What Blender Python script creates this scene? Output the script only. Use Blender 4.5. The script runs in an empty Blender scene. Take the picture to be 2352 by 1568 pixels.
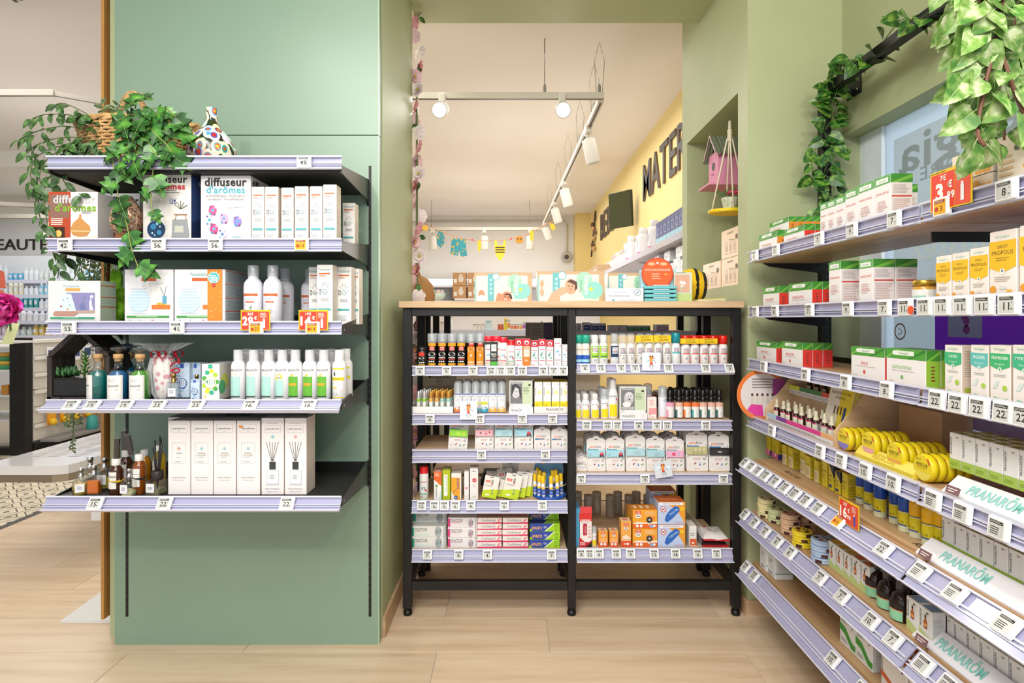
import bpy, math, random
from mathutils import Vector, Matrix, noise
random.seed(7)
PI = math.pi
# ------------------------------------------------------------------ camera, world, lights, exposure
F, CX, CY, EYE = 1330.0, 1177.0, 732.0, 1.3
scn = bpy.context.scene
COL = scn.collection
cd = bpy.data.cameras.new('camera'); cam = bpy.data.objects.new('camera', cd); COL.objects.link(cam)
cam.location = (0, 0, EYE); cam.rotation_euler = (PI/2, 0, 0)
cd.sensor_width = 36; cd.lens = F/2352*36; cd.shift_x = -(CX-1176)/2352; cd.shift_y = -(784-CY)/2352
cd.clip_start = 0.05; cd.clip_end = 200
scn.camera = cam
scn.view_settings.view_transform = 'Standard'; scn.view_settings.look = 'None'
scn.view_settings.gamma = 1; scn.view_settings.use_curve_mapping = False
scn.view_settings.exposure = 0.0
w = bpy.data.worlds.new('daylight'); scn.world = w; w.use_nodes = True
wb = w.node_tree.nodes['Background']; wb.inputs[0].default_value = (0.88, 0.94, 1.0, 1); wb.inputs[1].default_value = 1.35
def light(kind, loc, energy, color=(1, .95, .88), size=.2, target=None, name='ceiling_and_fill_spot', size_y=None, spread=PI, cone=1.6):
    ld = bpy.data.lights.new(name, kind); ld.energy = energy; ld.color = color
    if kind == 'AREA':
        ld.shape = 'RECTANGLE' if size_y else 'DISK'; ld.size = size; ld.spread = spread
        if size_y: ld.size_y = size_y
    elif kind == 'SPOT':
        ld.shadow_soft_size = size; ld.spot_size = cone; ld.spot_blend = .8
    else: ld.shadow_soft_size = size
    o = bpy.data.objects.new(name, ld); COL.objects.link(o); o.location = loc
    if target: o.rotation_euler = (Vector(target)-Vector(loc)).to_track_quat('-Z', 'Y').to_euler()
    return o
WARM = (1, .955, .90)
# shop spotlights on the ceiling of the near room, behind and above the camera
for x, y, tx, ty, tz, e in ((-1.5, -1.3, -1.3, 2.3, .9, 52), (-.35, -1.5, -.2, 2.6, .8, 50), (.9, -1.4, 1.0, 2.4, .8, 50),
                            (-.6, -.9, 1.25, 1.6, 1.1, 40), (.1, .6, .2, 2.5, .2, 26), (-1.2, .8, -1.1, 2.4, .3, 26)):
    light('SPOT', (x, y, 3.02), e*1.4, WARM, .06, (tx, ty, tz), cone=1.6)

light('AREA', (-.2, -.6, 3.05), 58, (1, .965, .92), 2.6, (-.2, .4, 0), 'near_room_fill_area', 2.2)  # added soft fill overhead, not a fitted ceiling panel
light('AREA', (-.7, .2, 3.0), 30, (1, .965, .92), 1.2, (1.25, 1.6, .7), 'aisle_fill_area', .5)  # added area fill that lifts the shaded right-hand shelves
light('SPOT', (1.15, .3, 3.02), 34, WARM, .06, (-.53, 2.75, 1.7), cone=.9)  # extra spot added to brighten the left jamb
for sx_ in (-.473, .334): light('SPOT', (sx_, 3.70, 2.66), 20, (1, .97, .93), .04, (sx_-.02, 2.7, 2.2), 'track_spot_beam', cone=1.5)
# back room behind the opening
light('POINT', (.1, 5.6, 1.9), 24, (1, .975, .95), .3, None, 'back_room_fill_point')  # added omni fill to lift the ceiling; no globe lamp hangs here
light('POINT', (-.3, 8.0, 1.9), 24, (1, .975, .95), .3, None, 'back_room_fill_point')  # second added omni fill, deeper in the room
light('AREA', (.3, 5.6, 3.1), 42, (1, .975, .95), 1.6, (.3, 5.6, 0), 'back_room_fill_area', 3.4)  # added area fill to brighten the back room, no panel fixture
light('AREA', (.0, 8.8, 3.1), 30, (1, .975, .95), 2.0, (.0, 8.8, 0), 'back_room_fill_area', 2.0)  # another added area fill, towards the far wall
# main shop on the left
light('POINT', (-4.0, 5.0, 2.0), 22, (1, .97, .94), .3, None, 'main_shop_fill_point')  # added omni fill for the shop ceiling, not a globe lamp
light('AREA', (-3.9, 4.2, 3.1), 55, (1, .975, .95), 2.2, (-3.9, 4.2, 0), 'main_shop_fill_area', 3.0)  # added area fill brightening the nearer part of the shop
light('AREA', (-5.5, 8.0, 3.1), 55, (1, .975, .95), 3.0, (-5.5, 8.0, 0), 'main_shop_fill_area', 2.4)  # added area fill for the rear of the shop
light('AREA', (-1.0, 3.9, 3.1), 14, (1, .95, .9), 1.0, (-1.0, 3.9, 0), 'passage_area_light', 1.0)  # area light below the ceiling, without a modelled fixture

# ------------------------------------------------------------------ materials
def lin(h):
    h = h.lstrip('#'); out = []
    for i in (0, 2, 4):
        c = int(h[i:i+2], 16)/255
        out.append(c/12.92 if c <= .04045 else ((c+.055)/1.055)**2.4)
    return tuple(out)+(1,)
_M = {}
def P(col, rough=.5, metal=0, spec=.5, name=None, trans=0, alpha=1, ior=1.45, emit=0, coat=0):
    k = (col, rough, metal, spec, trans, alpha, ior, emit, coat)
    if k in _M: return _M[k]
    m = bpy.data.materials.new(name or 'paint_'+col.strip('#')); m.use_nodes = True
    b = m.node_tree.nodes['Principled BSDF']; c = lin(col)
    b.inputs['Base Color'].default_value = c; b.inputs['Roughness'].default_value = rough
    b.inputs['Metallic'].default_value = metal; b.inputs['Specular IOR Level'].default_value = spec
    b.inputs['Transmission Weight'].default_value = trans; b.inputs['IOR'].default_value = ior
    b.inputs['Alpha'].default_value = alpha; b.inputs['Coat Weight'].default_value = coat
    if emit:
        b.inputs['Emission Color'].default_value = c; b.inputs['Emission Strength'].default_value = emit
    _M[k] = m; return m
def nodes_mat(name, rough=.5, spec=.5):
    m = bpy.data.materials.new(name); m.use_nodes = True; nt = m.node_tree
    b = nt.nodes['Principled BSDF']; b.inputs['Roughness'].default_value = rough; b.inputs['Specular IOR Level'].default_value = spec
    return m, nt, b
def N(nt, t, **kw):
    n = nt.nodes.new(t)
    for k, v in kw.items():
        if hasattr(n, k) and k not in n.inputs: setattr(n, k, v)
        else: n.inputs[k].default_value = v
    return n
def ramp(nt, fac, stops):
    r = nt.nodes.new('ShaderNodeValToRGB'); e = r.color_ramp.elements
    while len(e) < len(stops): e.new(.5)
    for i, (p, c) in enumerate(stops): e[i].position = p; e[i].color = lin(c)
    nt.links.new(fac, r.inputs[0]); return r
def noise_paint(name, c1, c2, scale=2.0, rough=.55, bump=.05, bscale=60, spec=.4, coord='Object'):
    m, nt, b = nodes_mat(name, rough, spec); L = nt.links.new
    tc = N(nt, 'ShaderNodeTexCoord'); n = N(nt, 'ShaderNodeTexNoise', Scale=scale, Detail=4.0); L(tc.outputs[coord], n.inputs['Vector'])
    r = ramp(nt, n.outputs['Fac'], ((.3, c1), (.7, c2))); L(r.outputs[0], b.inputs['Base Color'])
    n2 = N(nt, 'ShaderNodeTexNoise', Scale=bscale, Detail=3.0); L(tc.outputs[coord], n2.inputs['Vector'])
    bp = N(nt, 'ShaderNodeBump', Strength=bump, Distance=.002); L(n2.outputs['Fac'], bp.inputs['Height']); L(bp.outputs[0], b.inputs['Normal'])
    return m
def wood(name, c1, c2, c3, axis=0, scale=1.0, rough=.45, rand=True):
    m, nt, b = nodes_mat(name, rough, .4); L = nt.links.new
    tc = N(nt, 'ShaderNodeTexCoord'); mp = N(nt, 'ShaderNodeMapping'); oi = N(nt, 'ShaderNodeObjectInfo')
    s = [14*scale]*3; s[axis] = 1.1*scale; mp.inputs['Scale'].default_value = s
    add = N(nt, 'ShaderNodeVectorMath', operation='ADD'); mul = N(nt, 'ShaderNodeMath', operation='MULTIPLY'); mul.inputs[1].default_value = 37.0 if rand else 0.0
    L(oi.outputs['Random'], mul.inputs[0]); L(tc.outputs['Object'], add.inputs[0]); L(mul.outputs[0], add.inputs[1]); L(add.outputs[0], mp.inputs['Vector'])
    n = N(nt, 'ShaderNodeTexNoise', Scale=1.4, Detail=6.0, Roughness=.62, Distortion=.35); L(mp.outputs[0], n.inputs['Vector'])
    r = ramp(nt, n.outputs['Fac'], ((.28, c1), (.5, c2), (.74, c3)))
    hs = N(nt, 'ShaderNodeHueSaturation'); mr = N(nt, 'ShaderNodeMapRange'); mr.inputs['To Min'].default_value = .93 if rand else 1; mr.inputs['To Max'].default_value = 1.05 if rand else 1
    L(oi.outputs['Random'], mr.inputs['Value']); L(mr.outputs[0], hs.inputs['Value']); L(r.outputs[0], hs.inputs['Color']); L(hs.outputs[0], b.inputs['Base Color'])
    bp = N(nt, 'ShaderNodeBump', Strength=.12, Distance=.001); L(n.outputs['Fac'], bp.inputs['Height']); L(bp.outputs[0], b.inputs['Normal'])
    return m
M_PANEL = noise_paint('sage_green_laminate', '#7f9884', '#859e8a', 1.2, .36, .02, 90, .5)
M_WALLG = noise_paint('olive_green_wall_paint', '#a8af86', '#b0b78e', 2.2, .6, .08, 130)
M_WALLY = noise_paint('warm_yellow_wall_paint', '#e6cf8a', '#e9d392', 1.5, .6, .05, 120)
M_CEIL = noise_paint('off_white_ceiling_paint', '#e6e0d9', '#e9e4dd', 1.0, .7, .04, 100)
M_WHITE = noise_paint('white_wall_paint', '#e6e4e0', '#eae8e4', 1.0, .6, .04, 100)
M_OAK = wood('pale_oak_tile', '#c9ad8c', '#dac2a4', '#e2cfb4', 0, .9, .38)
M_SHELFW = wood('light_oak_shelf', '#bd9c76', '#cfb08a', '#dcc19c', 0, 1.4, .45)
M_SHELFY = wood('oak_shelf_lengthwise', '#b08a60', '#c7a277', '#d3b288', 1, 1.4, .4)
M_TRIM = wood('oak_skirting', '#b7946e', '#c9a984', '#d3b592', 0, 1.5, .5, False)
M_EDGEW = wood('raw_birch_edge', '#a8743c', '#b98548', '#c29252', 2, 3, .6, False)
M_DARKW = wood('black_stained_wood', '#241f1c', '#332c28', '#4b413a', 2, 5, .6, False)
M_BLACK = noise_paint('black_powder_coat', '#121110', '#1b1a19', 8, .45, .05, 250, .4)
M_BLK2 = P('#0b0b0b', .5); M_CHAR = noise_paint('charcoal_shelf_metal', '#1f1f1e', '#2d2c2a', 9, .5, .1, 300)
M_GROUT = P('#b9aea0', .9)
M_WMETAL = P('#dcdcda', .35); M_CHROME = P('#c8c8c8', .2, 1); M_TAGW = P('#f0f1f2', .3); M_TAGS = P('#c7c9c4', .3); M_INK = P('#1d1b1c', .5)
M_WICKER = noise_paint('wicker', '#a87c48', '#d2ab74', 30, .7, .3, 200)
def plastic(name, col, alpha, rough=.15):
    m = bpy.data.materials.new(name); m.use_nodes = True; nt = m.node_tree; L = nt.links.new
    b = nt.nodes['Principled BSDF']; b.inputs['Base Color'].default_value = lin(col); b.inputs['Roughness'].default_value = rough
    t = N(nt, 'ShaderNodeBsdfTransparent'); mx = N(nt, 'ShaderNodeMixShader'); mx.inputs[0].default_value = alpha
    L(t.outputs[0], mx.inputs[1]); L(b.outputs[0], mx.inputs[2]); L(mx.outputs[0], nt.nodes['Material Output'].inputs[0]); return m
M_RAIL = plastic('frosted_lilac_rail_plastic', '#b0b0cf', .86, .14)
M_RAIL2 = plastic('clear_rail_lip_plastic', '#dcdcec', .84, .08)
M_RAILIN = P('#a3a2c0', .25)
M_CLEAR = plastic('clear_plastic', '#e6ecee', .22, .05); M_CAPCL = plastic('smoky_clear_cap', '#c9cfd2', .5, .1)
M_ACR = plastic('acrylic_sheet', '#dfe9ea', .14, .04)
def GLASS(c, a=.55):
    m = bpy.data.materials.new('glass_'+c.strip('#')); m.use_nodes = True; nt = m.node_tree; L = nt.links.new; nt.nodes.remove(nt.nodes['Principled BSDF'])
    t = N(nt, 'ShaderNodeBsdfTransparent'); t.inputs[0].default_value = tuple(v*(1-a)+a*w_ for v, w_ in zip((1, 1, 1), lin(c)[:3]))+(1,); g = N(nt, 'ShaderNodeBsdfGlossy'); g.inputs['Roughness'].default_value = .04
    lw = N(nt, 'ShaderNodeLayerWeight', Blend=.35); mr = N(nt, 'ShaderNodeMapRange'); mr.inputs['To Min'].default_value = .05; mr.inputs['To Max'].default_value = .8
    L(lw.outputs['Facing'], mr.inputs['Value']); mx = N(nt, 'ShaderNodeMixShader'); L(mr.outputs[0], mx.inputs[0]); L(t.outputs[0], mx.inputs[1]); L(g.outputs[0], mx.inputs[2]); L(mx.outputs[0], nt.nodes['Material Output'].inputs[0]); return m
_G = {}
def G(c, a=.55):
    if (c, a) not in _G: _G[(c, a)] = GLASS(c, a)
    return _G[(c, a)]

# ------------------------------------------------------------------ mesh builder
_T = {}
def text2d(s, bold=0.0):
    k = (s, bold)
    if k in _T: return _T[k]
    cu = bpy.data.curves.new('t', 'FONT'); cu.body = s; cu.resolution_u = 2; cu.offset = bold; cu.fill_mode = 'FRONT'
    if bold: cu.space_character = 1+bold*2.5
    ob = bpy.data.objects.new('t', cu); me = bpy.data.meshes.new_from_object(ob)
    vs = [(v.co.x, v.co.y) for v in me.vertices]; fs = [tuple(p.vertices) for p in me.polygons]
    bpy.data.objects.remove(ob); bpy.data.curves.remove(cu); bpy.data.meshes.remove(me)
    if vs:
        x0 = min(v[0] for v in vs); x1 = max(v[0] for v in vs); vs = [(v[0]-x0, v[1]) for v in vs]; wd = x1-x0
    else: wd = 0
    _T[k] = (vs, fs, wd, .70); return _T[k]
class MB:
    def __init__(s): s.v = []; s.f = []; s.m = []; s.sm = []; s.mats = []; s.X = None
    def mi(s, mat):
        if isinstance(mat, str): mat = P(mat)
        if mat not in s.mats: s.mats.append(mat)
        return s.mats.index(mat)
    def add(s, vs, fs, mat, smooth=False):
        o = len(s.v); i = s.mi(mat)
        if s.X is not None: vs = [s.X @ Vector(v) for v in vs]
        s.v += [tuple(v) for v in vs]
        for f in fs: s.f.append([a+o for a in f]); s.m.append(i); s.sm.append(smooth)
        return s
    def box(s, x0, x1, y0, y1, z0, z1, mat, b=0):
        if x0 > x1: x0, x1 = x1, x0
        if y0 > y1: y0, y1 = y1, y0
        if z0 > z1: z0, z1 = z1, z0
        if not b:
            vs = [(x, y, z) for x in (x0, x1) for y in (y0, y1) for z in (z0, z1)]
            return s.add(vs, [(0,1,3,2),(4,6,7,5),(0,4,5,1),(2,3,7,6),(0,2,6,4),(1,5,7,3)], mat)
        b = min(b, (x1-x0)*.45, (y1-y0)*.45, (z1-z0)*.45)
        vs = []; idx = {}
        for i, (xa, xb) in enumerate(((x0, b), (x1, -b))):
            for j, (ya, yb) in enumerate(((y0, b), (y1, -b))):
                for k, (za, zb) in enumerate(((z0, b), (z1, -b))):
                    for ax in range(3):
                        idx[(i,j,k,ax)] = len(vs)
                        vs.append((xa+(0 if ax == 0 else xb), ya+(0 if ax == 1 else yb), za+(0 if ax == 2 else zb)))
        I = idx; fs = []
        for i in (0,1):
            q = [I[(i,0,0,0)],I[(i,0,1,0)],I[(i,1,1,0)],I[(i,1,0,0)]]; fs.append(q if i == 0 else q[::-1])
            q = [I[(0,i,0,1)],I[(1,i,0,1)],I[(1,i,1,1)],I[(0,i,1,1)]]; fs.append(q if i == 0 else q[::-1])
            q = [I[(0,0,i,2)],I[(0,1,i,2)],I[(1,1,i,2)],I[(1,0,i,2)]]; fs.append(q if i == 0 else q[::-1])
            for j in (0,1):
                q = [I[(i,j,0,0)],I[(i,j,1,0)],I[(i,j,1,1)],I[(i,j,0,1)]]; fs.append(q if (i+j)%2 else q[::-1])
                q = [I[(i,0,j,0)],I[(i,1,j,0)],I[(i,1,j,2)],I[(i,0,j,2)]]; fs.append(q[::-1] if (i+j)%2 else q)
                q = [I[(0,i,j,1)],I[(1,i,j,1)],I[(1,i,j,2)],I[(0,i,j,2)]]; fs.append(q if (i+j)%2 else q[::-1])
                for k in (0,1):
                    q = [I[(i,j,k,0)],I[(i,j,k,1)],I[(i,j,k,2)]]; fs.append(q if (i+j+k)%2 else q[::-1])
        return s.add(vs, fs, mat)
    def lathe(s, prof, mat, n=18, cx=0, cy=0, cap=True, smooth=True, sx=1, sy=1, rot=0):
        vs = []; fs = []
        for r, z in prof:
            for i in range(n):
                a = 2*PI*i/n+rot; vs.append((cx+r*sx*math.cos(a), cy+r*sy*math.sin(a), z))
        for j in range(len(prof)-1):
            for i in range(n): fs.append((j*n+i, j*n+(i+1)%n, (j+1)*n+(i+1)%n, (j+1)*n+i))
        s.add(vs, fs, mat, smooth)
        if cap:
            s.add(vs[:n], [tuple(range(n))[::-1]], mat)
            s.add(vs[-n:], [tuple(range(n))], mat)
        return s
    def tube(s, pts, r, mat, n=6, closed=False, smooth=True):
        pts = [Vector(p) for p in pts]; vs = []; fs = []; L = len(pts); up = Vector((0, 0, 1))
        for i, p in enumerate(pts):
            a = pts[(i-1) % L] if (closed or i) else p; b = pts[(i+1) % L] if (closed or i < L-1) else p
            t = (b-a).normalized() if (b-a).length > 1e-9 else Vector((0, 0, 1))
            u = t.cross(up)
            if u.length < .05: u = t.cross(Vector((1, 0, 0)))
            u.normalize(); w_ = t.cross(u); rr = r[i] if isinstance(r, (list, tuple)) else r
            for k in range(n):
                an = 2*PI*k/n; vs.append(p+u*math.cos(an)*rr+w_*math.sin(an)*rr)
        for i in range(L if closed else L-1):
            for k in range(n): fs.append((i*n+k, i*n+(k+1)%n, ((i+1)%L)*n+(k+1)%n, ((i+1)%L)*n+k))
        if not closed: fs.append(tuple(range(n))[::-1]); fs.append(tuple((L-1)*n+k for k in range(n)))
        return s.add(vs, fs, mat, smooth)
    def ball(s, c, r, mat, n=12, m=8, sx=1, sy=1, sz=1, smooth=True, wob=0):
        vs = []; fs = []
        for j in range(m+1):
            th = PI*j/m
            for i in range(n):
                a = 2*PI*i/n; d = Vector((math.sin(th)*math.cos(a), math.sin(th)*math.sin(a), math.cos(th)))
                k = 1+(noise.noise(d*3+Vector(c)*40)*wob if wob else 0)
                vs.append((c[0]+d.x*r*sx*k, c[1]+d.y*r*sy*k, c[2]+d.z*r*sz*k))
        for j in range(m):
            for i in range(n): fs.append((j*n+i, (j+1)*n+i, (j+1)*n+(i+1)%n, j*n+(i+1)%n))
        return s.add(vs, fs, mat, smooth)
    def prism(s, pts, y0, y1, mat):      # outline in x,z extruded along y (front at y0)
        n = len(pts); vs = [(x, y0, z) for x, z in pts]+[(x, y1, z) for x, z in pts]
        fs = [tuple(range(n)), tuple(range(2*n-1, n-1, -1))]+[(i, i+n, (i+1) % n+n, (i+1) % n) for i in range(n)]
        return s.add(vs, fs, mat)
    def extrude_profile(s, prof, x0, x1, mat):   # closed outline in (y,z) extruded along x
        n = len(prof); vs = [(x0, y, z) for y, z in prof]+[(x1, y, z) for y, z in prof]
        return s.add(vs, [tuple(range(n)), tuple(range(2*n-1, n-1, -1))]+[(i, (i+1) % n, (i+1) % n+n, i+n) for i in range(n)], mat)
    def decor(s, decs, w, h, mapf, eps=.0003, seg=1, step=.00008):
        e = eps
        for d in decs:
            k = d[0]; pls = []; col = d[-1]
            if k == 'r':
                _, u0, v0, u1, v1, col = d[:6]
                for q in range(seg):
                    a = u0+(u1-u0)*q/seg; b = u0+(u1-u0)*(q+1)/seg; pls.append([(a*w, v0*h), (b*w, v0*h), (b*w, v1*h), (a*w, v1*h)])
            elif k == 'p': pls.append([(u*w, v*h) for u, v in d[1]]); col = d[2]
            elif k == 'c':
                _, u, v, r, col = d[:5]; asp = d[5] if len(d) > 5 else 1; nn = 16
                pls.append([(u*w+r*w*math.cos(2*PI*i/nn), v*h+r*w*asp*math.sin(2*PI*i/nn)) for i in range(nn)])
            elif k == 'o':   # ring
                _, u, v, r, t, col = d[:6]; nn = 18
                for i in range(nn):
                    a, b = 2*PI*i/nn, 2*PI*(i+1)/nn
                    pls.append([(u*w+rr*w*math.cos(g), v*h+rr*w*math.sin(g)) for rr, g in ((r, a), (r, b), (r-t, b), (r-t, a))][::-1])
            elif k == 'l':
                _, u0, v0, u1, v1, t, col = d[:7]; a = Vector((u0*w, v0*h)); b = Vector((u1*w, v1*h)); q = (b-a).normalized(); nrm = Vector((-q.y, q.x))*t*w*.5
                pls.append([tuple(a-nrm), tuple(b-nrm), tuple(b+nrm), tuple(a+nrm)])
            elif k == 'k':   # block of small print
                _, u0, v0, u1, v1, nl, col = d[:7]; rs = random.Random(int((u0*7+v0*13+nl)*1000))
                for i in range(nl):
                    vv = v1-(v1-v0)*(i+.3)/nl; t = (v1-v0)/nl*.42; ue = u1-(u1-u0)*rs.random()*.3
                    pls.append([(u0*w, (vv-t)*h), (ue*w, (vv-t)*h), (ue*w, vv*h), (u0*w, vv*h)])
            elif k == 't':
                _, st, u, v, size, col = d[:6]; opt = d[6] if len(d) > 6 else {}
                vs, fs, wd, ch = text2d(st, opt.get('b', 0)); sc = size*h/ch; sxx = sc; tw = wd*sc
                lim = opt.get('w', .96)*(h if opt.get('rot') else w)
                if opt.get('rot'): sc = sxx = size*w/ch; tw = wd*sc
                if opt.get('fit') or tw > lim: sxx = sc*lim/tw if tw else sc; tw = lim
                al = opt.get('a', 'c'); ox = {'c': -tw/2, 'l': 0, 'r': -tw}[al]; sl = opt.get('sl', 0)
                P2 = []
                for x, y in vs:
                    X_ = x*sxx+ox+y*sc*sl; Y_ = (y-ch/2)*sc
                    if opt.get('mir'): X_ = -X_
                    if opt.get('rot'): X_, Y_ = (-Y_, X_) if opt['rot'] > 0 else (Y_, -X_)
                    if opt.get('ang'): ca, sa = math.cos(opt['ang']), math.sin(opt['ang']); X_, Y_ = X_*ca-Y_*sa, X_*sa+Y_*ca
                    P2.append((u*w+X_, v*h+Y_))
                s.add([mapf(a, b, e) for a, b in P2], fs, col); e += step; continue
            for pl in pls: s.add([mapf(a, b, e) for a, b in pl], [tuple(range(len(pl)))], col)
            e += step
        return s
    def build(s, name):
        me = bpy.data.meshes.new(name); me.from_pydata(s.v, [], s.f)
        for m in s.mats: me.materials.append(m)
        me.polygons.foreach_set('material_index', s.m); me.polygons.foreach_set('use_smooth', s.sm); me.update(); return me
def plane_front(y0=0.0, x0=0, z0=0): return lambda a, b, e: (x0+a, y0-e, z0+b)
def cyl_map(r, z0, w, ang0=0.0):      # label wrapped on a cylinder, centred on the front (-y)
    return lambda a, b, e: ((r+e+.0003)*math.sin((a-w/2)/r+ang0), -(r+e+.0003)*math.cos((a-w/2)/r+ang0), z0+b)

# ------------------------------------------------------------------ objects
def put(name, me, parent=None, loc=(0, 0, 0), rot=(0, 0, 0), label=None, sc=None, kind=None):
    o = bpy.data.objects.new(name, me); COL.objects.link(o); o.location = loc; o.rotation_euler = rot
    if parent is not None: o.parent = parent
    if label: o['label'] = label
    if kind: o['kind'] = kind
    if sc is not None: o.scale = (sc, sc, sc) if not isinstance(sc, (tuple, list)) else sc
    return o
def tag(o, label, cat, group=None):
    if label: o['label'] = label
    o['category'] = cat
    if group: o['group'] = group
    return o
def empty(name, loc=(0, 0, 0), rz=0.0, rot=None):
    return put(name, None, None, loc, rot or (0, 0, rz))
def thing(name, label, cat, loc=(0, 0, 0), rz=0.0, group=None): return tag(empty(name, loc, rz), label, cat, group)
def structure(name, me, **k): o = put(name, me, **k); o['kind'] = 'structure'; return o
REG = []
def reg(o, desc, shelf, cat, row=0, key=None, extra=''):
    """label written at the end, once every look-alike on the same shelf is known"""
    o['category'] = cat; REG.append((o, desc, shelf, row, key if key is not None else o.location.x, extra)); return o
ORD = ['first', 'second', 'third', 'fourth', 'fifth', 'sixth', 'seventh', 'eighth', 'ninth', 'tenth', 'eleventh', 'twelfth', 'thirteenth', 'fourteenth', 'fifteenth', 'sixteenth']+[a+'teenth' for a in ('seven', 'eigh', 'nine')]+['twentieth']+['twenty-'+a for a in ('first', 'second', 'third', 'fourth', 'fifth', 'sixth', 'seventh', 'eighth', 'ninth')]+['thirtieth']
def finish_labels():
    g = {}
    for r in REG: g.setdefault((r[1], r[2], r[3]), []).append(r)
    fam = {}
    for r in REG: fam.setdefault((r[1], r[2]), set()).add(r[3])
    for (desc, shelf, row), L in g.items():
        L.sort(key=lambda r: round(r[4], 4)); many = len(L) > 1; rows = len(fam[(desc, shelf)]) > 1
        for i, r in enumerate(L):
            t = desc+r[5]
            if many: t += ', '+('leftmost' if i == 0 else 'rightmost' if i == len(L)-1 else ORD[min(i, 29)]+' from left')
            if row: t += ', '+(ORD[row]+' row' if row else '')
            elif rows: t += ', front row'
            t += ', '+shelf; r[0]['label'] = t
            if many or rows: r[0]['group'] = (desc.split(' with ')[0]+'s '+shelf)
def xs(px, Y): return (px-CX)*Y/F
def zs(py, Y): return EYE-(py-CY)*Y/F
def at(px, py, Y): return Vector((xs(px, Y), Y, zs(py, Y)))
# ------------------------------------------------------------------ the rooms
CH = 3.2
YP = 2.311            # front of the left display panel
X0 = -0.53            # left side of the opening
X1 = 1.0326           # right side of the opening
XW = 1.449            # window wall
XG = 1.53             # window glass
def sbox(name, boxes, mat, parent=None, kind=True):
    m = MB()
    for b in boxes: m.box(*b, mat)
    return structure(name, m.build(name), parent=parent) if kind else put(name, m.build(name), parent)
# floor: a grout bed, then every plank and tile laid on it
m = MB(); m.box(-9, 3, -3.2, 12, -.06, -.0025, M_GROUT); floor = structure('floor', m.build('floor'))
PW = .258; pk = {}
def plank(x0, x1, y0, y1):
    k = (round(x1-x0, 3), round(y1-y0, 3))
    if k not in pk:
        q = MB(); q.box(0, k[0], 0, k[1], -.009, 0, M_OAK, .0008); pk[k] = q.build('plank')
    put('plank', pk[k], floor, (x0, y0, 0))
XT = -3.16; rr = random.Random(3); row = 0; y = 2.26-PW*7
while y < 11.6:
    xa = -3.16 if y < 8 else -2.0; xb = 1.44 if y > 3.4 else 1.53
    if y > 3.6: xb = 1.40
    step = 1.2; off = {7: .147, 8: .906-1.2, 6: .906}.get(row, rr.random()*1.2)
    xx = off-step*6
    if y > 6.5: plank(xa, xb, y+.0015, y+PW-.0015)
    else:
        while xx < xb:
            a = max(xx, xa); b_ = min(xx+step, xb)
            if b_-a > .03: plank(round(a+.0015, 4), round(b_-.0015, 4), y+.0015, y+PW-.0015)
            xx += step
    row += 1; y += PW
# patterned cement tiles in the main shop
mt, nt, b = nodes_mat('cement_tile_pattern', .5); L = nt.links.new
tc = N(nt, 'ShaderNodeTexCoord'); sep = N(nt, 'ShaderNodeSeparateXYZ'); L(tc.outputs['Object'], sep.inputs[0])
def mth(op, a, b2=None):
    n = N(nt, 'ShaderNodeMath', operation=op)
    for i, v in enumerate((a, b2)):
        if v is None: continue
        if isinstance(v, (int, float)): n.inputs[i].default_value = v
        else: L(v, n.inputs[i])
    return n.outputs[0]
u = mth('ABSOLUTE', mth('SUBTRACT', sep.outputs[0], .1)); v = mth('ABSOLUTE', mth('SUBTRACT', sep.outputs[1], .1))
dia = mth('ADD', u, v); ln = mth('COMPARE', dia, .06); ln.node.inputs[2].default_value = .006
ln2 = mth('COMPARE', dia, .125); ln2.node.inputs[2].default_value = .006
ln3 = mth('LESS_THAN', dia, .022); cr = mth('LESS_THAN', mth('MINIMUM', u, v), .0035); ed = mth('GREATER_THAN', dia, .178)
s1 = mth('MAXIMUM', mth('MAXIMUM', ln, ln2), mth('MAXIMUM', ln3, mth('MAXIMUM', mth('MULTIPLY', cr, mth('LESS_THAN', dia, .1)), ed)))
mx = N(nt, 'ShaderNodeMix', data_type='RGBA'); L(s1, mx.inputs['Factor']); mx.inputs['A'].default_value = lin('#ded2b8'); mx.inputs['B'].default_value = lin('#5d5a4c'); L(mx.outputs['Result'], b.inputs['Base Color'])
q = MB(); q.box(.001, .199, .001, .199, -.009, 0, mt, .0008); tm = q.build('tile')
q = MB(); q.box(0, .045, 0, 6.0, -.009, 0, P('#4a4841', .5)); put('tile_border', q.build('tile_border'), floor, (XT-.047, 3.3, 0))
for i in range(8):
    for j in range(16): put('tile', tm, floor, (XT-.05-.2*(i+1), 3.3+.2*j, 0))
q = MB(); q.box(-9, XT-.05-1.6, 2.5, 11.6, -.009, 0, P('#b9ae98', .5)); q.box(XT-.05-1.6, XT-.05, 6.5, 11.6, -.009, 0, P('#b9ae98', .5)); put('far_tiling', q.build('far_tiling'), floor)
# ceiling
sbox('ceiling', [(-9, 3, -3.2, 12, CH, CH+.08)], M_CEIL)
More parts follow.
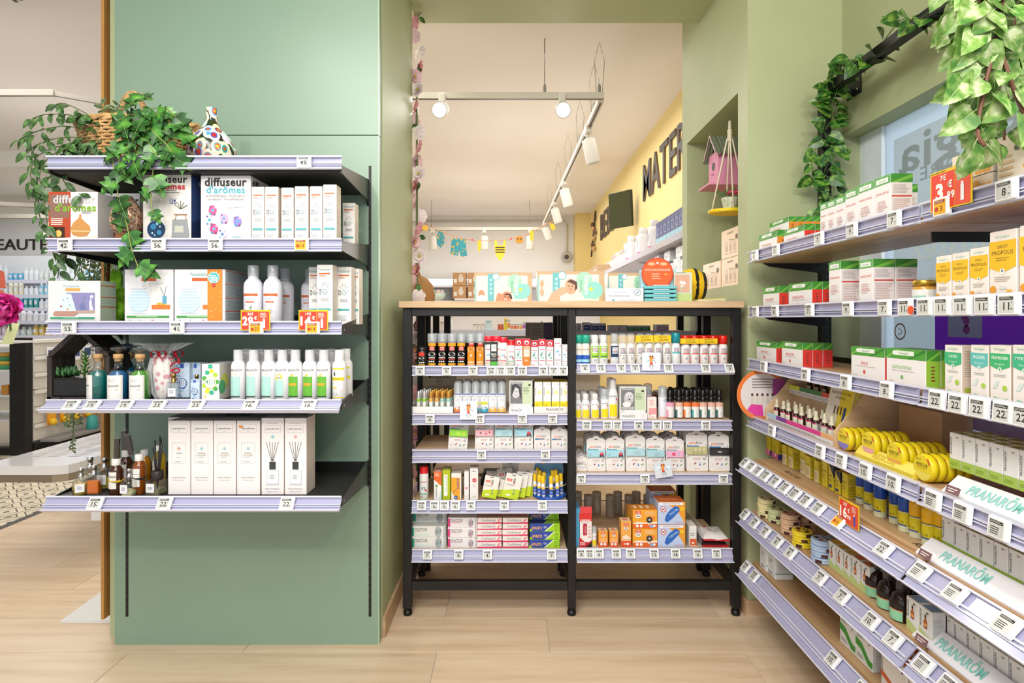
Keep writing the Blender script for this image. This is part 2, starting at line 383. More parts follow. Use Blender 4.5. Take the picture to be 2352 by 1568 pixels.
# wall left of the opening and the opening itself
sbox('wall_left', [(-1.64, X0, 2.36, 3.065, 0, CH)], M_WALLG)
sbox('lintel', [(X0, X1+.002, 2.345, 3.2, 2.934, CH)], M_WALLG)
sbox('wall_right', [(X1, XG, 2.543, 2.651, 0, CH), (X1, XG, 3.425, 3.52, 0, CH), (X1+.33, XG, 2.651, 3.425, 0, CH),
                    (X1, X1+.33, 2.651, 3.425, 0, 1.457), (X1, X1+.33, 2.651, 3.425, 2.335, CH)], M_WALLG)
sbox('wall_window', [(XW, XG+.1, -1.2, 2.543, 2.097, CH), (XW, XG+.1, -1.2, 2.543, 0, .55)], M_WALLG)
sbox('baseboard_left', [(X0, X0+.012, 2.36, 3.065, 0, .085)], M_TRIM)
sbox('baseboard_right', [(X1-.012, XW, 2.531, 2.543, 0, .068), (X1-.012, X1, 2.543, 3.52, 0, .068)], M_TRIM)
# the window: frame post, panes, film and lettering on the glass
wn = structure('window_1', None)
m = MB(); m.box(XG-.004, XG+.05, 2.395, 2.543, .55, 2.097, noise_paint('window_frame_paint', '#dfe8ee', '#e8eff4', 20, .5)); m.box(XG, XG+.05, -1.2, 2.4, .55, .60, '#e4ebf0'); put('frame', m.build('frame'), wn)
def film(name, c, tl):
    mm = bpy.data.materials.new(name); mm.use_nodes = True; n_ = mm.node_tree; b_ = n_.nodes['Principled BSDF']
    b_.inputs['Base Color'].default_value = lin(c); b_.inputs['Roughness'].default_value = .35
    t_ = N(n_, 'ShaderNodeBsdfTranslucent'); t_.inputs[0].default_value = lin(c); x_ = N(n_, 'ShaderNodeMixShader'); x_.inputs[0].default_value = tl
    n_.links.new(b_.outputs[0], x_.inputs[1]); n_.links.new(t_.outputs[0], x_.inputs[2]); n_.links.new(x_.outputs[0], n_.nodes['Material Output'].inputs[0]); return mm
m = MB(); m.box(XG+.012, XG+.018, -1.2, 2.395, .60, 2.097, film('frosted_window_glass', '#e4eef6', .8)); put('pane', m.build('pane'), wn)
WM = lambda a, b_, e: (XG+.008-e, 2.335-a, .62+b_)     # reading left to right from inside
m = MB(); GF = film('grey_window_film', '#e0e2df', .7)
m.add([WM(a, c, 0) for a, c in ((0, 0), (3.4, 0), (3.4, 1.4), (0, 1.4))], [(0, 1, 2, 3)], GF)
LT = '#98a5ab'; LB = '#dcecf2'
m.decor([('t', 'nutergia', .15, .945, .10, LT, {'mir': 1, 'b': .015, 'w': .28, 'fit': 1}), ('t', 'LABORATOIRE', .135, .875, .036, LT, {'mir': 1, 'w': .18, 'fit': 1}),
         ('t', 'Boostez', .102, .68, .075, LB, {'mir': 1, 'b': .015, 'w': .14, 'fit': 1}), ('t', 'énergie', .075, .585, .07, LB, {'mir': 1, 'b': .015, 'w': .15, 'fit': 1}),
         ('o', .012, .45, .01, .002, '#a9988f'), ('t', 'C', .012, .45, .018, '#9a8f98', {'mir': 1}), ('c', .03, .515, .007, '#b9c4cc'), ('c', .012, .56, .01, '#d3ae9f')], 3.4, 1.4, WM, .002)
put('window_film', m.build('window_film'), wn, label='grey frosted window film with mirrored lettering')
def poster(name, x, ya, yb, z0, z1, col, decs, label):
    mm = MB(); mm.box(x, x+.003, yb, ya, z0, z1, col)
    mm.decor(decs, ya-yb, z1-z0, lambda a, b_, e: (x-e, ya-a, z0+b_), .001)
    o = put(name, mm.build(name)); return tag(o, label, 'poster')
PU = film('purple_poster_print', '#b468e0', .75)
poster('poster', XG-.012, 2.08, .3, 1.105, 1.37, PU, [('r', .035, .50, .118, .99, film('mint_print', '#cdeedb', .6)), ('t', '?', .077, .75, .36, '#7b3f9e', {'mir': 1, 'b': .05, 'ang': .15}), ('p', [(.12, 0), (.2, 0), (.24, .4), (.17, .3)], '#9450c0')], 'purple poster with a mirrored question mark on a mint square')
poster('poster', XG-.012, 1.985, .3, .935, 1.10, film('plum_poster_print', '#9c5aa8', .75), [('o', .073, .42, .016, .004, '#ddd2e4'), ('t', 'R', .073, .42, .16, '#ddd2e4'), ('t', 'CLINIC', .096, .36, .21, '#e4dcea', {'a': 'l', 'b': .01})], 'dark purple poster with white round emblem and lettering')
poster('poster', XG-.008, 2.38, 2.09, .965, 1.10, film('beige_poster_print', '#cdb48c', .5), [('o', .7, .6, .07, .02, '#c98f5a'), ('p', [(0, 0), (1, .3), (1, 0)], '#b99a72')], 'small beige poster below the frosted window film')
poster('poster', XG-.018, 2.39, 1.99, .84, .96, '#1f5a34', [('p', [(.0, .8), (1, .3), (1, 1), (0, 1)], '#17602f'), ('c', .95, .4, .012, '#d8c9a0')], 'dark green glossy poster low on the window')
poster('poster', XG-.010, 1.98, .3, .62, .93, film('sand_poster_print', '#d9bd98', .5), [('p', [(0, .5), (1, .1), (1, 0), (0, .3)], '#cfae84')], 'sand coloured poster below the dark purple one')
# back room
XY = 1.40
sbox('wall_back', [(-1.9, 1.135, 10.75, 10.85, 0, CH)], M_WHITE)
sbox('wall_yellow', [(XY, XY+.1, 3.52, 10.4, 0, CH), (1.135, XY+.1, 10.4, 10.85, 0, CH)], M_WALLY)
sbox('wall_back_left', [(-2.0, -1.9, 3.2, 10.85, 0, CH)], M_WHITE)
# main shop shell on the left
sbox('wall_shop_back', [(-9, -2.0, 10.0, 10.1, 0, CH)], M_WHITE)
sbox('wall_shop_left', [(-9, -8.9, -3, 10, 0, CH)], M_WHITE)
sbox('trim_1', [(-9, -2.0, 6.55, 6.75, 3.02, CH)], M_CEIL)
sbox('trim_2', [(-9, -2.0, 9.0, 9.2, 2.95, CH)], M_CEIL)
# wall pipe and round sensor at the end of the back room
m = MB(); m.tube([(-1.8, 10.7, 3.1), (.96, 10.7, 3.1), (1.0, 10.7, 3.05), (1.0, 10.7, 2.52)], .02, '#cfc7ba', 8); o = put('wall_pipe', m.build('pipe')); tag(o, 'thin beige pipe running under the far ceiling and down the wall', 'pipe')
m = MB(); m.lathe([(.09, 0), (.1, .02), (.09, .05)], '#b9b2a6', 18); m.lathe([(.045, .05), (.04, .06)], '#4a4640', 16)
o = put('alarm_bell', m.build('bell'), None, (1.0, 10.72, 2.44), (PI/2, 0, 0)); tag(o, 'small round grey alarm bell at the lower end of the pipe', 'alarm')
# lettering on the walls
def letters(txt, wd, h, mapf, depth, col, name, label, each=True):
    root = tag(empty(name), label, 'sign'); xcur = 0
    vs_all, _, tot, ch = text2d(txt, .006); sc = h/ch; sx = wd/(tot*sc)
    for i, c in enumerate(txt):
        full = text2d(txt[:i+1], .006)[2]; vs, fs, w1, _ = text2d(c, .006)
        x0 = (full-w1)*sc*sx; m_ = MB()
        for e, mat in ((depth, col), (depth*.5, '#5a4a3c'), (0, '#5a4a3c')): m_.add([mapf(x0+x*sc*sx, y*sc, e) for x, y in vs], fs, mat)
        # side walls of the raised letter
        ed = {}
        for f in fs:
            for a in range(len(f)):
                k = (f[a], f[(a+1) % len(f)])
                if (k[1], k[0]) in ed: del ed[(k[1], k[0])]
                else: ed[k] = 1
        for a, b_ in ed:
            A, B = vs[a], vs[b_]; m_.add([mapf(x0+A[0]*sc*sx, A[1]*sc, 0), mapf(x0+B[0]*sc*sx, B[1]*sc, 0), mapf(x0+B[0]*sc*sx, B[1]*sc, depth), mapf(x0+A[0]*sc*sx, A[1]*sc, depth)], [(0, 1, 2, 3)], '#6a5644')
        put('letter', m_.build('letter'), root)
    return root
def YW(px): return XY*F/(px-CX)
yM = YW(1480); letters('MATERNITE', 2.6, .38, lambda a, b_, e: (XY-e, yM-a, 2.545+b_), .018, '#2f2a28', 'wall_lettering', 'raised black letters MATER on the yellow wall')
yB = YW(1381); letters('BEBE', YW(1381)-YW(1412), .40, lambda a, b_, e: (XY-e, yB-a, 2.535+b_), .018, '#2f2a28', 'wall_lettering', 'raised black letters BEBE beside the wall television')
letters('BEAUTE', 1.05, .185, lambda a, b_, e: (-9.07+a, 10.0-e, 2.49+b_), .02, '#241f1e', 'wall_lettering', 'black wall letters reading BEAUTE above the skincare shelves')
m = MB(); c0 = Vector((XY-.03, YW(1367), 2.73))
for k in range(7):
    t = k*.95; m.ball((XY-.04, c0.y-.05+.12*math.sin(t*1.7), 2.48+k*.085), .05, '#6b4a34' if k % 2 else '#caa06c', 10, 6, .5, 2.2, .8)
m.tube([(XY-.03, c0.y+.25, 2.38), (XY-.03, c0.y, 2.73), (XY-.03, c0.y-.25, 3.08)], .014, '#3d2c22'); o = put('wall_emblem', m.build('emblem')); tag(o, 'curled brown and tan emblem on the yellow wall left of BEBE', 'emblem')
# wall television
tv = thing('television', 'small dark flat television turned out from the yellow wall', 'television', (1.223, 6.53, 2.53)); tv.rotation_euler = (0, 0, .66)
m = MB(); m.box(-.02, .02, -.165, .165, -.2, .2, P('#2b2e1f', .25), .006)
m.box(-.0205, -.0205+.0004, -.158, .158, -.192, .192, P('#3c4027', .12)); scr = put('screen', m.build('screen'), tv, (0, 0, 0), (0, -.06, 0))
m = MB(); m.box(.021, .09, -.05, .05, -.06, .06, '#1a1a1a'); put('wall_bracket', m.build('bracket'), tv)

# ------------------------------------------------------------------ track lighting
def rail_light(name, label, a, b_, sz=.035):
    r = tag(empty(name), label, 'track rail'); a = Vector(a); b_ = Vector(b_)
    m_ = MB(); d = (b_-a); n_ = d.cross(Vector((0, 0, 1))).normalized()*sz/2; up = Vector((0, 0, sz))
    vs = [a-n_, a+n_, a+n_+up, a-n_+up, b_-n_, b_+n_, b_+n_+up, b_-n_+up]
    m_.add(vs, [(0, 1, 2, 3), (4, 7, 6, 5), (0, 4, 5, 1), (1, 5, 6, 2), (2, 6, 7, 3), (3, 7, 4, 0)], '#cfc8bb'); put('rail', m_.build('rail'), r)
    m_ = MB(); dn = Vector((0, 0, -.0015)); n2 = n_*.35
    m_.add([a-n2+dn, a+n2+dn, b_+n2+dn, b_-n2+dn], [(0, 1, 2, 3)], '#4b463f'); put('slot', m_.build('slot'), r)
    return r
def cable(parent, p, h=None, loop=False):
    m_ = MB(); z1 = CH
    if loop: m_.tube([(p[0]-.02, p[1], p[2]+.03), (p[0]-.035, p[1], z1-.15), (p[0], p[1], z1-.02), (p[0]+.035, p[1], z1-.15), (p[0]+.02, p[1], p[2]+.03)], .003, '#b0aba2', 5)
    else: m_.tube([(p[0], p[1], p[2]+.03), (p[0], p[1], z1)], .003, '#6e6a64', 5)
    m_.lathe([(.011, p[2]+.03), (.013, p[2]+.08), (.008, p[2]+.1)], '#8a867e', 8, p[0], p[1]); put('cable', m_.build('cable'), parent)
def spot(loc, aim, on, label, group=None, col='#d9d4ca', s=1.0):
    r = thing('track_spotlight', label, 'spotlight', loc, 0, group)
    m_ = MB(); m_.box(-.02*s, .02*s, -.05*s, .05*s, -.02*s, .035*s, col, .004); put('adapter', m_.build('adapter'), r)
    d = Vector(aim).normalized(); q = d.to_track_quat('-Z', 'Y').to_euler()
    m_ = MB(); m_.lathe([(.02*s, .0), (.042*s, -.01*s), (.045*s, -.15*s), (.047*s, -.16*s), (.041*s, -.16*s), (.038*s, -.14*s)], col, 20, cap=False); m_.lathe([(.042*s, -.009*s), (.001, 0)], col, 20, cap=False)
    h = put('lamp_head', m_.build('lamp_head'), r, (0, 0, -.045*s), q)
    m_ = MB(); m_.lathe([(.039*s, -.145*s), (.001, -.146*s)], P('#fff8ee', .3, emit=60 if on else 1.5), 18, cap=False); put('lens', m_.build('lens'), h)
    m_ = MB(); m_.tube([(0, 0, -.02*s), (0, 0, -.05*s)], .012*s, col, 8); put('joint', m_.build('joint'), r)
r1 = rail_light('track_rail', 'white track rail crossing the opening above two lit spotlights', (-1.3, 3.93, 2.79), (.62, 3.93, 2.79), .04)
cable(r1, (xs(1251, 3.93), 3.93, 2.79)); cable(r1, (.59, 3.93, 2.79), loop=True)
r2 = rail_light('track_rail', 'long white track rail running back along the yellow wall', (.61, 4.0, 2.79), (.50, 9.3, 2.79), .04)
for yy in (4.25, 5.0, 5.9, 6.9, 8.1): cable(r2, (.605-.0208*(yy-4), yy, 2.79), loop=True)
spot((xs(1017, 3.93), 3.93, 2.775), (-.02, -1, -.42), True, 'lit spotlight on the left of the cross rail', 'lit spotlights on the cross rail', s=1.1)
spot((xs(1290, 3.93), 3.93, 2.775), (-.02, -1, -.42), True, 'lit spotlight on the right of the cross rail', 'lit spotlights on the cross rail', s=1.1)
for i, (yy, dx) in enumerate(((4.55, .25), (6.3, .3), (7.4, .3), (9.0, .4))):
    spot((.605-.0208*(yy-4), yy, 2.775), (dx, .15, -1), False, ['white spotlight nearest on the long rail, pointing down right', 'second white spotlight along the long rail', 'third white spotlight along the long rail', 'farthest white spotlight at the end of the long rail'][i], 'spotlights on the long rail', s=1.25)
r3 = rail_light('track_rail', 'white track rail behind the clothes garland', (-1.6, 9.3, 2.72), (.5, 9.3, 2.72), .05)
for i, xx in enumerate((-1.28, -.45, .28)): spot((xx, 9.3, 2.7), (0, .1, -1), False, ['leftmost', 'middle', 'rightmost'][i]+' white spotlight hanging above the clothes garland', 'spotlights above the garland', s=1.4)
for xx in (-1.3, .27): cable(r3, (xx, 9.3, 2.72))
r4 = rail_light('track_rail', 'pale track rail at the top left of the main shop', (-4.6, 3.9, 2.80), (-3.08, 3.9, 2.80), .04)
spot((-3.62, 3.9, 2.785), (-.1, -.6, -1), False, 'pale spotlight at the far left under its short rail', s=1.0)
rail_light('track_rail', 'pale diagonal track rail behind the hanging leaves', (-3.08, 3.9, 2.80), (-2.4, 4.4, 2.80), .03)
rail_light('track_rail', 'distant pale track rail crossing above the BEAUTE lettering', (-8.5, 8.2, 2.72), (-4.5, 8.2, 2.72), .06)
o = rail_light('track_rail', 'distant slanting track rail above the BEAUTE lettering', (-8.8, 8.0, 2.95), (-5.2, 6.9, 2.60), .05)
spot((-6.2, 7.9, 2.75), (-.3, -.2, -1), False, 'white spotlight pointing down above the letter E of BEAUTE', s=1.8)
m = MB()
for k in range(4): m.box(-2.98+k*.045, -2.96+k*.045, 3.35-k*.02, 3.47-k*.02, CH-.004, CH-.001, '#1f1c1a')
o = put('ceiling_vent', m.build('vent')); tag(o, 'narrow black slot vent in the ceiling beside the green panel', 'vent')
# ------------------------------------------------------------------ price rail and labels
def rail_kind(h):
    """cross-section of the plastic price rail: x along, front to -y, top edge at z 0"""
    back = [(.004, 0), (.004, -h), (.007, -h), (.007, 0)]
    def b(m_, L_):
        m_.extrude_profile([(.002, -.006), (.002, -h+.004), (.006, -h+.004), (.006, -.006)], 0, L_, M_RAIL)
        m_.extrude_profile([(-.008, 0), (-.008, -.005), (.006, -.006), (.006, .001)], 0, L_, M_RAIL2)
        m_.extrude_profile([(-.004, -h*.52), (-.004, -h*.58), (.002, -h*.60), (.002, -h*.50)], 0, L_, M_RAIL2)
        m_.extrude_profile([(-.004, -h*.66), (-.004, -h*.71), (.002, -h*.72), (.002, -h*.65)], 0, L_, M_RAIL2)
        m_.extrude_profile([(-.010, -h), (-.010, -h+.004), (.006, -h+.007), (.006, -h)], 0, L_, M_RAIL2)
    return b
TAGM = {}
def tag_mesh(txt, w_, h_, yellow=False):
    k = (txt, w_, h_, yellow)
    if k in TAGM: return TAGM[k]
    m_ = MB(); m_.box(-w_/2, w_/2, -.011, -.001, -h_, 0, M_TAGW, .002); body = m_.build('label_case')
    m_ = MB(); a, b_ = w_*.72, h_*.78
    dec = [('r', 0, 0, 1, 1, P('#e0a51c', .3) if yellow else M_TAGS), ('r', .06, .76, .94, .96, '#8c1f14' if yellow else M_INK), ('k', .1, .8, .9, .93, 2, '#c9cbc6')]
    if yellow: dec += [('c', .24, .36, .15, '#b3301c'), ('t', txt, .64, .38, .38, '#7c1610', {'w': .4})]
    elif txt: dec += [('t', txt, .52, .40, .46, M_INK, {'b': .01}), ('r', .80, .2, .92, .27, '#4a4a4a'), ('r', .84, .58, .9, .63, '#4a4a4a')]
    else: dec += [('k', .12, .1, .9, .62, 4, '#3f3f3f')]
    m_.decor(dec, a, b_, lambda x, y_, e: (-a/2-w_*.04+x, -.0112-e, -h_*.90+y_), .0002)
    TAGM[k] = (body, m_.build('label_screen')); return TAGM[k]
SPOKEN = {}
def price_label(par_loc, rot, txt, shelf, w_, h_, yellow, key):
    b_, s_ = tag_mesh(txt, w_, h_, yellow); o = empty('price_label', par_loc, rot=rot)
    put('case', b_, o); put('display', s_, o, label='yellow display' if yellow else None)
    reg(o, ('yellow promotional price label' if yellow else 'white electronic price label'), shelf, 'price label', 0, key, ' showing '+txt if txt else '')
def front_shelf(unit, x0, x1, yf, ztop, zbot, tilt, tags, shelf, tw=.048, th=.041, gap=0.0):
    """rail facing the camera; tags = (px centre, text)"""
    h = (ztop-zbot)/max(.5, math.cos(tilt)); h = max(h, th+.004); m_ = MB(); rail_kind(h)(m_, x1-x0)
    put('price_rail', m_.build('price_rail'), unit, (x0, yf, ztop), (-tilt, 0, 0), 'translucent lilac price rail')
    for t in tags:
        Y = yf-.012; X = xs(t[0], Y)
        price_label((X, yf-math.cos(tilt)*.0035-math.sin(tilt)*.003, ztop-.002-.002*math.sin(tilt)), (-tilt, 0, 0), t[1], shelf, tw, th, len(t) > 2, X)
def side_shelf(unit, xf, y0, y1, ztop, zbot, tilt, tags, shelf, tw=.05, th=.043):
    """rail facing -x; y0 far end, y1 near end"""
    h = (ztop-zbot)/max(.5, math.cos(tilt)); h = max(h, th+.004); m_ = MB(); rail_kind(h)(m_, y0-y1)
    R = (-tilt, 0, -PI/2)
    put('price_rail', m_.build('price_rail'), unit, (xf, y0, ztop), R, 'translucent lilac price rail')
    for t in tags:
        Y = (xf-.012)*F/(t[0]-CX)
        if Y < y1: continue
        price_label((xf-math.cos(tilt)*.0035-math.sin(tilt)*.003, Y, ztop-.002-.002*math.sin(tilt)), R, t[1], shelf, tw, th, len(t) > 2, -Y)

# ------------------------------------------------------------------ left wall unit
pn = structure('wall_front', None, loc=(0, YP, 0))
m = MB(); m.box(-1.588, -.533, 0, .03, 0, 2.031, M_PANEL, .001); m.box(-1.588, -.533, 0, .03, 2.034, CH, M_PANEL, .001); put('panel_board', m.build('panel_board'), pn)
m = MB(); m.box(-1.664, -1.2, .089, .105, .085, CH-.002, M_EDGEW); m.box(-1.664, -1.652, .0305, .088, .085, CH-.002, M_EDGEW); put('wood_edging', m.build('wood_edging'), pn, label='raw wooden edge of the panel')
m = MB(); m.box(-.5345, -.5315, -.0008, .0, 0, CH, P('#b7d3b4', .3)); put('edge_trim', m.build('edge_trim'), pn)
LX0, LX1, LYF = -1.559, -.572, 1.94
lu = thing('wall_shelving', 'five black metal shelves on slotted uprights against the green panel', 'shelving', (0, 0, 0))
for px in (292, 850):
    m = MB(); x = xs(px, YP); m.box(x-.005, x+.005, YP-.002, YP-.0002, .113, 1.91, M_BLK2)
    for k in range(60): m.box(x-.0015, x+.0015, YP-.0025, YP-.0021, .13+k*.029, .145+k*.029, '#3a3a38')
    put('slotted_upright', m.build('slotted_upright'), lu)
LS = [(1.8455, 1.806, 0, 1.815), (1.570, 1.529, 0, 1.556), (1.293, 1.255, 0, 1.279), (1.026, .994, .85, 1.022), (.705, .664, .6, .697)]
LNAME = ['left unit top shelf', 'left unit second shelf', 'left unit third shelf', 'left unit fourth shelf', 'left unit bottom shelf']
LTAGS = [[(698, '49')], [(148, '42'), (363, '56'), (494, '56'), (692, '14', 1)], [(157, '53'), (406, '41'), (588, '29', 1), (718, '14', 1)],
         [(170, '19'), (218, '19'), (293, '19'), (368, '23'), (456, '23'), (578, '16'), (712, '16')], [(224, '15'), (382, '22'), (662, '22')]]
for i, (zt, zb, tl, zs_) in enumerate(LS):
    m = MB(); m.box(LX0+.006, LX1-.004, LYF+.012, YP-.06, zs_-.022, zs_, M_CHAR, .002); m.box(LX0+.006, LX1-.004, YP-.012, YP-.003, zs_-.0, zs_+.035, M_BLK2)
    m.box(LX0+.006, LX1-.004, YP-.06, YP-.003, zs_-.022, zs_-.0005, M_CHAR)
    put('shelf', m.build('shelf'), lu)
    for sx in (LX0, LX1-.006):
        m = MB(); m.X = Matrix.Translation((sx, 0, 0)) @ Matrix.Rotation(PI/2, 4, 'Z')
        n_ = MB(); prof = [(LYF+.004, zs_), (YP-.004, zs_+.04), (YP-.004, zs_-.065), (YP-.03, zs_-.045), (LYF+.06, zs_-.030), (LYF+.004, zs_-.026)]
        n_.extrude_profile(prof, sx, sx+.006, P('#3b3a38', .35, .6)); n_.box(sx-.0008 if sx < -1 else sx+.006, sx if sx < -1 else sx+.0068, LYF+.03, LYF+.034, zs_-.018, zs_-.014, '#bdbdbd'); put('shelf_bracket', n_.build('shelf_bracket'), lu)
    front_shelf(lu, LX0, LX1, LYF, zt, zb, tl, LTAGS[i], LNAME[i], .048, .041)

# ------------------------------------------------------------------ black stand in the opening
YC = 2.531
cu_ = thing('shelf_stand', 'black square tube stand with oak counter filling the opening', 'stand', (0, 0, 0))
post = [(-.4795, -.4415), (.2430, .2775), (.9630, 1.0010)]
m = MB()
def leg(x0, x1, y0, y1, z1=1.347, name='leg'):
    q = MB(); q.box(x0, x1, y0, y1, .032, z1, M_BLACK, .002); q.lathe([(.018, 0), (.02, .006), (.018, .02), (.008, .022), (.008, .034)], M_BLK2, 14, (x0+x1)/2, (y0+y1)/2)
    put(name, q.build(name), cu_)
for x0, x1 in post: leg(x0, x1, YC, YC+.036); leg(x0, x1, 2.92, 2.956)
def bar(*b, name='frame_bar'): q = MB(); q.box(*b, M_BLACK, .0015); put(name, q.build(name), cu_)
for (a, b_), (c, d) in (((-.4795, -.4415), (.2430, .2775)), ((.2430, .2775), (.9630, 1.0010))):
    for yy in (YC+.001, 2.921):
        bar(b_+.0005, c-.0005, yy, yy+.034, 1.313, 1.347); bar(b_+.0005, c-.0005, yy, yy+.034, .112, .149)
for x0, x1 in post: bar(x0+.001, x1-.001, YC+.0365, 2.9195, 1.313, 1.347); bar(x0+.001, x1-.001, YC+.0365, 2.9195, .112, .149)
m = MB(); m.box(-.493, 1.006, YC-.02, 3.38, 1.3485, 1.3765, M_SHELFW, .0015); put('counter', m.build('counter'), cu_, label='pale oak counter board')
AX0, AX1 = -.4405, .2425; BX0, BX1 = .2785, .9625; AYF = YC+.004
AS = [(1.0945, 1.0526, 0, 1.092), (.885, .8376, 0, .884), (.729, .672, 0, .716), (.508, .455, .3, .500), (.295, .242, .25, .288)]
BS = [(1.101, 1.06, .55, 1.094), (.857, .813, 0, .858), (.624, .577, 0, .624), (.299, .242, .3, .293)]
AN = ['stand left bay top shelf', 'stand left bay second shelf', 'stand left bay third shelf', 'stand left bay fourth shelf', 'stand left bay bottom shelf']
BN = ['stand right bay top shelf', 'stand right bay second shelf', 'stand right bay third shelf', 'stand right bay bottom shelf']
ATG = [[(965, '8'), (1026, '9'), (1086.5, '9'), (1128.5, '26'), (1151, '12'), (1173, '10'), (1200, '15'), (1248, '8'), (1272, '7'), (1294, '8')],
       [(987.6, '4'), (1102, '11'), (1200, '7'), (1269.6, '9')], [(1106, '9'), (1252.6, '6')],
       [(969, '12'), (998.5, '6'), (1021, '5'), (1046, '6'), (1081.7, '4'), (1158.5, '6'), (1245.7, '5')], [(982, '7'), (1054, '8'), (1119.7, '4'), (1267, '7')]]
BTG = [[(1343, '8'), (1379.7, '13'), (1426, '9'), (1458, '9'), (1534.7, '17'), (1620, '17'), (1674, '9')],
       [(1348, '10'), (1395.7, '13'), (1418.6, '17'), (1467.5, '8'), (1509, '9'), (1533, '11'), (1621.5, '13')],
       [(1335, '6'), (1481.6, '9'), (1662, '9')], [(1335, '8'), (1354, '22'), (1376, '6'), (1415, '10'), (1448, '9'), (1502, '12'), (1551, '14'), (1602, '6'), (1645, '5')]]
for SS, x0, x1, TG, NM in ((AS, AX0, AX1, ATG, AN), (BS, BX0, BX1, BTG, BN)):
    for i, (zt, zb, tl, zs_) in enumerate(SS):
        m = MB(); m.box(x0+.003, x1-.003, AYF+.012, 2.915, zs_-.018, zs_, M_SHELFW, .001); put('shelf', m.build('shelf'), cu_)
        yf = AYF if tl == 0 else AYF-.003
        front_shelf(cu_, x0+.002, x1-.002, yf, zt, zb, tl, TG[i], NM[i], .0405, .0385)
# the twin stand behind it, facing the back room
ru = thing('shelf_stand', 'rear black stand seen through the gaps of the front stand', 'stand', (0, 0, 0))
for x0 in (-.46, -.395, .235, .29, .955):
    q = MB(); q.box(x0, x0+.035, 3.345, 3.38, 0.0, 1.347, M_BLACK, .002); put('leg', q.build('leg'), ru)
for x0 in (-.46, .235, .955):
    q = MB(); q.box(x0, x0+.035, 2.985, 3.02, 0.0, 1.347, M_BLACK, .002); put('leg', q.build('leg'), ru)
for z in (.25, .50, .80, 1.06):
    for a, b_ in ((-.42, .23), (.275, .95)):
        m = MB(); m.box(a, b_, 3.0, 3.34, z-.018, z, M_SHELFW); m.box(a, b_, 3.342, 3.344, z-.045, z+.005, '#dedbe8'); put('shelf', m.build('shelf'), ru)

# ------------------------------------------------------------------ right-hand unit
RXF, RXB, RY0, RY1 = 1.006, 1.33, 2.455, 1.432
rx = thing('shelving_bay', 'black framed oak shelving along the window wall', 'shelving', (0, 0, 0))
q = MB(); q.box(1.312, 1.352, 2.452, 2.492, 0.0, 2.285, M_BLACK, .002)
for k in range(70): q.box(1.330, 1.334, 2.4515, 2.452, .15+k*.03, .165+k*.03, '#4a4a48')
put('upright', q.build('upright'), rx)
q = MB(); q.box(1.312, 1.352, 1.40, 1.43, 0.0, 2.245, M_BLACK, .002); put('upright', q.build('upright'), rx)
q = MB(); q.box(1.312, 1.352, -.3, 2.4515, 2.247, 2.285, M_BLACK, .002); put('top_bar', q.build('top_bar'), rx)
q = MB(); q.box(1.352, 1.446, 2.455, 2.485, 2.25, 2.275, M_BLK2); q.box(1.442, 1.4485, 2.40, 2.50, 2.24, 2.335, M_BLK2, .002)
for yy, zz in ((2.42, 2.315), (2.42, 2.26), (2.48, 2.315)): q.tube([(1.441, yy, zz), (1.4395, yy, zz)], .006, M_CHROME, 8)
put('wall_bracket', q.build('wall_bracket'), rx)
RS = [(1.5836, 1.536, 0, 1.556), (1.353, 1.312, 0, 1.331), (1.134, 1.088, .06, 1.127), (.895, .846, .10, .887), (.708, .655, .75, .705), (.492, .435, .7, .489), (.275, .215, .7, .272)]
RN = ['right unit top shelf', 'right unit second shelf', 'right unit third shelf', 'right unit fourth shelf', 'right unit fifth shelf', 'right unit sixth shelf', 'right unit lowest shelf']
RTG = [[(1733, '8'), (1781, '8'), (1880, '7'), (1955, '9'), (2052, '7'), (2162, '3', 1), (2310, '8')],
       [(1734, '7'), (1779, '8'), (1858, '7'), (1946, '9'), (2030, '7'), (2078, '11'), (2123, '11'), (2164, '11'), (2209, '11'), (2259, '11'), (2316, '11')],
       [(1754, '8'), (1850, '8'), (1942, '8'), (2036, '8'), (2152, '22'), (2199, '22'), (2249, '22'), (2305, '22'), (2352, '22')],
       [(1773, '14'), (1884, '10'), (1932, '10'), (1988, '10'), (2052, '10'), (2143, ''), (2211, ''), (2295, '')],
       [(1717, '16'), (1732, '16'), (1748, '13'), (1766, '13'), (1788, '19'), (1811, '13'), (1834, ''), (1859, '23'), (1888, '13'), (1936, '16', 1), (2040, '22'), (2124, ''), (2205, ''), (2325, '')],
       [(1717, '8'), (1740, '8'), (1765, '8'), (1793, '8'), (1823, '8'), (1892, '7'), (1943, '7'), (2010, '10'), (2062, '7'), (2132, ''), (2190, ''), (2285, '')],
       [(1719, '37'), (1739, '55'), (1921, '10'), (1988, '10'), (2060, '15'), (2140, '')]]
for i, (zt, zb, tl, zs_) in enumerate(RS):
    for (ya, yb) in ((RY0, RY1), (RY1-.012, .5)):
        m = MB(); m.box(RXF+.012, RXB-.022, yb, ya, zs_-.02, zs_, M_SHELFY, .001); put('shelf', m.build('shelf'), rx)
        m = MB(); m.box(RXB-.021, RXB-.019, yb, ya, zs_-.02, zs_+.02, M_BLK2); put('back_lip', m.build('back_lip'), rx)
    xf = RXF-(.004 if tl > .5 else 0)
    side_shelf(rx, xf, RY0+.005, RY1+.003, zt, zb, tl, [t for t in RTG[i] if t[0] < 2117], RN[i])
    side_shelf(rx, xf, RY1-.01, .5, zt-.0, zb, tl, [t for t in RTG[i] if t[0] >= 2117], RN[i])
    for yy in (2.45,):
        m = MB(); n_ = [(RXF+.05, zs_-.021), (1.311, zs_-.021), (1.311, zs_-.07), (1.28, zs_-.06), (RXF+.08, zs_-.035)]
        m.prism(n_, yy-.003, yy, M_BLK2); put('shelf_bracket', m.build('shelf_bracket'), rx)
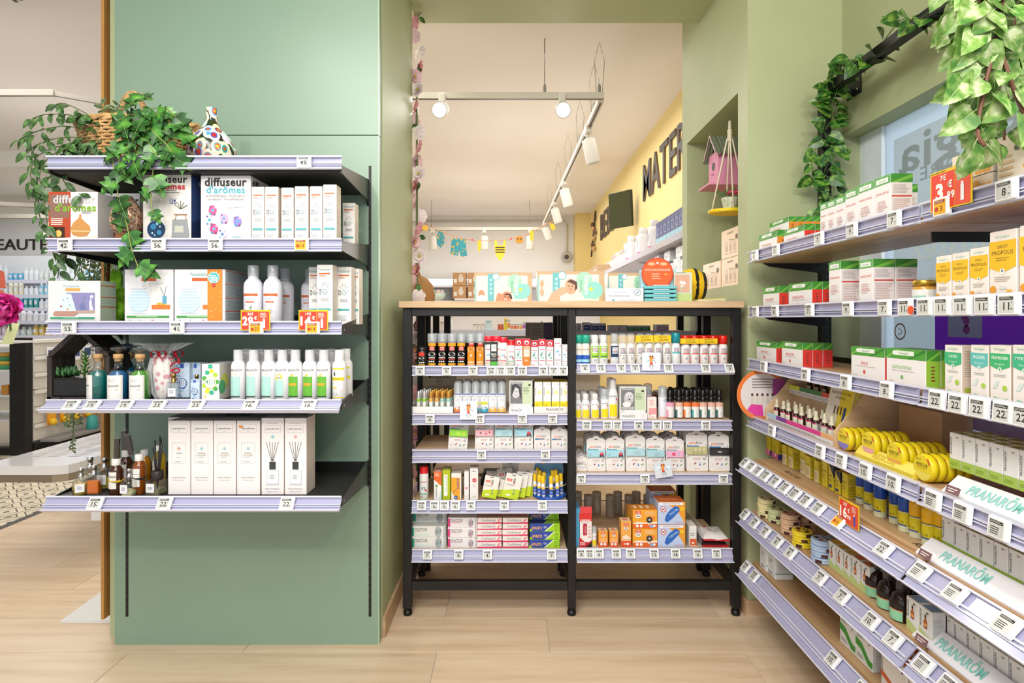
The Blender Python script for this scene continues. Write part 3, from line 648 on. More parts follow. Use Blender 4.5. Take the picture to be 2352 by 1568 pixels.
m = MB(); m.box(RXF+.03, 1.31, 1.43, 1.434, 1.49, 1.515, M_BLK2); put('shelf_bracket', m.build('shelf_bracket'), rx)
# ------------------------------------------------------------------ printed designs (front / side / top of cartons), colours as printed
T = lambda s, u, v, h, c, **o: ('t', s, u, v, h, c, o)
R = lambda a, b, c, d, col: ('r', a, b, c, d, col)
D = {}
def des(name, front, side=(), top=(), col='#ece9e6', sidecol=None, topcol=None): D[name] = (front, side, top, col, sidecol, topcol)
GR = '#8f8f90'; K = '#26211f'
D_FL = lambda cx, cy, r, c1, c2: [('c', cx+r*1.3*math.cos(a*PI/3), cy+r*1.3*math.sin(a*PI/3), r*.7, c1) for a in range(6)]+[('c', cx, cy, r, c2)]
# essential-oil diffusers
des('wood_diffuser', [R(0, 0, .45, 1, '#b4451f'), R(.02, .5, .42, .95, '#8a6558'), R(.08, .08, .33, .33, '#3d1d10'), ('c', .2, .2, .07, '#f7c25e'), R(.04, .04, .34, .12, '#e0b27a'), R(.35, .0, .97, .12, '#a4481f'), ('p', [(.35, .12), (.97, .16), (.97, .09), (.4, .05)], '#e8ddd0'),
    ('p', [(.44, .27), (.5, .17), (.62, .14), (.78, .15), (.86, .25), (.85, .34), (.74, .43), (.67, .5), (.67, .57), (.63, .57), (.62, .5), (.5, .4)], '#c88f4e'), ('l', .45, .25, .86, .24, .02, '#e9cf9b'),
    T('diffuseur', .53, .86, .15, '#c9c9c9', b=.03), T("d'arômes", .55, .70, .14, '#7eb02a', b=.03), ('k', .05, .36, .32, .5, 4, '#f3e5d8'), ('k', .68, .58, .92, .64, 3, GR), ('p', [(.6, .01), (.64, .07), (.96, .05), (.96, .01)], '#efe9e2'), T('pharmArome', .8, .035, .035, K)], col='#e8e6e4', sidecol='#d7d5d4')
des('green_diffuser', [R(0, .6, 1, .98, '#d8d6d4'), R(0, 0, 1, .6, '#4b7c2d'), ('c', .6, .34, .2, '#6a9a3a'), R(0, 0, 1, .12, '#a77f52'), ('p', [(.15, .2), (.3, .12), (.7, .12), (.85, .22), (.8, .32), (.55, .42), (.52, .52), (.46, .52), (.45, .42), (.2, .32)], '#7c3f1c'), T('diffuseur', .5, .86, .15, K, b=.03), T("d'arômes", .45, .70, .14, '#6da128', b=.03)], col='#e6e4e2')
des('blue_globe_diffuser', [T('diffuseur', .52, .90, .10, K, b=.03, w=.8), T("d'arômes", .52, .80, .085, '#b01622', b=.03, w=.8), ('k', .2, .70, .85, .755, 2, GR), R(.56, .56, .70, .63, '#3b3d6a'), T('3D', .63, .6, .06, '#dfe3ee', b=.02),
    ('c', .28, .20, .19, '#173a5e'), ('c', .22, .24, .06, '#2f7aa8'), ('c', .34, .16, .05, '#3c8fb8'), ('c', .3, .28, .03, '#9cc5d4'), ('c', .2, .15, .02, '#b4d8e0'), ('c', .36, .24, .018, '#cfe6e8'), ('c', .25, .12, .02, '#86b8cc'), R(.18, .02, .38, .07, '#b0623a'),
    ('p', [(.60, .09), (.62, .34), (.92, .34), (.97, .12), (.93, .07), (.63, .07)], '#8f9294'), ('p', [(.66, .16), (.85, .16), (.84, .25), (.67, .25)], '#b8b8a6'), R(.66, .01, .67, .08, '#6d5544'), R(.9, .01, .91, .08, '#6d5544'), R(.66, .40, .92, .415, '#9c6b42'), ('l', .70, .40, .67, .33, .012, '#9c6b42'), ('l', .88, .40, .91, .33, .012, '#9c6b42'), R(.74, .415, .84, .48, '#dcdcda'),
    ('l', .79, .48, .66, .55, .01, '#35502c'), ('l', .79, .48, .72, .58, .01, '#35502c'), ('l', .79, .48, .79, .60, .01, '#35502c'), ('l', .79, .48, .86, .58, .01, '#35502c'), ('l', .79, .48, .93, .54, .012, '#35502c')],
    [('r', 0, 0, 1, 1, '#33497c'), ('p', [(0, 0), (1, 0), (1, .5), (0, .3)], '#22325c'), T('diffuseur', .6, .88, .07, '#dfe4ee', b=.02), T("d'arômes", .6, .78, .06, '#b01622', b=.02), ('c', .75, .25, .2, '#173a5e'), R(.6, .04, .9, .09, '#b0623a')], col='#d9d5cf')
_egg = lambda x, y, a, b_: [('c', x, y, .082, a, 1.25), ('c', x, y, .03, b_), ('c', x-.045, y+.05, .02, '#6f4a8e'), ('c', x+.045, y+.04, .022, '#d8a6bc'), ('c', x-.04, y-.055, .022, '#3f93b0'), ('c', x+.04, y-.06, .02, '#7a3b74')]
des('egg_diffuser', [T('diffuseur', .5, .905, .12, K, b=.03, w=.84), T("d'arômes", .5, .79, .10, '#57a6b2', b=.03, w=.82), T('aromathérapie - brumisation', .5, .705, .035, '#5b4a4a', w=.86), T('ionisation - humidification', .5, .655, .035, '#5b4a4a', w=.76), ('l', .52, .52, .86, .54, .006, GR), ('l', .58, .56, .66, .49, .005, GR)]
    + _egg(.24, .49, '#cf5888', '#5f9fc4')+_egg(.18, .35, '#d7e4e8', '#4a9dad')+_egg(.27, .22, '#d14a80', '#66a8c8')+_egg(.47, .37, '#dba4c4', '#5d9ec0')+_egg(.44, .14, '#e4c4d2', '#4b86b8')+_egg(.74, .33, '#8f7ec4', '#4fa4c0')+[('k', .64, .06, .86, .12, 3, '#8ab6c4')],
    [T('diffuseur', .5, .9, .1, K, b=.03)], col='#e3e0e1')
SUN = lambda x, y, r: [('o', x, y, r, r*.16, '#3f7f86')]+[('l', x+r*1.3*math.cos(a), y+r*.62*math.sin(a), x+r*2.0*math.cos(a), y+r*1.0*math.sin(a), .022, '#56606a') for a in [PI*.08+k*PI*.17 for k in range(7)]]
des('sun_spray', [T('Puressentiel', .5, .925, .035, '#5aa39c', w=.8), ('l', .15, .9, .85, .9, .012, '#5aa39c'), R(.12, .84, .85, .862, '#c9632c'), ('k', .14, .79, .7, .83, 2, '#b98a72')]+SUN(.5, .55, .17)+[T('20', .2, .56, .08, '#3d4d54', w=.2), T('ans', .5, .55, .03, '#3f7f86'), ('k', .25, .39, .8, .45, 3, '#a9a9ad'), R(.08, .24, .88, .275, '#55a7a9'), ('k', .1, .06, .7, .17, 4, '#b9c4c8')],
    [('k', .1, .1, .9, .6, 14, '#dccfc5')], [('k', .2, .2, .8, .8, 3, '#d9b9a5')], col='#e9e5e0', sidecol='#e8dacc')
des('night_lamp', [T('Puressentiel', .45, .88, .055, '#6aa9c4', w=.3), R(.34, .77, .62, .83, '#e0a14a'), R(.36, .26, .9, .73, '#8a86b4'), R(.36, .26, .9, .33, '#b79c90'), ('c', .84, .64, .035, '#cfd0e6'), ('p', [(.62, .33), (.6, .46), (.7, .5), (.74, .33)], '#7177a8'), ('l', .67, .5, .72, .66, .008, '#5e8a70'), ('p', [(.8, .33), (.79, .5), (.83, .62), (.85, .45), (.88, .33)], '#dcd8e4'),
    ('p', [(.17, .3), (.25, .7), (.45, .7), (.55, .3)], '#cfdde2'), ('c', .3, .56, .01, '#555'+'555'), ('c', .38, .6, .01, '#505560'), ('c', .42, .45, .015, '#88b8b0'), ('c', .26, .42, .02, '#cc5f5b'), ('c', .38, .36, .02, '#e2a55a'), ('p', [(.10, .24), (.13, .2), (.5, .2), (.58, .25), (.55, .31), (.14, .31)], '#b98b7a'),
    R(.05, .13, .9, .175, '#3f9a70'), ('k', .3, .14, .7, .17, 1, '#bfe0cf'), ('k', .1, .04, .9, .1, 2, '#9fc0c8')], [R(0, .88, 1, .9, '#c9632c'), R(0, .62, 1, .64, '#c9632c'), R(0, .4, 1, .42, '#c9632c'), ('k', .1, .66, .9, .86, 5, '#c6d8c6'), ('k', .1, .44, .9, .6, 4, '#b7cfb9')], col='#dedbdb', sidecol='#b6c4ae')
def _lamp(orange):
    f = [T('Puressentiel', .5, .92, .05, '#5aa39c', w=.4), ('l', .34, .89, .66, .89, .006, '#5aa39c'), R(.35, .79, .65, .85, '#c25a2a'), R(.55, .28, .94, .72, '#e4e2de'), R(.56, .28, .94, .36, '#cf7630'), R(.66, .36, .86, .4, '#c8a93a'), R(.78, .38, .87, .52, '#5f9db4'), ('l', .82, .52, .74, .68, .01, '#48604c'), ('l', .82, .52, .86, .7, .01, '#48604c'),
         ('c', .3, .43, .225, '#c3d9e4')]+[('l', .09+abs(k)*.012, .43+k*.055, .51-abs(k)*.012, .43+k*.055, .008, '#a9c6d6') for k in range(-4, 5)]+[R(.05, .13, .92, .165, '#3f9a3c'), ('k', .25, .135, .7, .16, 1, '#b8e0b0'), ('c', .12, .075, .02, '#6fae70'), ('c', .32, .075, .02, '#7fbab8'), ('c', .58, .075, .022, '#c45aa0'), ('c', .78, .075, .02, '#9ccbd8')]
    if orange: f += [R(.66, 0, .95, 1, '#e2832a')]+[('c', .69+.24*random.Random(k).random(), random.Random(k+99).random(), .008, '#f6cf9a') for k in range(26)]+[('c', .79, .85, .115, '#58aeb0'), ('o', .79, .85, .115, .012, '#e9f2f0'), ('k', .71, .84, .87, .9, 2, '#e9f2f0'), T('20€', .79, .81, .06, '#f3f3f0', b=.02, w=.2), ('c', .79, .72, .04, '#c24a38')]
    return f
_ls = [R(0, v, 1, v+.012, '#c9532a') for v in (.97, .73, .48, .24)]+[('k', .08, v, .9, v+.2, 8, '#94a3a8') for v in (.02, .26, .51, .76)]
des('lamp_diffuser', _lamp(False), _ls, col='#dddcdd', sidecol='#b9c2c4'); des('lamp_diffuser_promo', _lamp(True), _ls, col='#dddcdd', sidecol='#b9c2c4')
_sw = lambda c, seed: [('o', random.Random(seed+k).random(), random.Random(seed+50+k).random(), .14, .05, c[k % len(c)]) for k in range(10)]
des('blue_cologne', _sw(['#8fb4d8', '#3e6fb2', '#b9d0e4'], 3)+[R(.38, .86, .62, .99, '#2a55a8'), ('c', .5, .42, .34, '#cfdde8'), ('o', .5, .42, .35, .05, '#25418a'), T('4711', .5, .44, .14, '#22407e', b=.01, w=.5), T('REMIX', .5, .35, .05, '#6a86b0', w=.3)], col='#c5d6e6')
des('green_cologne', [('c', .5+.36*math.cos(k*.7), .5+.3*math.sin(k*.7), .13, ('#4aa84f', '#a9cf3f', '#f0dc3a', '#3fae8a')[k % 4]) for k in range(9)]+[R(.38, .88, .62, .99, '#35b08c'), ('c', .5, .48, .34, '#d9c738'), ('c', .5, .48, .31, '#eef0e8'), T('4711', .5, .5, .13, '#3f9f6c', b=.005, w=.5), T('REMIX', .5, .41, .05, '#8abf9c', w=.3), ('c', .35, .3, .08, '#ecd62e'), ('c', .2, .1, .06, '#f1e148')], [('c', .2, .5, .16, '#d9dc6a'), ('c', .1, .35, .14, '#5fb884')], col='#edeeea', sidecol='#e0dcd2')
def _fr(name, dc):
    return [('l', .14, .95, .86, .95, .006, GR), ('l', .14, .84, .86, .84, .006, GR), ('l', .14, .84, .14, .95, .006, GR), ('l', .86, .84, .86, .95, .006, GR), T('pharmArome', .5, .895, .022, '#4c4848', w=.6), T('PARIS', .5, .86, .01, GR, w=.16),
     ('l', .2, .70, .78, .70, .006, GR), ('l', .2, .42, .78, .42, .006, GR), ('l', .2, .42, .2, .70, .006, GR), ('l', .78, .42, .78, .70, .006, GR), ('p', [(.49, .60), (.41, .625), (.49, .65), (.57, .625)], dc)]+[T(s_, .49, .56-.03*i, .02, '#8a8682', w=.42) for i, s_ in enumerate(name)]+[('k', .34, .5, .64, .51, 1, GR), ('k', .3, .44, .66, .45, 1, '#6b6663'), T("Parfum d'Ambiance", .5, .235, .017, '#8a8682', w=.8), T('Diffuseur naturel', .5, .20, .015, '#9a9693', w=.6)]
des('amber_fragrance', _fr(['AMBRE'], '#d59a78'), col='#e6e0dd', sidecol='#dcd2cb'); des('soft_fragrance', _fr(['TENDRE', 'DOUCEUR'], '#94c4cc'), col='#e6e0dd', sidecol='#dcd2cb')
def _reed(dc): return [T('PARFUM DE GRASSE', .48, .93, .011, GR, w=.6), ('l', .14, .9, .86, .9, .006, GR), ('l', .14, .81, .86, .81, .006, GR), ('l', .14, .81, .14, .9, .006, GR), ('l', .86, .81, .86, .9, .006, GR), T('pharmArome', .5, .86, .022, '#4c4848', w=.6), ('p', [(.5, .73), (.41, .755), (.5, .78), (.59, .755)], dc)]+[('l', .49+.02*k, .44, .49+.14*k, .69, .018, '#4a4545') for k in (-2, -1, 0, 1, 2)]+[R(.36, .33, .64, .43, '#33383c'), R(.24, .13, .78, .32, '#c4c8ce'), R(.27, .15, .75, .31, '#dcdee2'), R(.32, .18, .70, .28, '#eceae8'), ('k', .38, .2, .64, .26, 3, GR), T("Parfum d'Ambiance", .5, .08, .017, '#8a8682', w=.8), T('Diffuseur naturel', .5, .045, .015, '#9a9693', w=.6)]
des('reed_print_blue', _reed('#8fc2cb'), col='#e6e0dd', sidecol='#dfd0c4'); des('reed_print_pink', _reed('#e3a79c'), col='#e6e0dd', sidecol='#dfd0c4')
# black stand
MOSQ = lambda x, y, r: [('c', x, y, r, '#ecebe6', .6), ('l', x-r*.6, y-r*.2, x, y+r*.2, r*.22, '#2a2624'), ('l', x, y+r*.2, x+r*.6, y-r*.25, r*.22, '#2a2624')]
LOGO = lambda x, y, w_, h_: [R(x-w_/2, y-h_/2, x+w_/2, y+h_/2, '#d23b2c'), T('CINQ', x, y+h_*.22, h_*.3, '#f4e6e0', b=.02, w=w_*.85), T('SUR CINQ', x, y-h_*.22, h_*.28, '#f4e6e0', b=.02, w=w_*.85)]
_ap = lambda c: [R(0, .74, 1, 1, '#d0283a'), ('c', .5, .86, .3, '#eadcd8'), ('c', .5, .84, .17, '#a92a3c'), R(.12, .60, .88, .62, '#d0485a'), ('c', .4, .42, .2, '#7fb59a'), ('l', .3, .3, .6, .55, .09, c), ('c', .68, .3, .12, '#5fae78'), R(.12, .19, .88, .21, '#d0485a'), T('*EXPERT', .3, .05, .04, '#c93040', w=.5)]
des('red_top_spray_carton', _ap('#4f8f96'), col='#e8ecea'); des('red_orange_promo_carton', _ap('#4f8f96')[:3]+[R(0, 0, 1, .74, '#e07c28'), R(.12, .34, .88, .6, '#f2e2d2'), T('-25%', .5, .47, .09, '#d98a50', w=.7), T('OFFRE', .5, .69, .05, '#f6e8da', b=.02, w=.7), T('SPECIALE', .5, .63, .05, '#f6e8da', b=.02, w=.8), T('BIO', .5, .2, .05, '#f6e8da', b=.02, w=.5)], col='#e8ecea')
des('blue_drop_carton', [('k', .15, .9, .85, .96, 2, '#9ac8b4'), R(.1, .81, .8, .83, '#d0485a'), ('c', .82, .72, .1, '#d85060'), ('c', .45, .52, .24, '#7fb0cf', .6), ('c', .75, .4, .1, '#5b93bd'), R(.1, .2, .88, .22, '#d0485a'), T('*EXPERT', .35, .09, .035, '#c93040', w=.5), R(.1, 0, .9, .02, '#4fae5a')], col='#e9edec', topcol='#a8423f')
des('yellow_band_carton', [R(0, 0, 1, .34, '#ecd21f'), ('p', [(0, .34), (1, .34), (.8, .37), (.5, .34), (.2, .37)], '#ecd21f'), T('PRANARŌM', .13, .68, .12, '#3a3a38', rot=1, w=.55), ('c', .6, .66, .22, '#e9de74'), ('c', .6, .66, .13, '#efe79c'), ('k', .15, .08, .8, .28, 5, '#c5a516'), ('k', .7, .9, .9, .94, 1, GR)], top=[R(.0, .0, 1, 1, '#e6cb22')], col='#e9e8e4')
des('pink_baby_carton', [('k', .2, .6, .8, .9, 4, '#dba6a0'), R(.15, .22, 1, .5, '#e59a9c'), ('c', .3, .2, .08, '#a87c5a'), ('k', .3, .04, .8, .12, 2, '#dba6a0')], col='#eadfd8', topcol='#dd9a98')
des('calm_carton', [('p', [(0, .72), (1, .5), (1, 1), (0, 1)], '#dc6428'), ('k', .1, .82, .8, .96, 4, '#f0c8ae'), ('c', .75, .6, .22, '#e27a30'), ('c', .35, .5, .16, '#4f9c50'), ('p', [(.6, .0), (1, 0), (1, .4)], '#c8dcd8'), T('Calmiderm', .3, .27, .2, '#34597a', rot=1, w=.5)], top=[R(.2, .2, .8, .8, '#e6e0da')], col='#e6e6e2', topcol='#df6e30')
des('lime_carton', [R(.2, .14, .66, .84, '#e9ebe2'), R(.1, .2, .18, .8, '#6fae4a'), T('Crème Apaisante', .46, .48, .17, '#6a9a5a', rot=1, w=.6), ('c', .45, .76, .08, '#cf5a70')], top=[R(.2, .2, .8, .7, '#e2e6cc')], col='#aab91f', topcol='#a4b51c')
des('dapis_carton', [R(0, .0, .88, .84, '#e3a02a'), ('p', [(0, 0), (0, .34), (.5, 0)], '#e9e4d8'), T('DAPIS', .68, .6, .28, '#4a3a8a', rot=-1, b=.01, w=.4), ('l', .16, .26, .44, .38, .05, '#503a4e'), ('c', .46, .1, .19, '#2a4a92'), ('c', .46, .1, .07, '#cfd8ea'), ('l', .55, .3, .6, .5, .03, '#d1663a')], col='#e6dfd6', topcol='#d8d4cc')
des('white_tube_carton', [('c', .5, .42, .24, '#c83a4a'), T('BIO', .5, .42, .05, '#f2dede', w=.3), ('k', .2, .1, .8, .2, 2, '#cfc9c4')], col='#e6e2e0')
des('white_hang_carton', [('c', .55, .62, .26, '#c83a4a'), T('BIO', .55, .62, .045, '#f2dede', w=.3), ('l', .3, .9, .7, .9, .06, '#7a7672'), ('k', .3, .4, .75, .5, 3, '#cfc9c4'), ('c', .4, .12, .07, '#a7b878'), ('c', .62, .12, .07, '#a7b878')], col='#e2dedb')
des('teal_hand_carton', [R(0, .1, .09, .9, '#2f9a80'), T('ONCTOSE', .28, .72, .28, '#3c4044', w=.36), ('k', .1, .48, .3, .56, 1, '#b4a49a'), R(.1, .16, .5, .3, '#c9dcd6'), ('c', .78, .5, .1, '#a6acae', 1.6), ('l', .72, .3, .76, .7, .014, '#3a4242'), ('l', .77, .3, .80, .75, .014, '#4aa08a'), ('l', .82, .4, .86, .7, .014, '#3a4242'), R(.93, .0, .99, 1, '#b0b2b4')], col='#dddcd6')
des('pink_hand_carton', [R(0, .1, .08, .9, '#cf3f78'), T('ONCTOSE', .3, .72, .28, '#3c4044', w=.4), R(.11, .5, .45, .54, '#d8688f'), ('c', .78, .45, .09, '#b4b0b4', 1.6), ('l', .72, .2, .75, .6, .014, '#3a3a42'), ('l', .77, .15, .80, .7, .016, '#c23c76'), ('l', .82, .3, .86, .7, .014, '#3a3a42'), R(.93, 0, .98, 1, '#b6b4b6')], col='#e3dede')
des('red_stripe_carton', [T('CortiSédermyl', .45, .6, .4, '#4a6a80', w=.56, sl=.1), ('p', [(.0, 0), (1, 0), (1, .3), (.5, .22), (0, .2)], '#d23c68'), ('l', .85, .35, .95, .85, .03, '#d2485c'), ('l', .82, .4, .88, .8, .02, '#e08a86')], top=[R(0, 0, 1, .35, '#cfa58f')], col='#e7dcd4', topcol='#b98a75')
des('blue_lime_gel_carton', [('p', [(0, .04), (.48, .04), (.78, 1), (0, 1)], '#2c459c'), ('p', [(.0, .04), (.1, .04), (0, .4)], '#a8d022'), ('p', [(.48, .04), (.54, .04), (.84, 1), (.78, 1)], '#d8e8b4'), T('APAISYL', .22, .45, .36, '#f1b13a', b=.02, w=.36, sl=.25), T('GEL', .52, .55, .24, '#dfe4d8', w=.12), ('k', .82, .5, .96, .85, 3, '#7aa818'), ('k', .82, .15, .96, .4, 3, '#7aa818')], top=[('p', [(0, 0), (.45, 0), (.6, 1), (0, 1)], '#1e2c64'), ('c', .62, .5, .02, '#d8e8b4'), ('c', .8, .5, .02, '#d8e8b4')], col='#9ccb28', topcol='#7fb51e')
des('venom_pump_carton', [R(0, .76, 1, 1, '#cf2c2c'), T('venimex', .5, .8, .06, '#f4e4e0', b=.02, w=.9), T('Pompe à venin', .5, .72, .03, '#6a5a58', w=.8), R(.3, .34, .62, .68, '#b0243a'), ('c', .46, .66, .16, '#b0243a', .5), T('venimex', .46, .5, .12, '#e6c8cc', rot=1, w=.3), ('o', .82, .60, .08, .03, '#c22c38'), ('o', .82, .5, .08, .03, '#c22c38'), ('o', .82, .4, .08, .03, '#c22c38'), ('o', .82, .3, .08, .03, '#c22c38'), ('p', [(0, 0), (1, 0), (1, .2), (.75, .14), (.4, .16), (0, .3)], '#c4222c'), ('k', .06, .05, .5, .16, 4, '#f0d8d4'), ('p', [(.5, 0), (1, .0), (1, .16)], '#2a2424')], col='#e9e2de')
des('orange_small_carton', LOGO(.5, .88, .4, .13)+MOSQ(.5, .72, .2)+[('c', .5, .45, .46, '#eaa860', .5), R(.0, 0, 1, .3, '#dd5a26'), R(.08, .3, .92, .34, '#efd9bc'), ('c', .3, .18, .14, '#e6ebef'), ('c', .68, .18, .14, '#e6ebef')], top=LOGO(.5, .5, .4, .5), col='#e59a38', topcol='#eac99c', sidecol='#d98a2e')
des('orange_tall_carton', LOGO(.5, .87, .5, .12)+MOSQ(.5, .72, .24)+[('p', [(.12, .3), (.2, .42), (.5, .48), (.85, .4), (.95, .3)], '#efd8c0'), R(0, 0, 1, .24, '#dd5028'), T('30', .4, .12, .07, '#f6e4da', b=.02, w=.3), ('c', .66, .12, .12, '#e9e9e9'), R(.1, .25, .9, .28, '#efd9bc')], top=LOGO(.5, .5, .5, .5), col='#e7a54c', topcol='#ead0a8', sidecol='#e3a048')
des('orange_wide_carton', LOGO(.22, .84, .22, .18)+MOSQ(.22, .65, .13)+[('k', .5, .7, .95, .92, 4, '#f3d0a0'), ('p', [(.0, .27), (.2, .36), (.6, .3), (1, .36), (1, .2), (0, .2)], '#efe0ce'), R(0, 0, 1, .24, '#e06426'), ('c', .18, .14, .06, '#e9edf0'), ('c', .34, .14, .06, '#e9edf0'), ('c', .68, .46, .13, '#3a3634'), ('c', .68, .46, .04, '#cfcfcf'), ('c', .83, .55, .06, '#e27a4a'), R(.62, .18, .7, .3, '#dccfb4'), ('p', [(.68, .05), (.72, .2), (.85, .2), (.86, .05)], '#8fb2d8'), ('c', .88, .14, .05, '#e9edf0')], side=[R(0, .0, 1, 1, '#d8d2c6'), R(.1, .1, .9, .9, '#c9c3b6')], top=[R(.08, .25, .22, .75, '#ecd2a4'), R(.34, .25, .48, .75, '#ecd2a4'), R(.6, .25, .74, .75, '#ecd2a4')], col='#e8a030', topcol='#d98220')
des('insect_plug_carton', [('p', [(1, 1), (1, 0), (.9, .25), (.72, .6), (.42, .84), (0, 1)], '#e3992a'), R(.05, .86, .93, .98, '#e8e8ee'), T('PRISE ANTI-INSECTES', .49, .92, .055, '#3b4a78', w=.82), ('c', .2, .68, .11, '#d8463c'), ('c', .2, .68, .085, '#e6e8f0'), ('l', .13, .75, .27, .61, .02, '#d8463c'), ('l', .15, .64, .25, .72, .025, '#2e2a2a'),
    ('p', [(.24, .2), (.33, .09), (.52, .26), (.80, .62), (.77, .76), (.64, .84), (.42, .62), (.3, .42)], '#2f66b8')]+[('l', .40+.06*k, .56+.055*k-.1, .50+.06*k, .42+.055*k+.02, .022, '#b9d2ee') for k in range(5)]+[('c', .88, .7, .075, '#eec12c'), T('MOUSTI KILL', .78, .09, .05, '#e07a4a', w=.4)], side=[R(0, 0, 1, 1, '#dd8a22'), ('p', [(0, .6), (1, .9), (1, 1), (0, 1)], '#c9d35a')], top=[T('MOUSTI KILL', .5, .5, .25, '#f0c898', w=.6)], col='#b9c8e6', topcol='#cf6420')
des('white_anti_carton', [('k', .15, .5, .8, .66, 2, GR), R(.1, .04, .96, .36, '#d95f30'), ('c', .5, .16, .2, '#f2e0d4', .6)], col='#e3dfdc')
des('diapers', [R(0, 0, 1, 1, '#c9a882'), R(.03, .0, .92, .90, '#e4dfd2'), R(.0, 0, .025, .8, '#8fc4c4'), R(.23, .02, .34, .96, '#6fb6bc'), ('c', .37, .86, .065, '#e6efee'), ('o', .37, .86, .065, .012, '#68b4ba')]+[('c', .285, .75-.15*k, .025, '#a8d4d6') for k in range(4)]+[
    ('c', .7, .72, .12, '#a5d8ba'), ('p', [(.56, .62), (.84, .62), (.7, .30)], '#a5d8ba'), ('c', .85, .38, .13, '#8fcdc4'), ('p', [(.66, .32), (.96, .50), (.88, .12), (.7, .12)], '#8fcdc4'), T('Pampers', .74, .55, .075, '#f4f6f0', rot=-1, b=.02, w=.62, mir=0), T('Harmonie', .645, .52, .05, '#5f9f6e', rot=1, w=.4), ('c', .80, .42, .03, '#e2d858')], side=[R(0, 0, 1, 1, '#c7a47c'), R(.2, .1, .9, .9, '#bcd8d4')], col='#e7e2d4', topcol='#cba981')
_bab = {1: [('p', [(.36, 0), (.4, .32), (.47, .28), (.52, .0)], '#c98f6c'), ('c', .56, .17, .09, '#c98a66', 1.1), ('p', [(.50, .24), (.56, .30), (.64, .26), (.66, .1), (.62, .12), (.6, .24)], '#4a3024'), ('l', .52, .1, .56, .09, .02, '#f0e0da'), ('c', .53, .19, .01, '#3a2420'), ('c', .59, .17, .01, '#3a2420'), ('c', .12, .18, .06, '#c98f6c', 2), ('c', .12, .04, .09, '#e9e6e2', 1.2)],
        2: [('p', [(.14, 0), (.22, .3), (.3, .42), (.38, .5), (.42, .45), (.44, .3), (.34, .2), (.34, 0)], '#dcab8c'), ('c', .5, .5, .09, '#dba585', 1.3), ('p', [(.44, .66), (.5, .74), (.59, .66), (.6, .45), (.56, .36), (.56, .55), (.5, .62)], '#5b3d2c'), ('c', .47, .52, .009, '#332220'), ('c', .52, .51, .009, '#332220'), ('l', .475, .42, .51, .42, .012, '#b8606a'), ('c', .03+.04, .6, .03, '#dcab8c', 2), ('c', .07, .32, .03, '#dcab8c', 2)]}
for k in (1, 2): D['diapers_%d' % k] = (list(D['diapers'][0])+_bab[k],)+D['diapers'][1:]
des('news_card', [T("C'EST NOUVEAU", .38, .72, .09, '#6fa4cc', w=.4), T('PATCH ANTI-MOUSTIQUES', .36, .42, .09, '#3c3a40', w=.66), T('DÈS LA NAISSANCE', .6, .12, .09, '#6fa4cc', w=.42), ('o', .84, .68, .09, .01, '#4a5a7a'), ('l', .8, .55, .88, .8, .02, '#3c7fb0'), ('c', .2, .1, .03, '#57a0c0')], col='#e6e6ea')
# right unit
_gleaf = [('p', [(0, .72), (1, .72), (1, 1), (0, 1)], '#4b9a34'), ('p', [(.0, .75), (.3, .98), (.38, .98), (.0, .72)], '#8cc04a'), ('p', [(.55, .72), (.95, 1), (1, 1), (1, .95), (.62, .72)], '#2f7a28')]
def _olio(title, acc, side, wide=True, tc_='#d9544a'):
    lg = [R(.2, .82, .72, .95, '#e6ece4'), ('c', .2, .885, .03, '#e6ece4'), T('olioseptil', .46, .885, .075, '#5f8a50', w=.46)] if wide else [R(.12, .86, .86, .95, '#e6ece4'), T('olioseptil', .5, .905, .045, '#5f8a50', w=.66)]
    lv = .72 if wide else .83
    gl = _gleaf if wide else [('p', [(0, .83), (1, .83), (1, 1), (0, 1)], '#58a34c'), ('p', [(.0, .85), (.5, 1), (.62, 1), (0, .83)], '#86bd74')]
    f = gl+lg+[T(title, .42 if wide else .5, .48 if wide else .66, .10 if wide else .045, tc_, w=.5 if wide else .8), ('k', .15, .36, .8, .4, 1, '#cdbcb8'), ('c', .42 if wide else .5, .2 if wide else .12, .035 if wide else .09, acc), ('k', .08, .04, .2, .08, 1, GR)]
    if not wide: f += [('k', .2, .3, .8, .52, 5, '#dcb6b4')]
    s_ = [('p', [(0, lv), (1, lv), (1, 1), (0, 1)], '#3f8c30'), ('p', [(0, lv), (1, 1), (1, .92), (.3, lv)], '#76b544')]
    if wide: s_ += [R(0, 0, 1, lv, side), ('k', .35, .15, .65, .6, 5, '#7d3a2e')]
    else: s_ += [('k', .1, .62, .92, .8, 7, '#b9b2b0'), R(.05, .55, .95, .58, '#cf4a45'), ('k', .1, .1, .92, .52, 12, '#cdb4b2')]
    des('olio_'+title, f, s_, col='#e9e6e4', sidecol='#e6dedb', topcol='#4f9a3c')
for a in (('VOIES NASALES', '#e0903a', '#df8a2a', True, '#e0813c'), ('GORGE-LARYNX', '#d9544a', '#d8382e'), ('BRONCHES', '#d9544a', '#d23630'), ('SINUS', '#d9443a', '#d23630'), ('GASTRO-INTESTINAL', '#6fae5a', '#8fbc3c', True, '#8fbc6c'), ('GORGE LARYNX', '#d9544a', '#e4dcda', False)): _olio(*a)
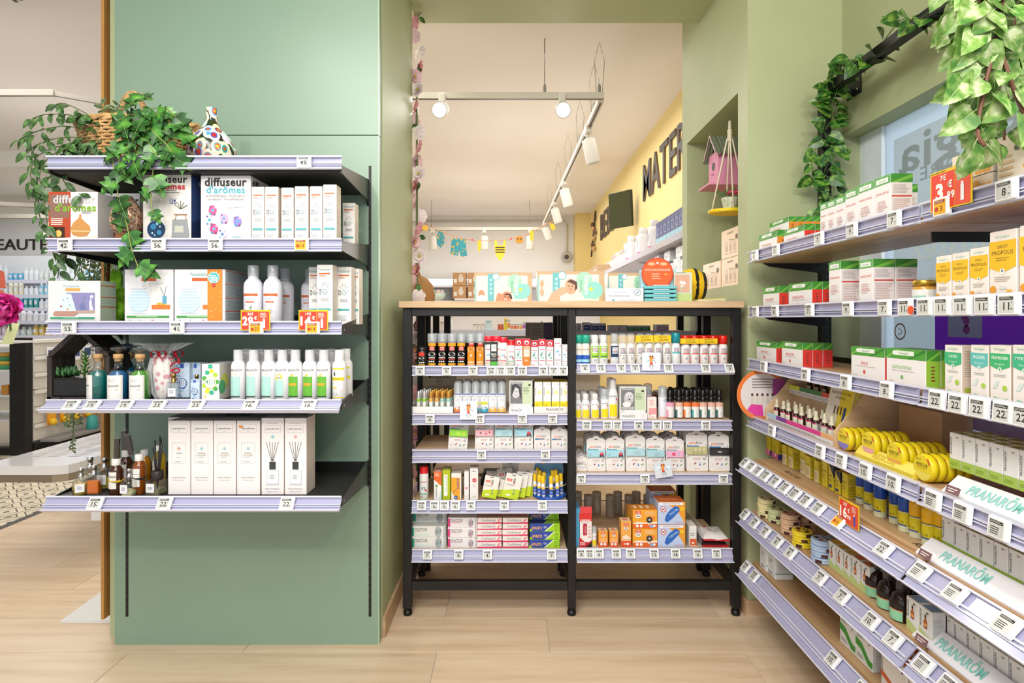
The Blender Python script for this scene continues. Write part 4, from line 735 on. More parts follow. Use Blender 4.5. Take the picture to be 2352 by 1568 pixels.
def _prop(nm, l1): return [T('herbalgem', .5, .92, .04, '#9ccdb4', w=.55), ('p', [(0, .5), (.5, .42), (1, .5), (1, .86), (0, .86)], '#e6b71c'), T(l1, .5, .78, .045, '#6a5120', w=.4), T('PROPOLIS', .5, .70, .055, '#4e3c18', w=.84), ('k', .25, .58, .75, .64, 2, '#a8831c'), ('c', .5, .44, .10, '#ece9e2'), ('c', .5, .45, .04, '#5a6a72'), ('k', .2, .30, .8, .38, 3, '#c4b8ac'), ('c', .15, .2, .12, '#e59a2a'), ('c', .52, .22, .13, '#d9d6d0', .5)]+[('c', .06+.17*k, .04+.03*(k % 2), .055, '#e9ae38') for k in range(6)]+[('c', .72+.1*(k % 3), .13+.045*(k//3), .05, '#edb54a') for k in range(5)]+[('c', .88, .06, .09, '#bcd49c')]
des('propolis', _prop('p', 'SPRAY'), [('k', .1, .3, .9, .8, 9, '#d0bfae')], col='#ebe2d8', topcol='#7c4aa0'); des('propolis_syrup', _prop('p', 'SIROP'), [('k', .1, .3, .9, .8, 9, '#d0bfae')], col='#ebe2d8', topcol='#e6dccf')
def _bud(t, c): return [T('herbalgem', .5, .93, .05, '#86bf98', w=.6), ('p', [(0, .62), (.5, .54), (1, .62), (1, .85), (0, .85)], c), T(t, .5, .77, .055, '#e6f0e8', b=.01, w=.8), T('Bourgeons', .5, .66, .035, '#d8ece0', w=.5), ('c', .5, .56, .1, '#e9e6e2'), ('p', [(.46, .56), (.5, .6), (.54, .56), (.5, .53)], c), ('k', .2, .42, .8, .48, 2, '#b9c0b8'), ('p', [(.15, .2), (.3, .34), (.5, .36), (.35, .22)], '#cdd9d4'), ('c', .75, .23, .12, '#a6c84a'), ('p', [(.2, .06), (.6, .03), (.9, .05), (.9, .0), (.2, .0)], c)]
for t, c in (('CASSIS', '#3fae78'), ('FIGUIER', '#5fb8b0'), ('FRAMBOISIER', '#3fae6c'), ('MYRTILLE', '#3fb084')): des('bud_'+t, _bud(t, c), [('k', .15, .35, .85, .9, 14, '#a89a8a'), R(.15, .03, .85, .12, '#9ab43a')], col='#eae3dd', sidecol='#d5c3b2')
des('pranarom_green', [R(0, 0, 1, .27, '#a9c556'), T('PRANARŌM', .15, .62, .15, '#35383a', rot=1, w=.64), ('c', .66, .88, .10, '#3f4244', .5), ('c', .66, .88, .07, '#c8ccc8', .5), ('k', .1, .08, .8, .18, 2, '#7d9a30')], [R(0, 0, 1, .27, '#9cb848'), T('PRANARŌM', .5, .6, .2, '#3a3d3e', rot=1, b=.02, w=.66), ('k', .2, .06, .9, .2, 3, '#6f8a2c')], [R(.25, .12, .85, .88, '#9db93a')], col='#eeecea', sidecol='#dddcda')
_amb = [('p', [(.38, .42), (.38, .62), (.46, .68), (.46, .76), (.58, .76), (.58, .68), (.66, .62), (.66, .42), (.5, .4)], '#b8622a'), R(.46, .72, .58, .82, '#2a2624'), R(.42, .46, .62, .56, '#e8a468'), ('l', .38, .43, .66, .43, .03, '#33476a')]
def _pr(nm, tc2, bc): des(nm, [('p', [(0, .0), (1, 0), (1, .16), (0, .36)], '#c5d588'), T('PRANARŌM', .15, .66, .14, '#3a3c3e', rot=1, w=.5), ('c', .66, .88, .1, '#44484a', .5)]+_amb, [('k', .1, .2, .9, .8, 14, '#b8b6b4'), ('p', [(0, 0), (1, 0), (1, .1), (0, .3)], '#c9d79a'), ('o', .3, .1, .1, .02, '#6a6a6a')], [R(.12, .1, .9, .9, tc2)], col='#eae8e4', sidecol='#d9d7d4', topcol='#e0ddd8')
_pr('pranarom_amber_yellow', '#e3b743', 1); _pr('pranarom_amber_orange', '#dd7a3c', 1); _pr('pranarom_amber_blue', '#8fb0d8', 1)
des('pranarom_wide_green', [('p', [(.0, .5), (.35, .42), (.75, .1), (1, .1), (1, .3), (.8, .32), (.4, .66), (0, .74)], '#3f9a34'), ('c', .8, .8, .04, '#44484a', .7), ('k', .1, .12, .5, .26, 2, GR), ('k', .1, .8, .5, .9, 2, '#8aa88a')], [('k', .15, .15, .85, .8, 9, '#bdbbb8'), ('o', .3, .08, .08, .02, '#666666')], [R(.2, .25, .95, .8, '#3f9434'), ('k', .3, .4, .8, .6, 2, '#b9dcae'), T('PRANARŌM', .5, .1, .12, '#4a4c4a', w=.6)], col='#eceae6', sidecol='#dddbd6')
des('pranarom_wide_orange', [('p', [(0, .28), (.6, .1), (1, .06), (1, .2), (.6, .24), (0, .44)], '#d5622a'), T('PRANARŌM', .05, .6, .05, '#55504c', rot=1, w=.6), ('c', .82, .82, .04, '#44484a', .7)], [('k', .15, .15, .85, .8, 9, '#bdbbb8')], [R(.1, .15, .9, .85, '#cf5f28'), ('k', .3, .4, .8, .6, 2, '#efc4a8')], col='#e8e2dc', sidecol='#ddd8d0')
des('pranarom_wide_blue', [T('PRANARŌM', .05, .6, .05, '#55504c', rot=1, w=.6)], [('k', .15, .15, .85, .8, 9, '#bdbbb8')], [R(.1, .25, .9, .9, '#8fb6cc'), T('PRANARŌM', .5, .1, .12, '#4a4c4a', w=.6)], col='#e4e4e4')
_ryt = [T('Bach', .3, .82, .07, '#b09020', w=.3), T('RESCUE', .45, .62, .07, '#54491c', w=.7), ('k', .15, .3, .7, .5, 4, '#a58b18')]
des('rescue_yellow', _ryt+[('c', .5, .2, .12, '#e8a030')], [R(.1, .5, .9, .9, '#e9d84a'), ('k', .15, .08, .85, .8, 12, '#a0901c')], [('k', .2, .3, .8, .6, 2, '#8a7a18')], col='#e6cf26', topcol='#dcc222', sidecol='#dcc633')
des('rescue_pale', [R(0, .55, 1, 1, '#e6cf26'), T('RESCUE', .45, .62, .06, '#54491c', w=.7), ('k', .15, .12, .7, .45, 4, '#d98a4a'), ('c', .6, .25, .1, '#edd8a8')], [R(0, 0, 1, 1, '#dfc92e'), ('k', .15, .08, .85, .8, 12, '#a0901c')], col='#eadfae', topcol='#dcc222')
des('rescue_kids', _ryt+[R(0, 0, 1, .3, '#d85a8a'), ('c', .6, .2, .14, '#f0c0cc')], [R(0, .0, 1, .28, '#3d3a8a'), ('p', [(.2, 1), (1, 1), (1, .6)], '#2a2622'), ('k', .15, .35, .85, .6, 4, '#a0901c')], col='#e2c91f', topcol='#d8b81f')
des('rescue_dark', [('p', [(0, 1), (1, 1), (1, .6)], '#2f2e4a'), T('RESCUE', .45, .55, .06, '#54491c', w=.7), R(.1, .1, .7, .22, '#33407a'), ('k', .15, .3, .7, .45, 3, '#a58b18')], [('k', .15, .08, .85, .8, 12, '#a0901c'), ('p', [(0, .5), (1, .9), (1, 1), (0, 1)], '#33324c')], col='#e6cf26', topcol='#dcc222', sidecol='#dcc633')
des('honeycomb', [R(0, 0, 1, 1, '#efe2cc')]+[('c', .62+.09*(k % 4)+.045*((k//4) % 2), .12+.15*(k//4), .05, '#edb04a') for k in range(18)]+[('c', .45, .75, .06, '#51604c'), ('k', .05, .3, .4, .7, 4, '#dcb98c')], [('k', .2, .3, .8, .9, 8, '#8a8582')], [('k', .1, .3, .9, .7, 1, '#d9a88a')], col='#eee4da', topcol='#ebe1d8')
des('white_green_bottle_box', [R(.1, .9, .9, .97, '#3f8f5a'), ('k', .2, .5, .7, .7, 3, '#9aa69a'), T('Titanoréïne', .5, .4, .04, '#4a5a50', w=.6), ('k', .15, .06, .7, .2, 3, GR)], [('k', .15, .3, .9, .9, 14, '#b9b9b9'), R(0, .22, 1, .25, '#2f7a44')], [('k', .2, .3, .8, .7, 3, '#707070')], col='#e8eae7')
des('niche_carton', [T('PRANARŌM', .5, .86, .07, '#3f3c38', w=.36)]+[('o', .3+.2*k, .5, .0, 0, '#8a7a68') for k in ()]+sum([[('l', .24+.22*k, .14, .24+.22*k, .5, .008, '#8a7a66'), ('l', .36+.22*k, .14, .36+.22*k, .5, .008, '#8a7a66'), ('l', .24+.22*k, .14, .36+.22*k, .14, .008, '#8a7a66'), ('l', .24+.22*k, .5, .28+.22*k, .6, .008, '#8a7a66'), ('l', .36+.22*k, .5, .32+.22*k, .6, .008, '#8a7a66'), T('ORGANIC', .3+.22*k, .34, .05, '#5a4f44', rot=1, w=.24)] for k in range(3)], [])+[('c', .84, .66, .05, '#51483f'), ('l', .45, .64, .7, .58, .01, '#7a8a60')], col='#dfbf94', sidecol='#cfae84')
des('kraft_bear', [('c', .6, .5, .2, '#d8cfc4', 1.2), ('c', .6, .75, .13, '#d8cfc4'), ('c', .52, .85, .04, '#cabfb2'), ('c', .69, .85, .04, '#cabfb2'), R(.08, .2, .3, .5, '#e6e4e0'), ('c', .57, .76, .012, K), ('c', .64, .76, .012, K)], col='#b98d5f')
des('plain_white', [('k', .15, .4, .85, .6, 2, '#a9b4c4'), ('c', .8, .8, .05, '#7a9ac0')], [R(.3, .2, .6, .7, '#b5b9c0')], col='#e2e2e6')
CM = {}
def carton_mesh(design, w_, d_, h_):
    k = (design, round(w_, 3), round(d_, 3), round(h_, 3))
    if k in CM: return CM[k]
    f, s_, t, col, sc, tc_ = D[design]; m_ = MB(); e = .0004
    m_.box(0, w_, 0, d_, 0, h_, P(col, .38), .0012)
    if sc:
        for x, sg in ((w_+e, 1), (-e, -1)): m_.add([(x, .001, .001), (x, d_-.001, .001), (x, d_-.001, h_-.001), (x, .001, h_-.001)], [(0, 1, 2, 3)], P(sc, .4))
    if tc_: m_.add([(.001, .001, h_+e), (w_-.001, .001, h_+e), (w_-.001, d_-.001, h_+e), (.001, d_-.001, h_+e)], [(0, 1, 2, 3)], P(tc_, .4))
    m_.decor(f, w_, h_, plane_front(), .0005)
    if s_: m_.decor(s_, d_, h_, lambda a, b, q: (w_+q, a, b), .0007)
    if t: m_.decor(t, w_, d_, lambda a, b, q: (a, b, h_+q), .0007)
    m_.box(.002, w_-.002, d_*.5-.0003, d_*.5+.0003, h_, h_+.0006, '#b9b2aa')
    CM[k] = m_.build('carton'); return CM[k]
def box_at(design, X, Y, Z, w_, d_, h_, desc, shelf, cat='carton', name='carton', rz=0.0, row=0, key=None, rot=None):
    o = put(name, carton_mesh(design, w_, d_, h_), None, (X, Y, Z), rot or (0, 0, rz))
    return reg(o, desc, shelf, cat, row, key if key is not None else X)
def fcart(design, x0, x1, ytop, Yf, Z, d_, desc, shelf, rows=1, gap=.0016, rz=0, name='carton', cat='carton', step=None, jit=0):
    """cartons facing the camera, measured at their front face"""
    w_ = (x1-x0)*Yf/F-gap; h_ = zs(ytop, Yf)-Z; X = xs(x0, Yf)
    for r in range(rows): box_at(design, X+random.uniform(-jit, jit), Yf+r*(step or (d_+.002)), Z+.0006, w_, d_, h_, desc, shelf, cat, name, rz, r, X)
def rcart(design, x0, x1, ytop, Z, d_, desc, shelf, rows=1, xf=1.03, gap=.0016, name='tablet_carton', cat='carton', h=None, row0=0):
    """cartons facing the aisle (-x); x0/x1 picture columns of the far and near front edges"""
    Ya = xf*F/(x0-CX); Yb = xf*F/(x1-CX); w_ = Ya-Yb-gap; h_ = h or zs(ytop, Ya)-Z
    for r in range(rows): box_at(design, xf+r*(d_+.002), Ya, Z+.0006, w_, d_, h_, desc, shelf, cat, name, -PI/2, row0+r, -Ya)
# ------------------------------------------------------------------ bottles
BK = {}
def bottle(key, body, bmat, cap=None, cmat=None, decs=(), dr=0, dz=(0, 1), dw=None, extra=(), n=20, sy=1, ang=0.0, capdecs=None):
    """parts of one kind of bottle; extra = (part name, builder)"""
    parts = []; m_ = MB(); m_.lathe(body, bmat, n, sy=sy)
    if decs:
        w_ = dw or PI*dr*.9; lab = MB(); lab.decor(decs, w_, dz[1]-dz[0], cyl_map(dr, dz[0], w_, ang), .0002, 8)
        parts.append(('label', lab.build('bottle_label')))
    parts.insert(0, ('body', m_.build('bottle_body')))
    if cap: m_ = MB(); m_.lathe(cap, cmat, n, sy=sy); parts.append(('cap', m_.build('bottle_cap')))
    for nm, fn in extra: m_ = MB(); fn(m_); parts.append((nm, m_.build(nm)))
    BK[key] = parts
def bput(key, loc, desc, shelf, cat='bottle', name='bottle', row=0, k=None, sc=1.0, rot=(0, 0, 0), labels=None):
    o = empty(name, loc, rot=rot); o.scale = sc if isinstance(sc, tuple) else (sc, sc, sc)
    for nm, me in BK[key]: put(nm, me, o, label=(labels or {}).get(nm))
    return reg(o, desc, shelf, cat, row, k if k is not None else loc[0])
def frow(key, cxs, Yf, Z, desc, shelf, rows=1, dy=.04, cat='bottle', name='bottle', sc=1.0, jit=0, dx=0):
    for i, c in enumerate(cxs):
        X = xs(c, Yf)
        for r in range(rows): bput(key, (X+random.uniform(-jit, jit)+dx*r, Yf+r*dy, Z+.0006), desc[i] if isinstance(desc, list) else desc, shelf, cat, name, r, X, sc)
# ------------------------------------------------------------------ left unit: goods on the second shelf
L1, L2, L3, L4, L5 = LNAME
Z2, Z3, Z4, Z5 = 1.556, 1.279, 1.022, .697
fcart('wood_diffuser', 112, 225, 441, 1.985, Z2, .08, 'carton printed with wooden diffuser and orange fireplace', L2)
fcart('green_diffuser', 240, 322, 444, 2.07, Z2, .12, 'carton printed with brown diffuser on green', L2)
fcart('blue_globe_diffuser', 328, 440, 395, 1.985, Z2, .15, 'tall carton printed with blue globe and armchair', L2)
fcart('egg_diffuser', 461, 577, 403, 1.985, Z2, .15, 'carton printed with six colourful mosaic eggs', L2)
for a, b_, yt in ((578, 608, 429), (609, 640, 429), (646, 675, 431), (677, 709, 428), (712, 741, 428), (742, 774, 424)):
    fcart('sun_spray', a, b_, yt, 1.985, Z2, .05, 'slim white spray carton with sun drawing', L2)
fcart('sun_spray', 787, 816, 466, 2.14, Z2, .05, 'lone white spray carton set back at the end', L2)
# mosaic glass diffuser
MOS, nt, b = nodes_mat('mosaic_mirror_glass', .15); L = nt.links.new
vo = N(nt, 'ShaderNodeTexVoronoi', Scale=160.0); tcn = N(nt, 'ShaderNodeTexCoord'); L(tcn.outputs['Object'], vo.inputs['Vector'])
rp = ramp(nt, vo.outputs['Color'], ((0, '#c98a6a'), (.35, '#e8c4a4'), (.6, '#8a5a48'), (1, '#f0dcc8'))); L(rp.outputs[0], b.inputs['Base Color']); b.inputs['Metallic'].default_value = .5
d = thing('aroma_diffuser', 'rose gold mosaic glass aroma diffuser between the diffuser cartons', 'diffuser', (xs(292, 2.0), 2.0, Z2+.0006))
m = MB(); m.lathe([(.032, 0), (.036, .004), (.036, .028), (.030, .032)], P('#b0744f', .3, .6), 24); put('base', m.build('base'), d, label='copper coloured base')
m = MB(); m.lathe([(.030, .032), (.047, .05), (.053, .08), (.047, .115), (.033, .14), (.022, .152), (.018, .165), (.004, .17)], MOS, 26); put('glass_dome', m.build('glass_dome'), d)
# third shelf
fcart('night_lamp', 110, 231, 645, 1.985, Z3, .08, 'wide carton printed with a child night lamp', L3)
fcart('lamp_diffuser', 286, 399, 619, 1.985, Z3, .2, 'square carton printed with a ribbed round lamp', L3)
fcart('lamp_diffuser_promo', 400.5, 518, 619, 1.985, Z3, .2, 'square lamp carton with an orange dotted band', L3)
wb_ = [('r', .05, .71, .95, .77, '#c9632c'), ('k', .12, .725, .9, .755, 1, '#efc9b0'), T('Puressentiel', .5, .64, .03, '#5aa39c', w=.5), R(.25, .55, .75, .58, '#c9632c'), ('k', .2, .46, .7, .52, 3, '#a9a9ad')]
def nozz(z, r): return lambda q: (q.lathe([(r*.55, z), (r*.55, z+.012), (r*.35, z+.014), (r*.35, z+.03)], '#e6e6e8', 14))
bottle('big_spray_a', [(.030, 0), (.032, .004), (.032, .132), (.030, .146), (.022, .158), (.017, .162), (.017, .17)], P('#e0dfe8', .25), [(.0185, .168), (.0185, .204), (.017, .207)], M_CAPCL, wb_+[('o', .4, .3, .12, .02, '#4fa07c'), ('c', .4, .3, .05, '#c9532a'), ('p', [(.5, .4), (.62, .5), (.6, .38)], '#4fa05c')], .032, (.0, .14), .06, (('spray_nozzle', nozz(.166, .02)), ))
bottle('big_spray_b', [(.030, 0), (.032, .004), (.032, .132), (.030, .146), (.022, .158), (.017, .162), (.017, .17)], P('#e0dfe8', .25), [(.0185, .168), (.0185, .204), (.017, .207)], M_CAPCL, wb_+SUN(.5, .3, .1)+[T('20', .3, .3, .08, '#3d4d54', w=.2)], .032, (.0, .14), .06, (('spray_nozzle', nozz(.166, .02)), ))
frow('big_spray_a', [582], 2.03, Z3, 'tall white aerosol with small orange target', L3, name='aerosol', cat='aerosol')
frow('big_spray_b', [627], 2.03, Z3, 'tall white aerosol with sun drawing', L3, name='aerosol', cat='aerosol')
frow('big_spray_b', [655], 2.15, Z3, 'white aerosol behind, half hidden', L3, name='aerosol', cat='aerosol')
frow('big_spray_b', [712], 2.17, Z3, 'white aerosol hidden behind the spray cartons', L3, name='aerosol', cat='aerosol')
for a, b_, yt, yy in ((709, 738, 613, 2.07), (728, 765, 608, 2.0), (773, 808, 613, 2.06), (806, 826, 617, 2.12)):
    fcart('sun_spray', a, b_, yt, yy, Z3, .05, 'slim white spray carton with sun drawing', L3)
def promo(X, Y, Z, a, b_, c, shelf, rz=0, w_=.098, h_=.068, key=None, prod='#e6e6e6'):
    m_ = MB(); m_.box(0, w_, 0, .0012, 0, h_, P('#e8c41c', .35))
    m_.decor([R(.03, .03, .60, .92, '#dd3a22'), R(.61, .03, .97, .92, '#df4a30'), ('k', .03, .94, .4, .98, 1, '#4a3a10'), T(a, .33, .80, .13, '#f6ece4', b=.02, w=.2), T(b_, .24, .46, .40, '#f8f2ea', b=.045, w=.36), T('€', .50, .60, .16, '#f8f2ea', b=.03), T(c, .52, .34, .17, '#f8f2ea', b=.03), ('k', .66, .62, .92, .86, 4, '#f2d6cc'), R(.75, .12, .83, .5, prod), R(.76, .5, .82, .58, '#e2e2e2')], w_, h_, plane_front(), .0004)
    o = put('promo_card', m_.build('promo_card'), None, (X, Y, Z), (0, 0, rz)); return o
for px, a, b_, t in ((553, '36€', '29', 'red and yellow promotional card below the tall white aerosols'), (686, '19€', '14', 'red and yellow promotional card below the slim sun cartons')):
    tag(promo(xs(px, 1.928), 1.928, 1.262, a, b_, '90', L3), t, 'price card')
# moss rabbit
MOSS = noise_paint('green_moss', '#5c9a12', '#8cc42a', 60, .9, .9, 300)
rb = thing('moss_rabbit', 'bright green moss rabbit figure with beige ribbon bow', 'figurine', (xs(262, 2.12), 2.12, Z3))
m = MB()
for c, r, s_ in (((0, 0, .052), .043, (1, .9, 1.2)), ((.006, .0, .112), .032, (1.05, .9, .95)), ((-.012, -.03, .012), .016, (1, 1.4, .8)), ((.02, -.03, .012), .016, (1, 1.4, .8))): m.ball(c, r, MOSS, 22, 16, *s_, wob=.25)
put('body', m.build('body'), rb)
for e in (-.001, .018): m = MB(); m.ball((e, .0, .165), .034, MOSS, 14, 12, .38, .3, 1.1, wob=.2); put('ear', m.build('ear'), rb)
m = MB(); pts = [(.0+.017*math.sin(t)*2-.012, -.034, .086+.012*math.sin(2*t)) for t in [k*2*PI/16 for k in range(16)]]; m.tube(pts, .0035, '#c9ab84', 6, True); m.tube([(-.02, -.03, .086), (.0, -.034, .086), (.03, -.028, .09)], .005, '#c9ab84')
put('ribbon', m.build('ribbon'), rb, label='beige ribbon')
m = MB(); m.ball((-.03, -.03, .075), .011, '#e6e6e0', 10, 6); m.ball((-.036, -.03, .065), .011, '#3f9a4a', 10, 6); put('flower', m.build('flower'), rb, label='small white flower')
# fourth shelf
ph = thing('house_planter', 'black wooden house-shaped planter with succulents at the left end', 'planter', (xs(118, 2.02), 2.0, Z4+.0006))
def hframe(q, y0, y1):
    pts = [(0, 0), (0, .155), (.085, .235), (.095, .235), (.20, .155), (.20, 0)]; t = .016
    for (a, b_) in (((0, 0), (0, .150)), ((.20, 0), (.20, .150))): q.box(a[0], a[0]+t, y0, y1, a[1], b_[1], M_DARKW, .001)
    for A, B in (((0.008, .15), (.108, .242)), ((.208, .15), (.108, .242))):
        A, B = Vector((A[0], 0, A[1])), Vector((B[0], 0, B[1])); d_ = (B-A).normalized(); n_ = Vector((-d_.z, 0, d_.x))*t*.5
        vs = [A-n_, A+n_, B+n_, B-n_]; q.add([(v_.x, y0, v_.z) for v_ in vs]+[(v_.x, y1, v_.z) for v_ in vs], [(0, 1, 2, 3), (7, 6, 5, 4), (0, 4, 5, 1), (1, 5, 6, 2), (2, 6, 7, 3), (3, 7, 4, 0)], M_DARKW)
m = MB(); hframe(m, 0, .11); m.box(0, .216, 0, .11, 0, .008, M_DARKW); put('frame', m.build('frame'), ph)
m = MB(); m.box(.018, .198, .004, .10, .009, .07, M_BLACK, .003); m.box(.022, .194, .008, .096, .07, .072, '#2b2119'); put('pot', m.build('pot'), ph)
SUCC = P('#3f6a3e', .4); SUC2 = P('#4f8a2c', .45)
m = MB(); rs = random.Random(5)
for k in range(26):
    a = rs.random()*2*PI; r = .004+.016*rs.random(); c = (.045+r*math.cos(a)*1.6, .035+r*math.sin(a), .075+.018*rs.random()); m.tube([c, (c[0]+.006*math.cos(a), c[1]+.006*math.sin(a), c[2]+.012), (c[0]+.009*math.cos(a), c[1]+.008*math.sin(a), c[2]+.022)], [.004, .0055, .0015], SUCC, 6)
put('succulent', m.build('succulent'), ph, label='low grey-green succulent')
m = MB(); m.tube([(.1, .04, .07), (.105, .04, .15)], .003, SUC2)
for k in range(46):
    z = .075+.0018*k; a = k*2.4; r = .026*(1-.35*k/46); m.add([(.103, .04, z), (.103+r*.55*math.cos(a-.35), .04+r*.55*math.sin(a-.35), z+.006), (.103+r*math.cos(a), .04+r*math.sin(a), z+.013), (.103+r*.55*math.cos(a+.35), .04+r*.55*math.sin(a+.35), z+.006)], [(0, 1, 2, 3)], SUC2)
put('succulent', m.build('succulent'), ph, label='upright leafy green succulent')
# cologne bottles with glass ball stoppers
def cologne(px, Y, col, rot, desc, sc=1.0):
    o = thing('cologne_bottle', desc, 'bottle', (xs(px, Y), Y, Z4+.0006), rot); o.scale = (sc, sc, sc)
    m_ = MB(); m_.lathe([(.030, 0), (.0325, .004), (.0325, .078), (.029, .094), (.018, .106), (.0125, .112), (.012, .135), (.015, .137), (.015, .141)], G('#c9dcdc', .12), 26, cap=False); put('glass_body', m_.build('glass_body'), o)
    m_ = MB(); m_.lathe([(.0285, .003), (.031, .006), (.031, .077), (.027, .091), (.016, .1)], P(col, .12), 22); put('liquid', m_.build('liquid'), o, label='coloured cologne')
    m_ = MB(); m_.lathe([(.0115, .132), (.0115, .141), (.0155, .142), (.0155, .156), (.013, .157)], P('#c99f6c', .7), 16); put('cork', m_.build('cork'), o)
    m_ = MB(); m_.lathe([(.006, .157), (.008, .164), (.021, .169), (.026, .176), (.021, .184), (.008, .188)], G('#cfdada', .3), 22); put('stopper', m_.build('stopper'), o)
    m_ = MB(); w_ = .055; m_.decor([R(0, 0, 1, 1, '#e2dfdb'), ('l', .05, .03, .05, .97, .008, '#8a867f'), ('l', .95, .03, .95, .97, .008, '#8a867f'), ('l', .05, .03, .95, .03, .008, '#8a867f'), ('l', .05, .97, .95, .97, .008, '#8a867f'), T('DISTILLERIE', .4, .82, .045, '#b3a49c', w=.55), T('EXTRA', .4, .74, .045, '#b3a49c', w=.3), T('Lavande', .45, .58, .10, '#4f5560', sl=.5, w=.6), ('l', .1, .42, .85, .54, .012, '#3f4652'), ('k', .62, .38, .8, .42, 1, '#6a6a6a'), ('k', .12, .08, .8, .2, 2, '#a5a09b')], w_, .082, cyl_map(.0328, .004, w_), .0004, 8); put('paper_label', m_.build('paper_label'), o)
    return o
cologne(226, 2.0, '#0d6b66', -.75, 'glass stoppered cologne bottle with dark teal liquid')
cologne(272, 1.99, '#1d5f96', .12, 'glass stoppered cologne bottle with blue liquid')
cologne(322, 1.99, '#4f9a34', .1, 'glass stoppered cologne bottle with bright green liquid')
cologne(298, 2.12, '#1f6a96', .0, 'blue stoppered cologne bottle standing behind the front ones', 1.0)
m = MB(); m.lathe([(.02, 0), (.03, .02), (.032, .08), (.022, .12), (.012, .13)], P('#1c4f72', .3), 12); m.lathe([(.008, .13), (.016, .15), (.028, .175), (.030, .18)], P('#24608a', .3), 9, cap=False, smooth=False)
o = put('wrapped_bottle', m.build('wrapped_bottle'), None, (xs(290, 2.23), 2.22, Z4+.0006)); tag(o, 'dark blue cloth wrapped bottle at the back of the fourth shelf', 'bottle')
# gift in cellophane
FLOR, nt, b = nodes_mat('floral_gift_fabric', .4); L = nt.links.new
tcn = N(nt, 'ShaderNodeTexCoord'); vo = N(nt, 'ShaderNodeTexVoronoi', Scale=42.0); L(tcn.outputs['Object'], vo.inputs['Vector']); vo.inputs['Randomness'].default_value = 1
rc = ramp(nt, vo.outputs['Color'], ((0, '#c02a4e'), (.3, '#7f9a5a'), (.5, '#d98aa0'), (.7, '#b8406a'), (1, '#e6c07a'))); sm = ramp(nt, vo.outputs['Distance'], ((.0, '#000000'), (.3, '#000000'), (.42, '#ffffff'), (1, '#ffffff')))
mx = N(nt, 'ShaderNodeMix', data_type='RGBA'); L(sm.outputs[0], mx.inputs['Factor']); L(rc.outputs[0], mx.inputs['A']); mx.inputs['B'].default_value = lin('#e9e2dc'); L(mx.outputs['Result'], b.inputs['Base Color'])
gf = thing('gift_pouch', 'floral pouch wrapped in clear cellophane with red bow', 'gift', (xs(373, 2.02), 2.02, Z4+.0006))
m = MB(); m.lathe([(.012, 0), (.022, .01), (.028, .05), (.033, .1), (.030, .135), (.022, .15), (.004, .156)], FLOR, 22, sx=1, sy=.6); put('pouch', m.build('pouch'), gf)
CEL = plastic('cellophane', '#eef3f3', .16, .03)
m = MB(); rs = random.Random(2)
for s_ in range(1):
    n = 28; prof = [(.02, .0), (.036, .03), (.042, .1), (.034, .14), (.012, .155), (.03, .17), (.06, .19)]; vs = []; fs = []
    for r, z in prof:
        for i in range(n): rr_ = r*(1+.14*((i % 2)*2-1))+.002*rs.random(); vs.append((rr_*math.cos(2*PI*i/n)*(1 if z < .15 else 1.6), rr_*.8*math.sin(2*PI*i/n), z+(.006*rs.random() if z > .16 else 0)))
    for j in range(len(prof)-1):
        for i in range(n): fs.append((j*n+i, j*n+(i+1) % n, (j+1)*n+(i+1) % n, (j+1)*n+i))
    m.add(vs, fs, CEL)
put('cellophane', m.build('cellophane'), gf)
def bow(q, c, s_, col='#b3122c'):
    for sg in (-1, 1):
        pts = [Vector(c)+Vector((sg*s_*(1-math.cos(t))*.55, -.004, s_*.5*math.sin(t))) for t in [k*2*PI/14 for k in range(15)]]
        for a, b_ in zip(pts, pts[1:]): q.add([a+Vector((0, -.005, 0)), b_+Vector((0, -.005, 0)), b_+Vector((0, .006, 0)), a+Vector((0, .006, 0))], [(0, 1, 2, 3)], col)
    q.ball(c, s_*.25, col, 8, 6); 
    for sg in (-1, 1): q.add([Vector(c), Vector(c)+Vector((sg*s_*.5, -.004, -s_*1.1)), Vector(c)+Vector((sg*s_*.8, -.004, -s_*.9))], [(0, 1, 2)], col)
m = MB(); bow(m, (0, -.02, .156), .024); bow(m, (.045, .0, .155), .026); m.tube([(.05+.016*math.cos(t), -.01, .12-.0035*t+.012*math.sin(t)) for t in [k*.5 for k in range(24)]], .0028, '#b3122c', 5); put('bow', m.build('bow'), gf, label='red ribbon bow')
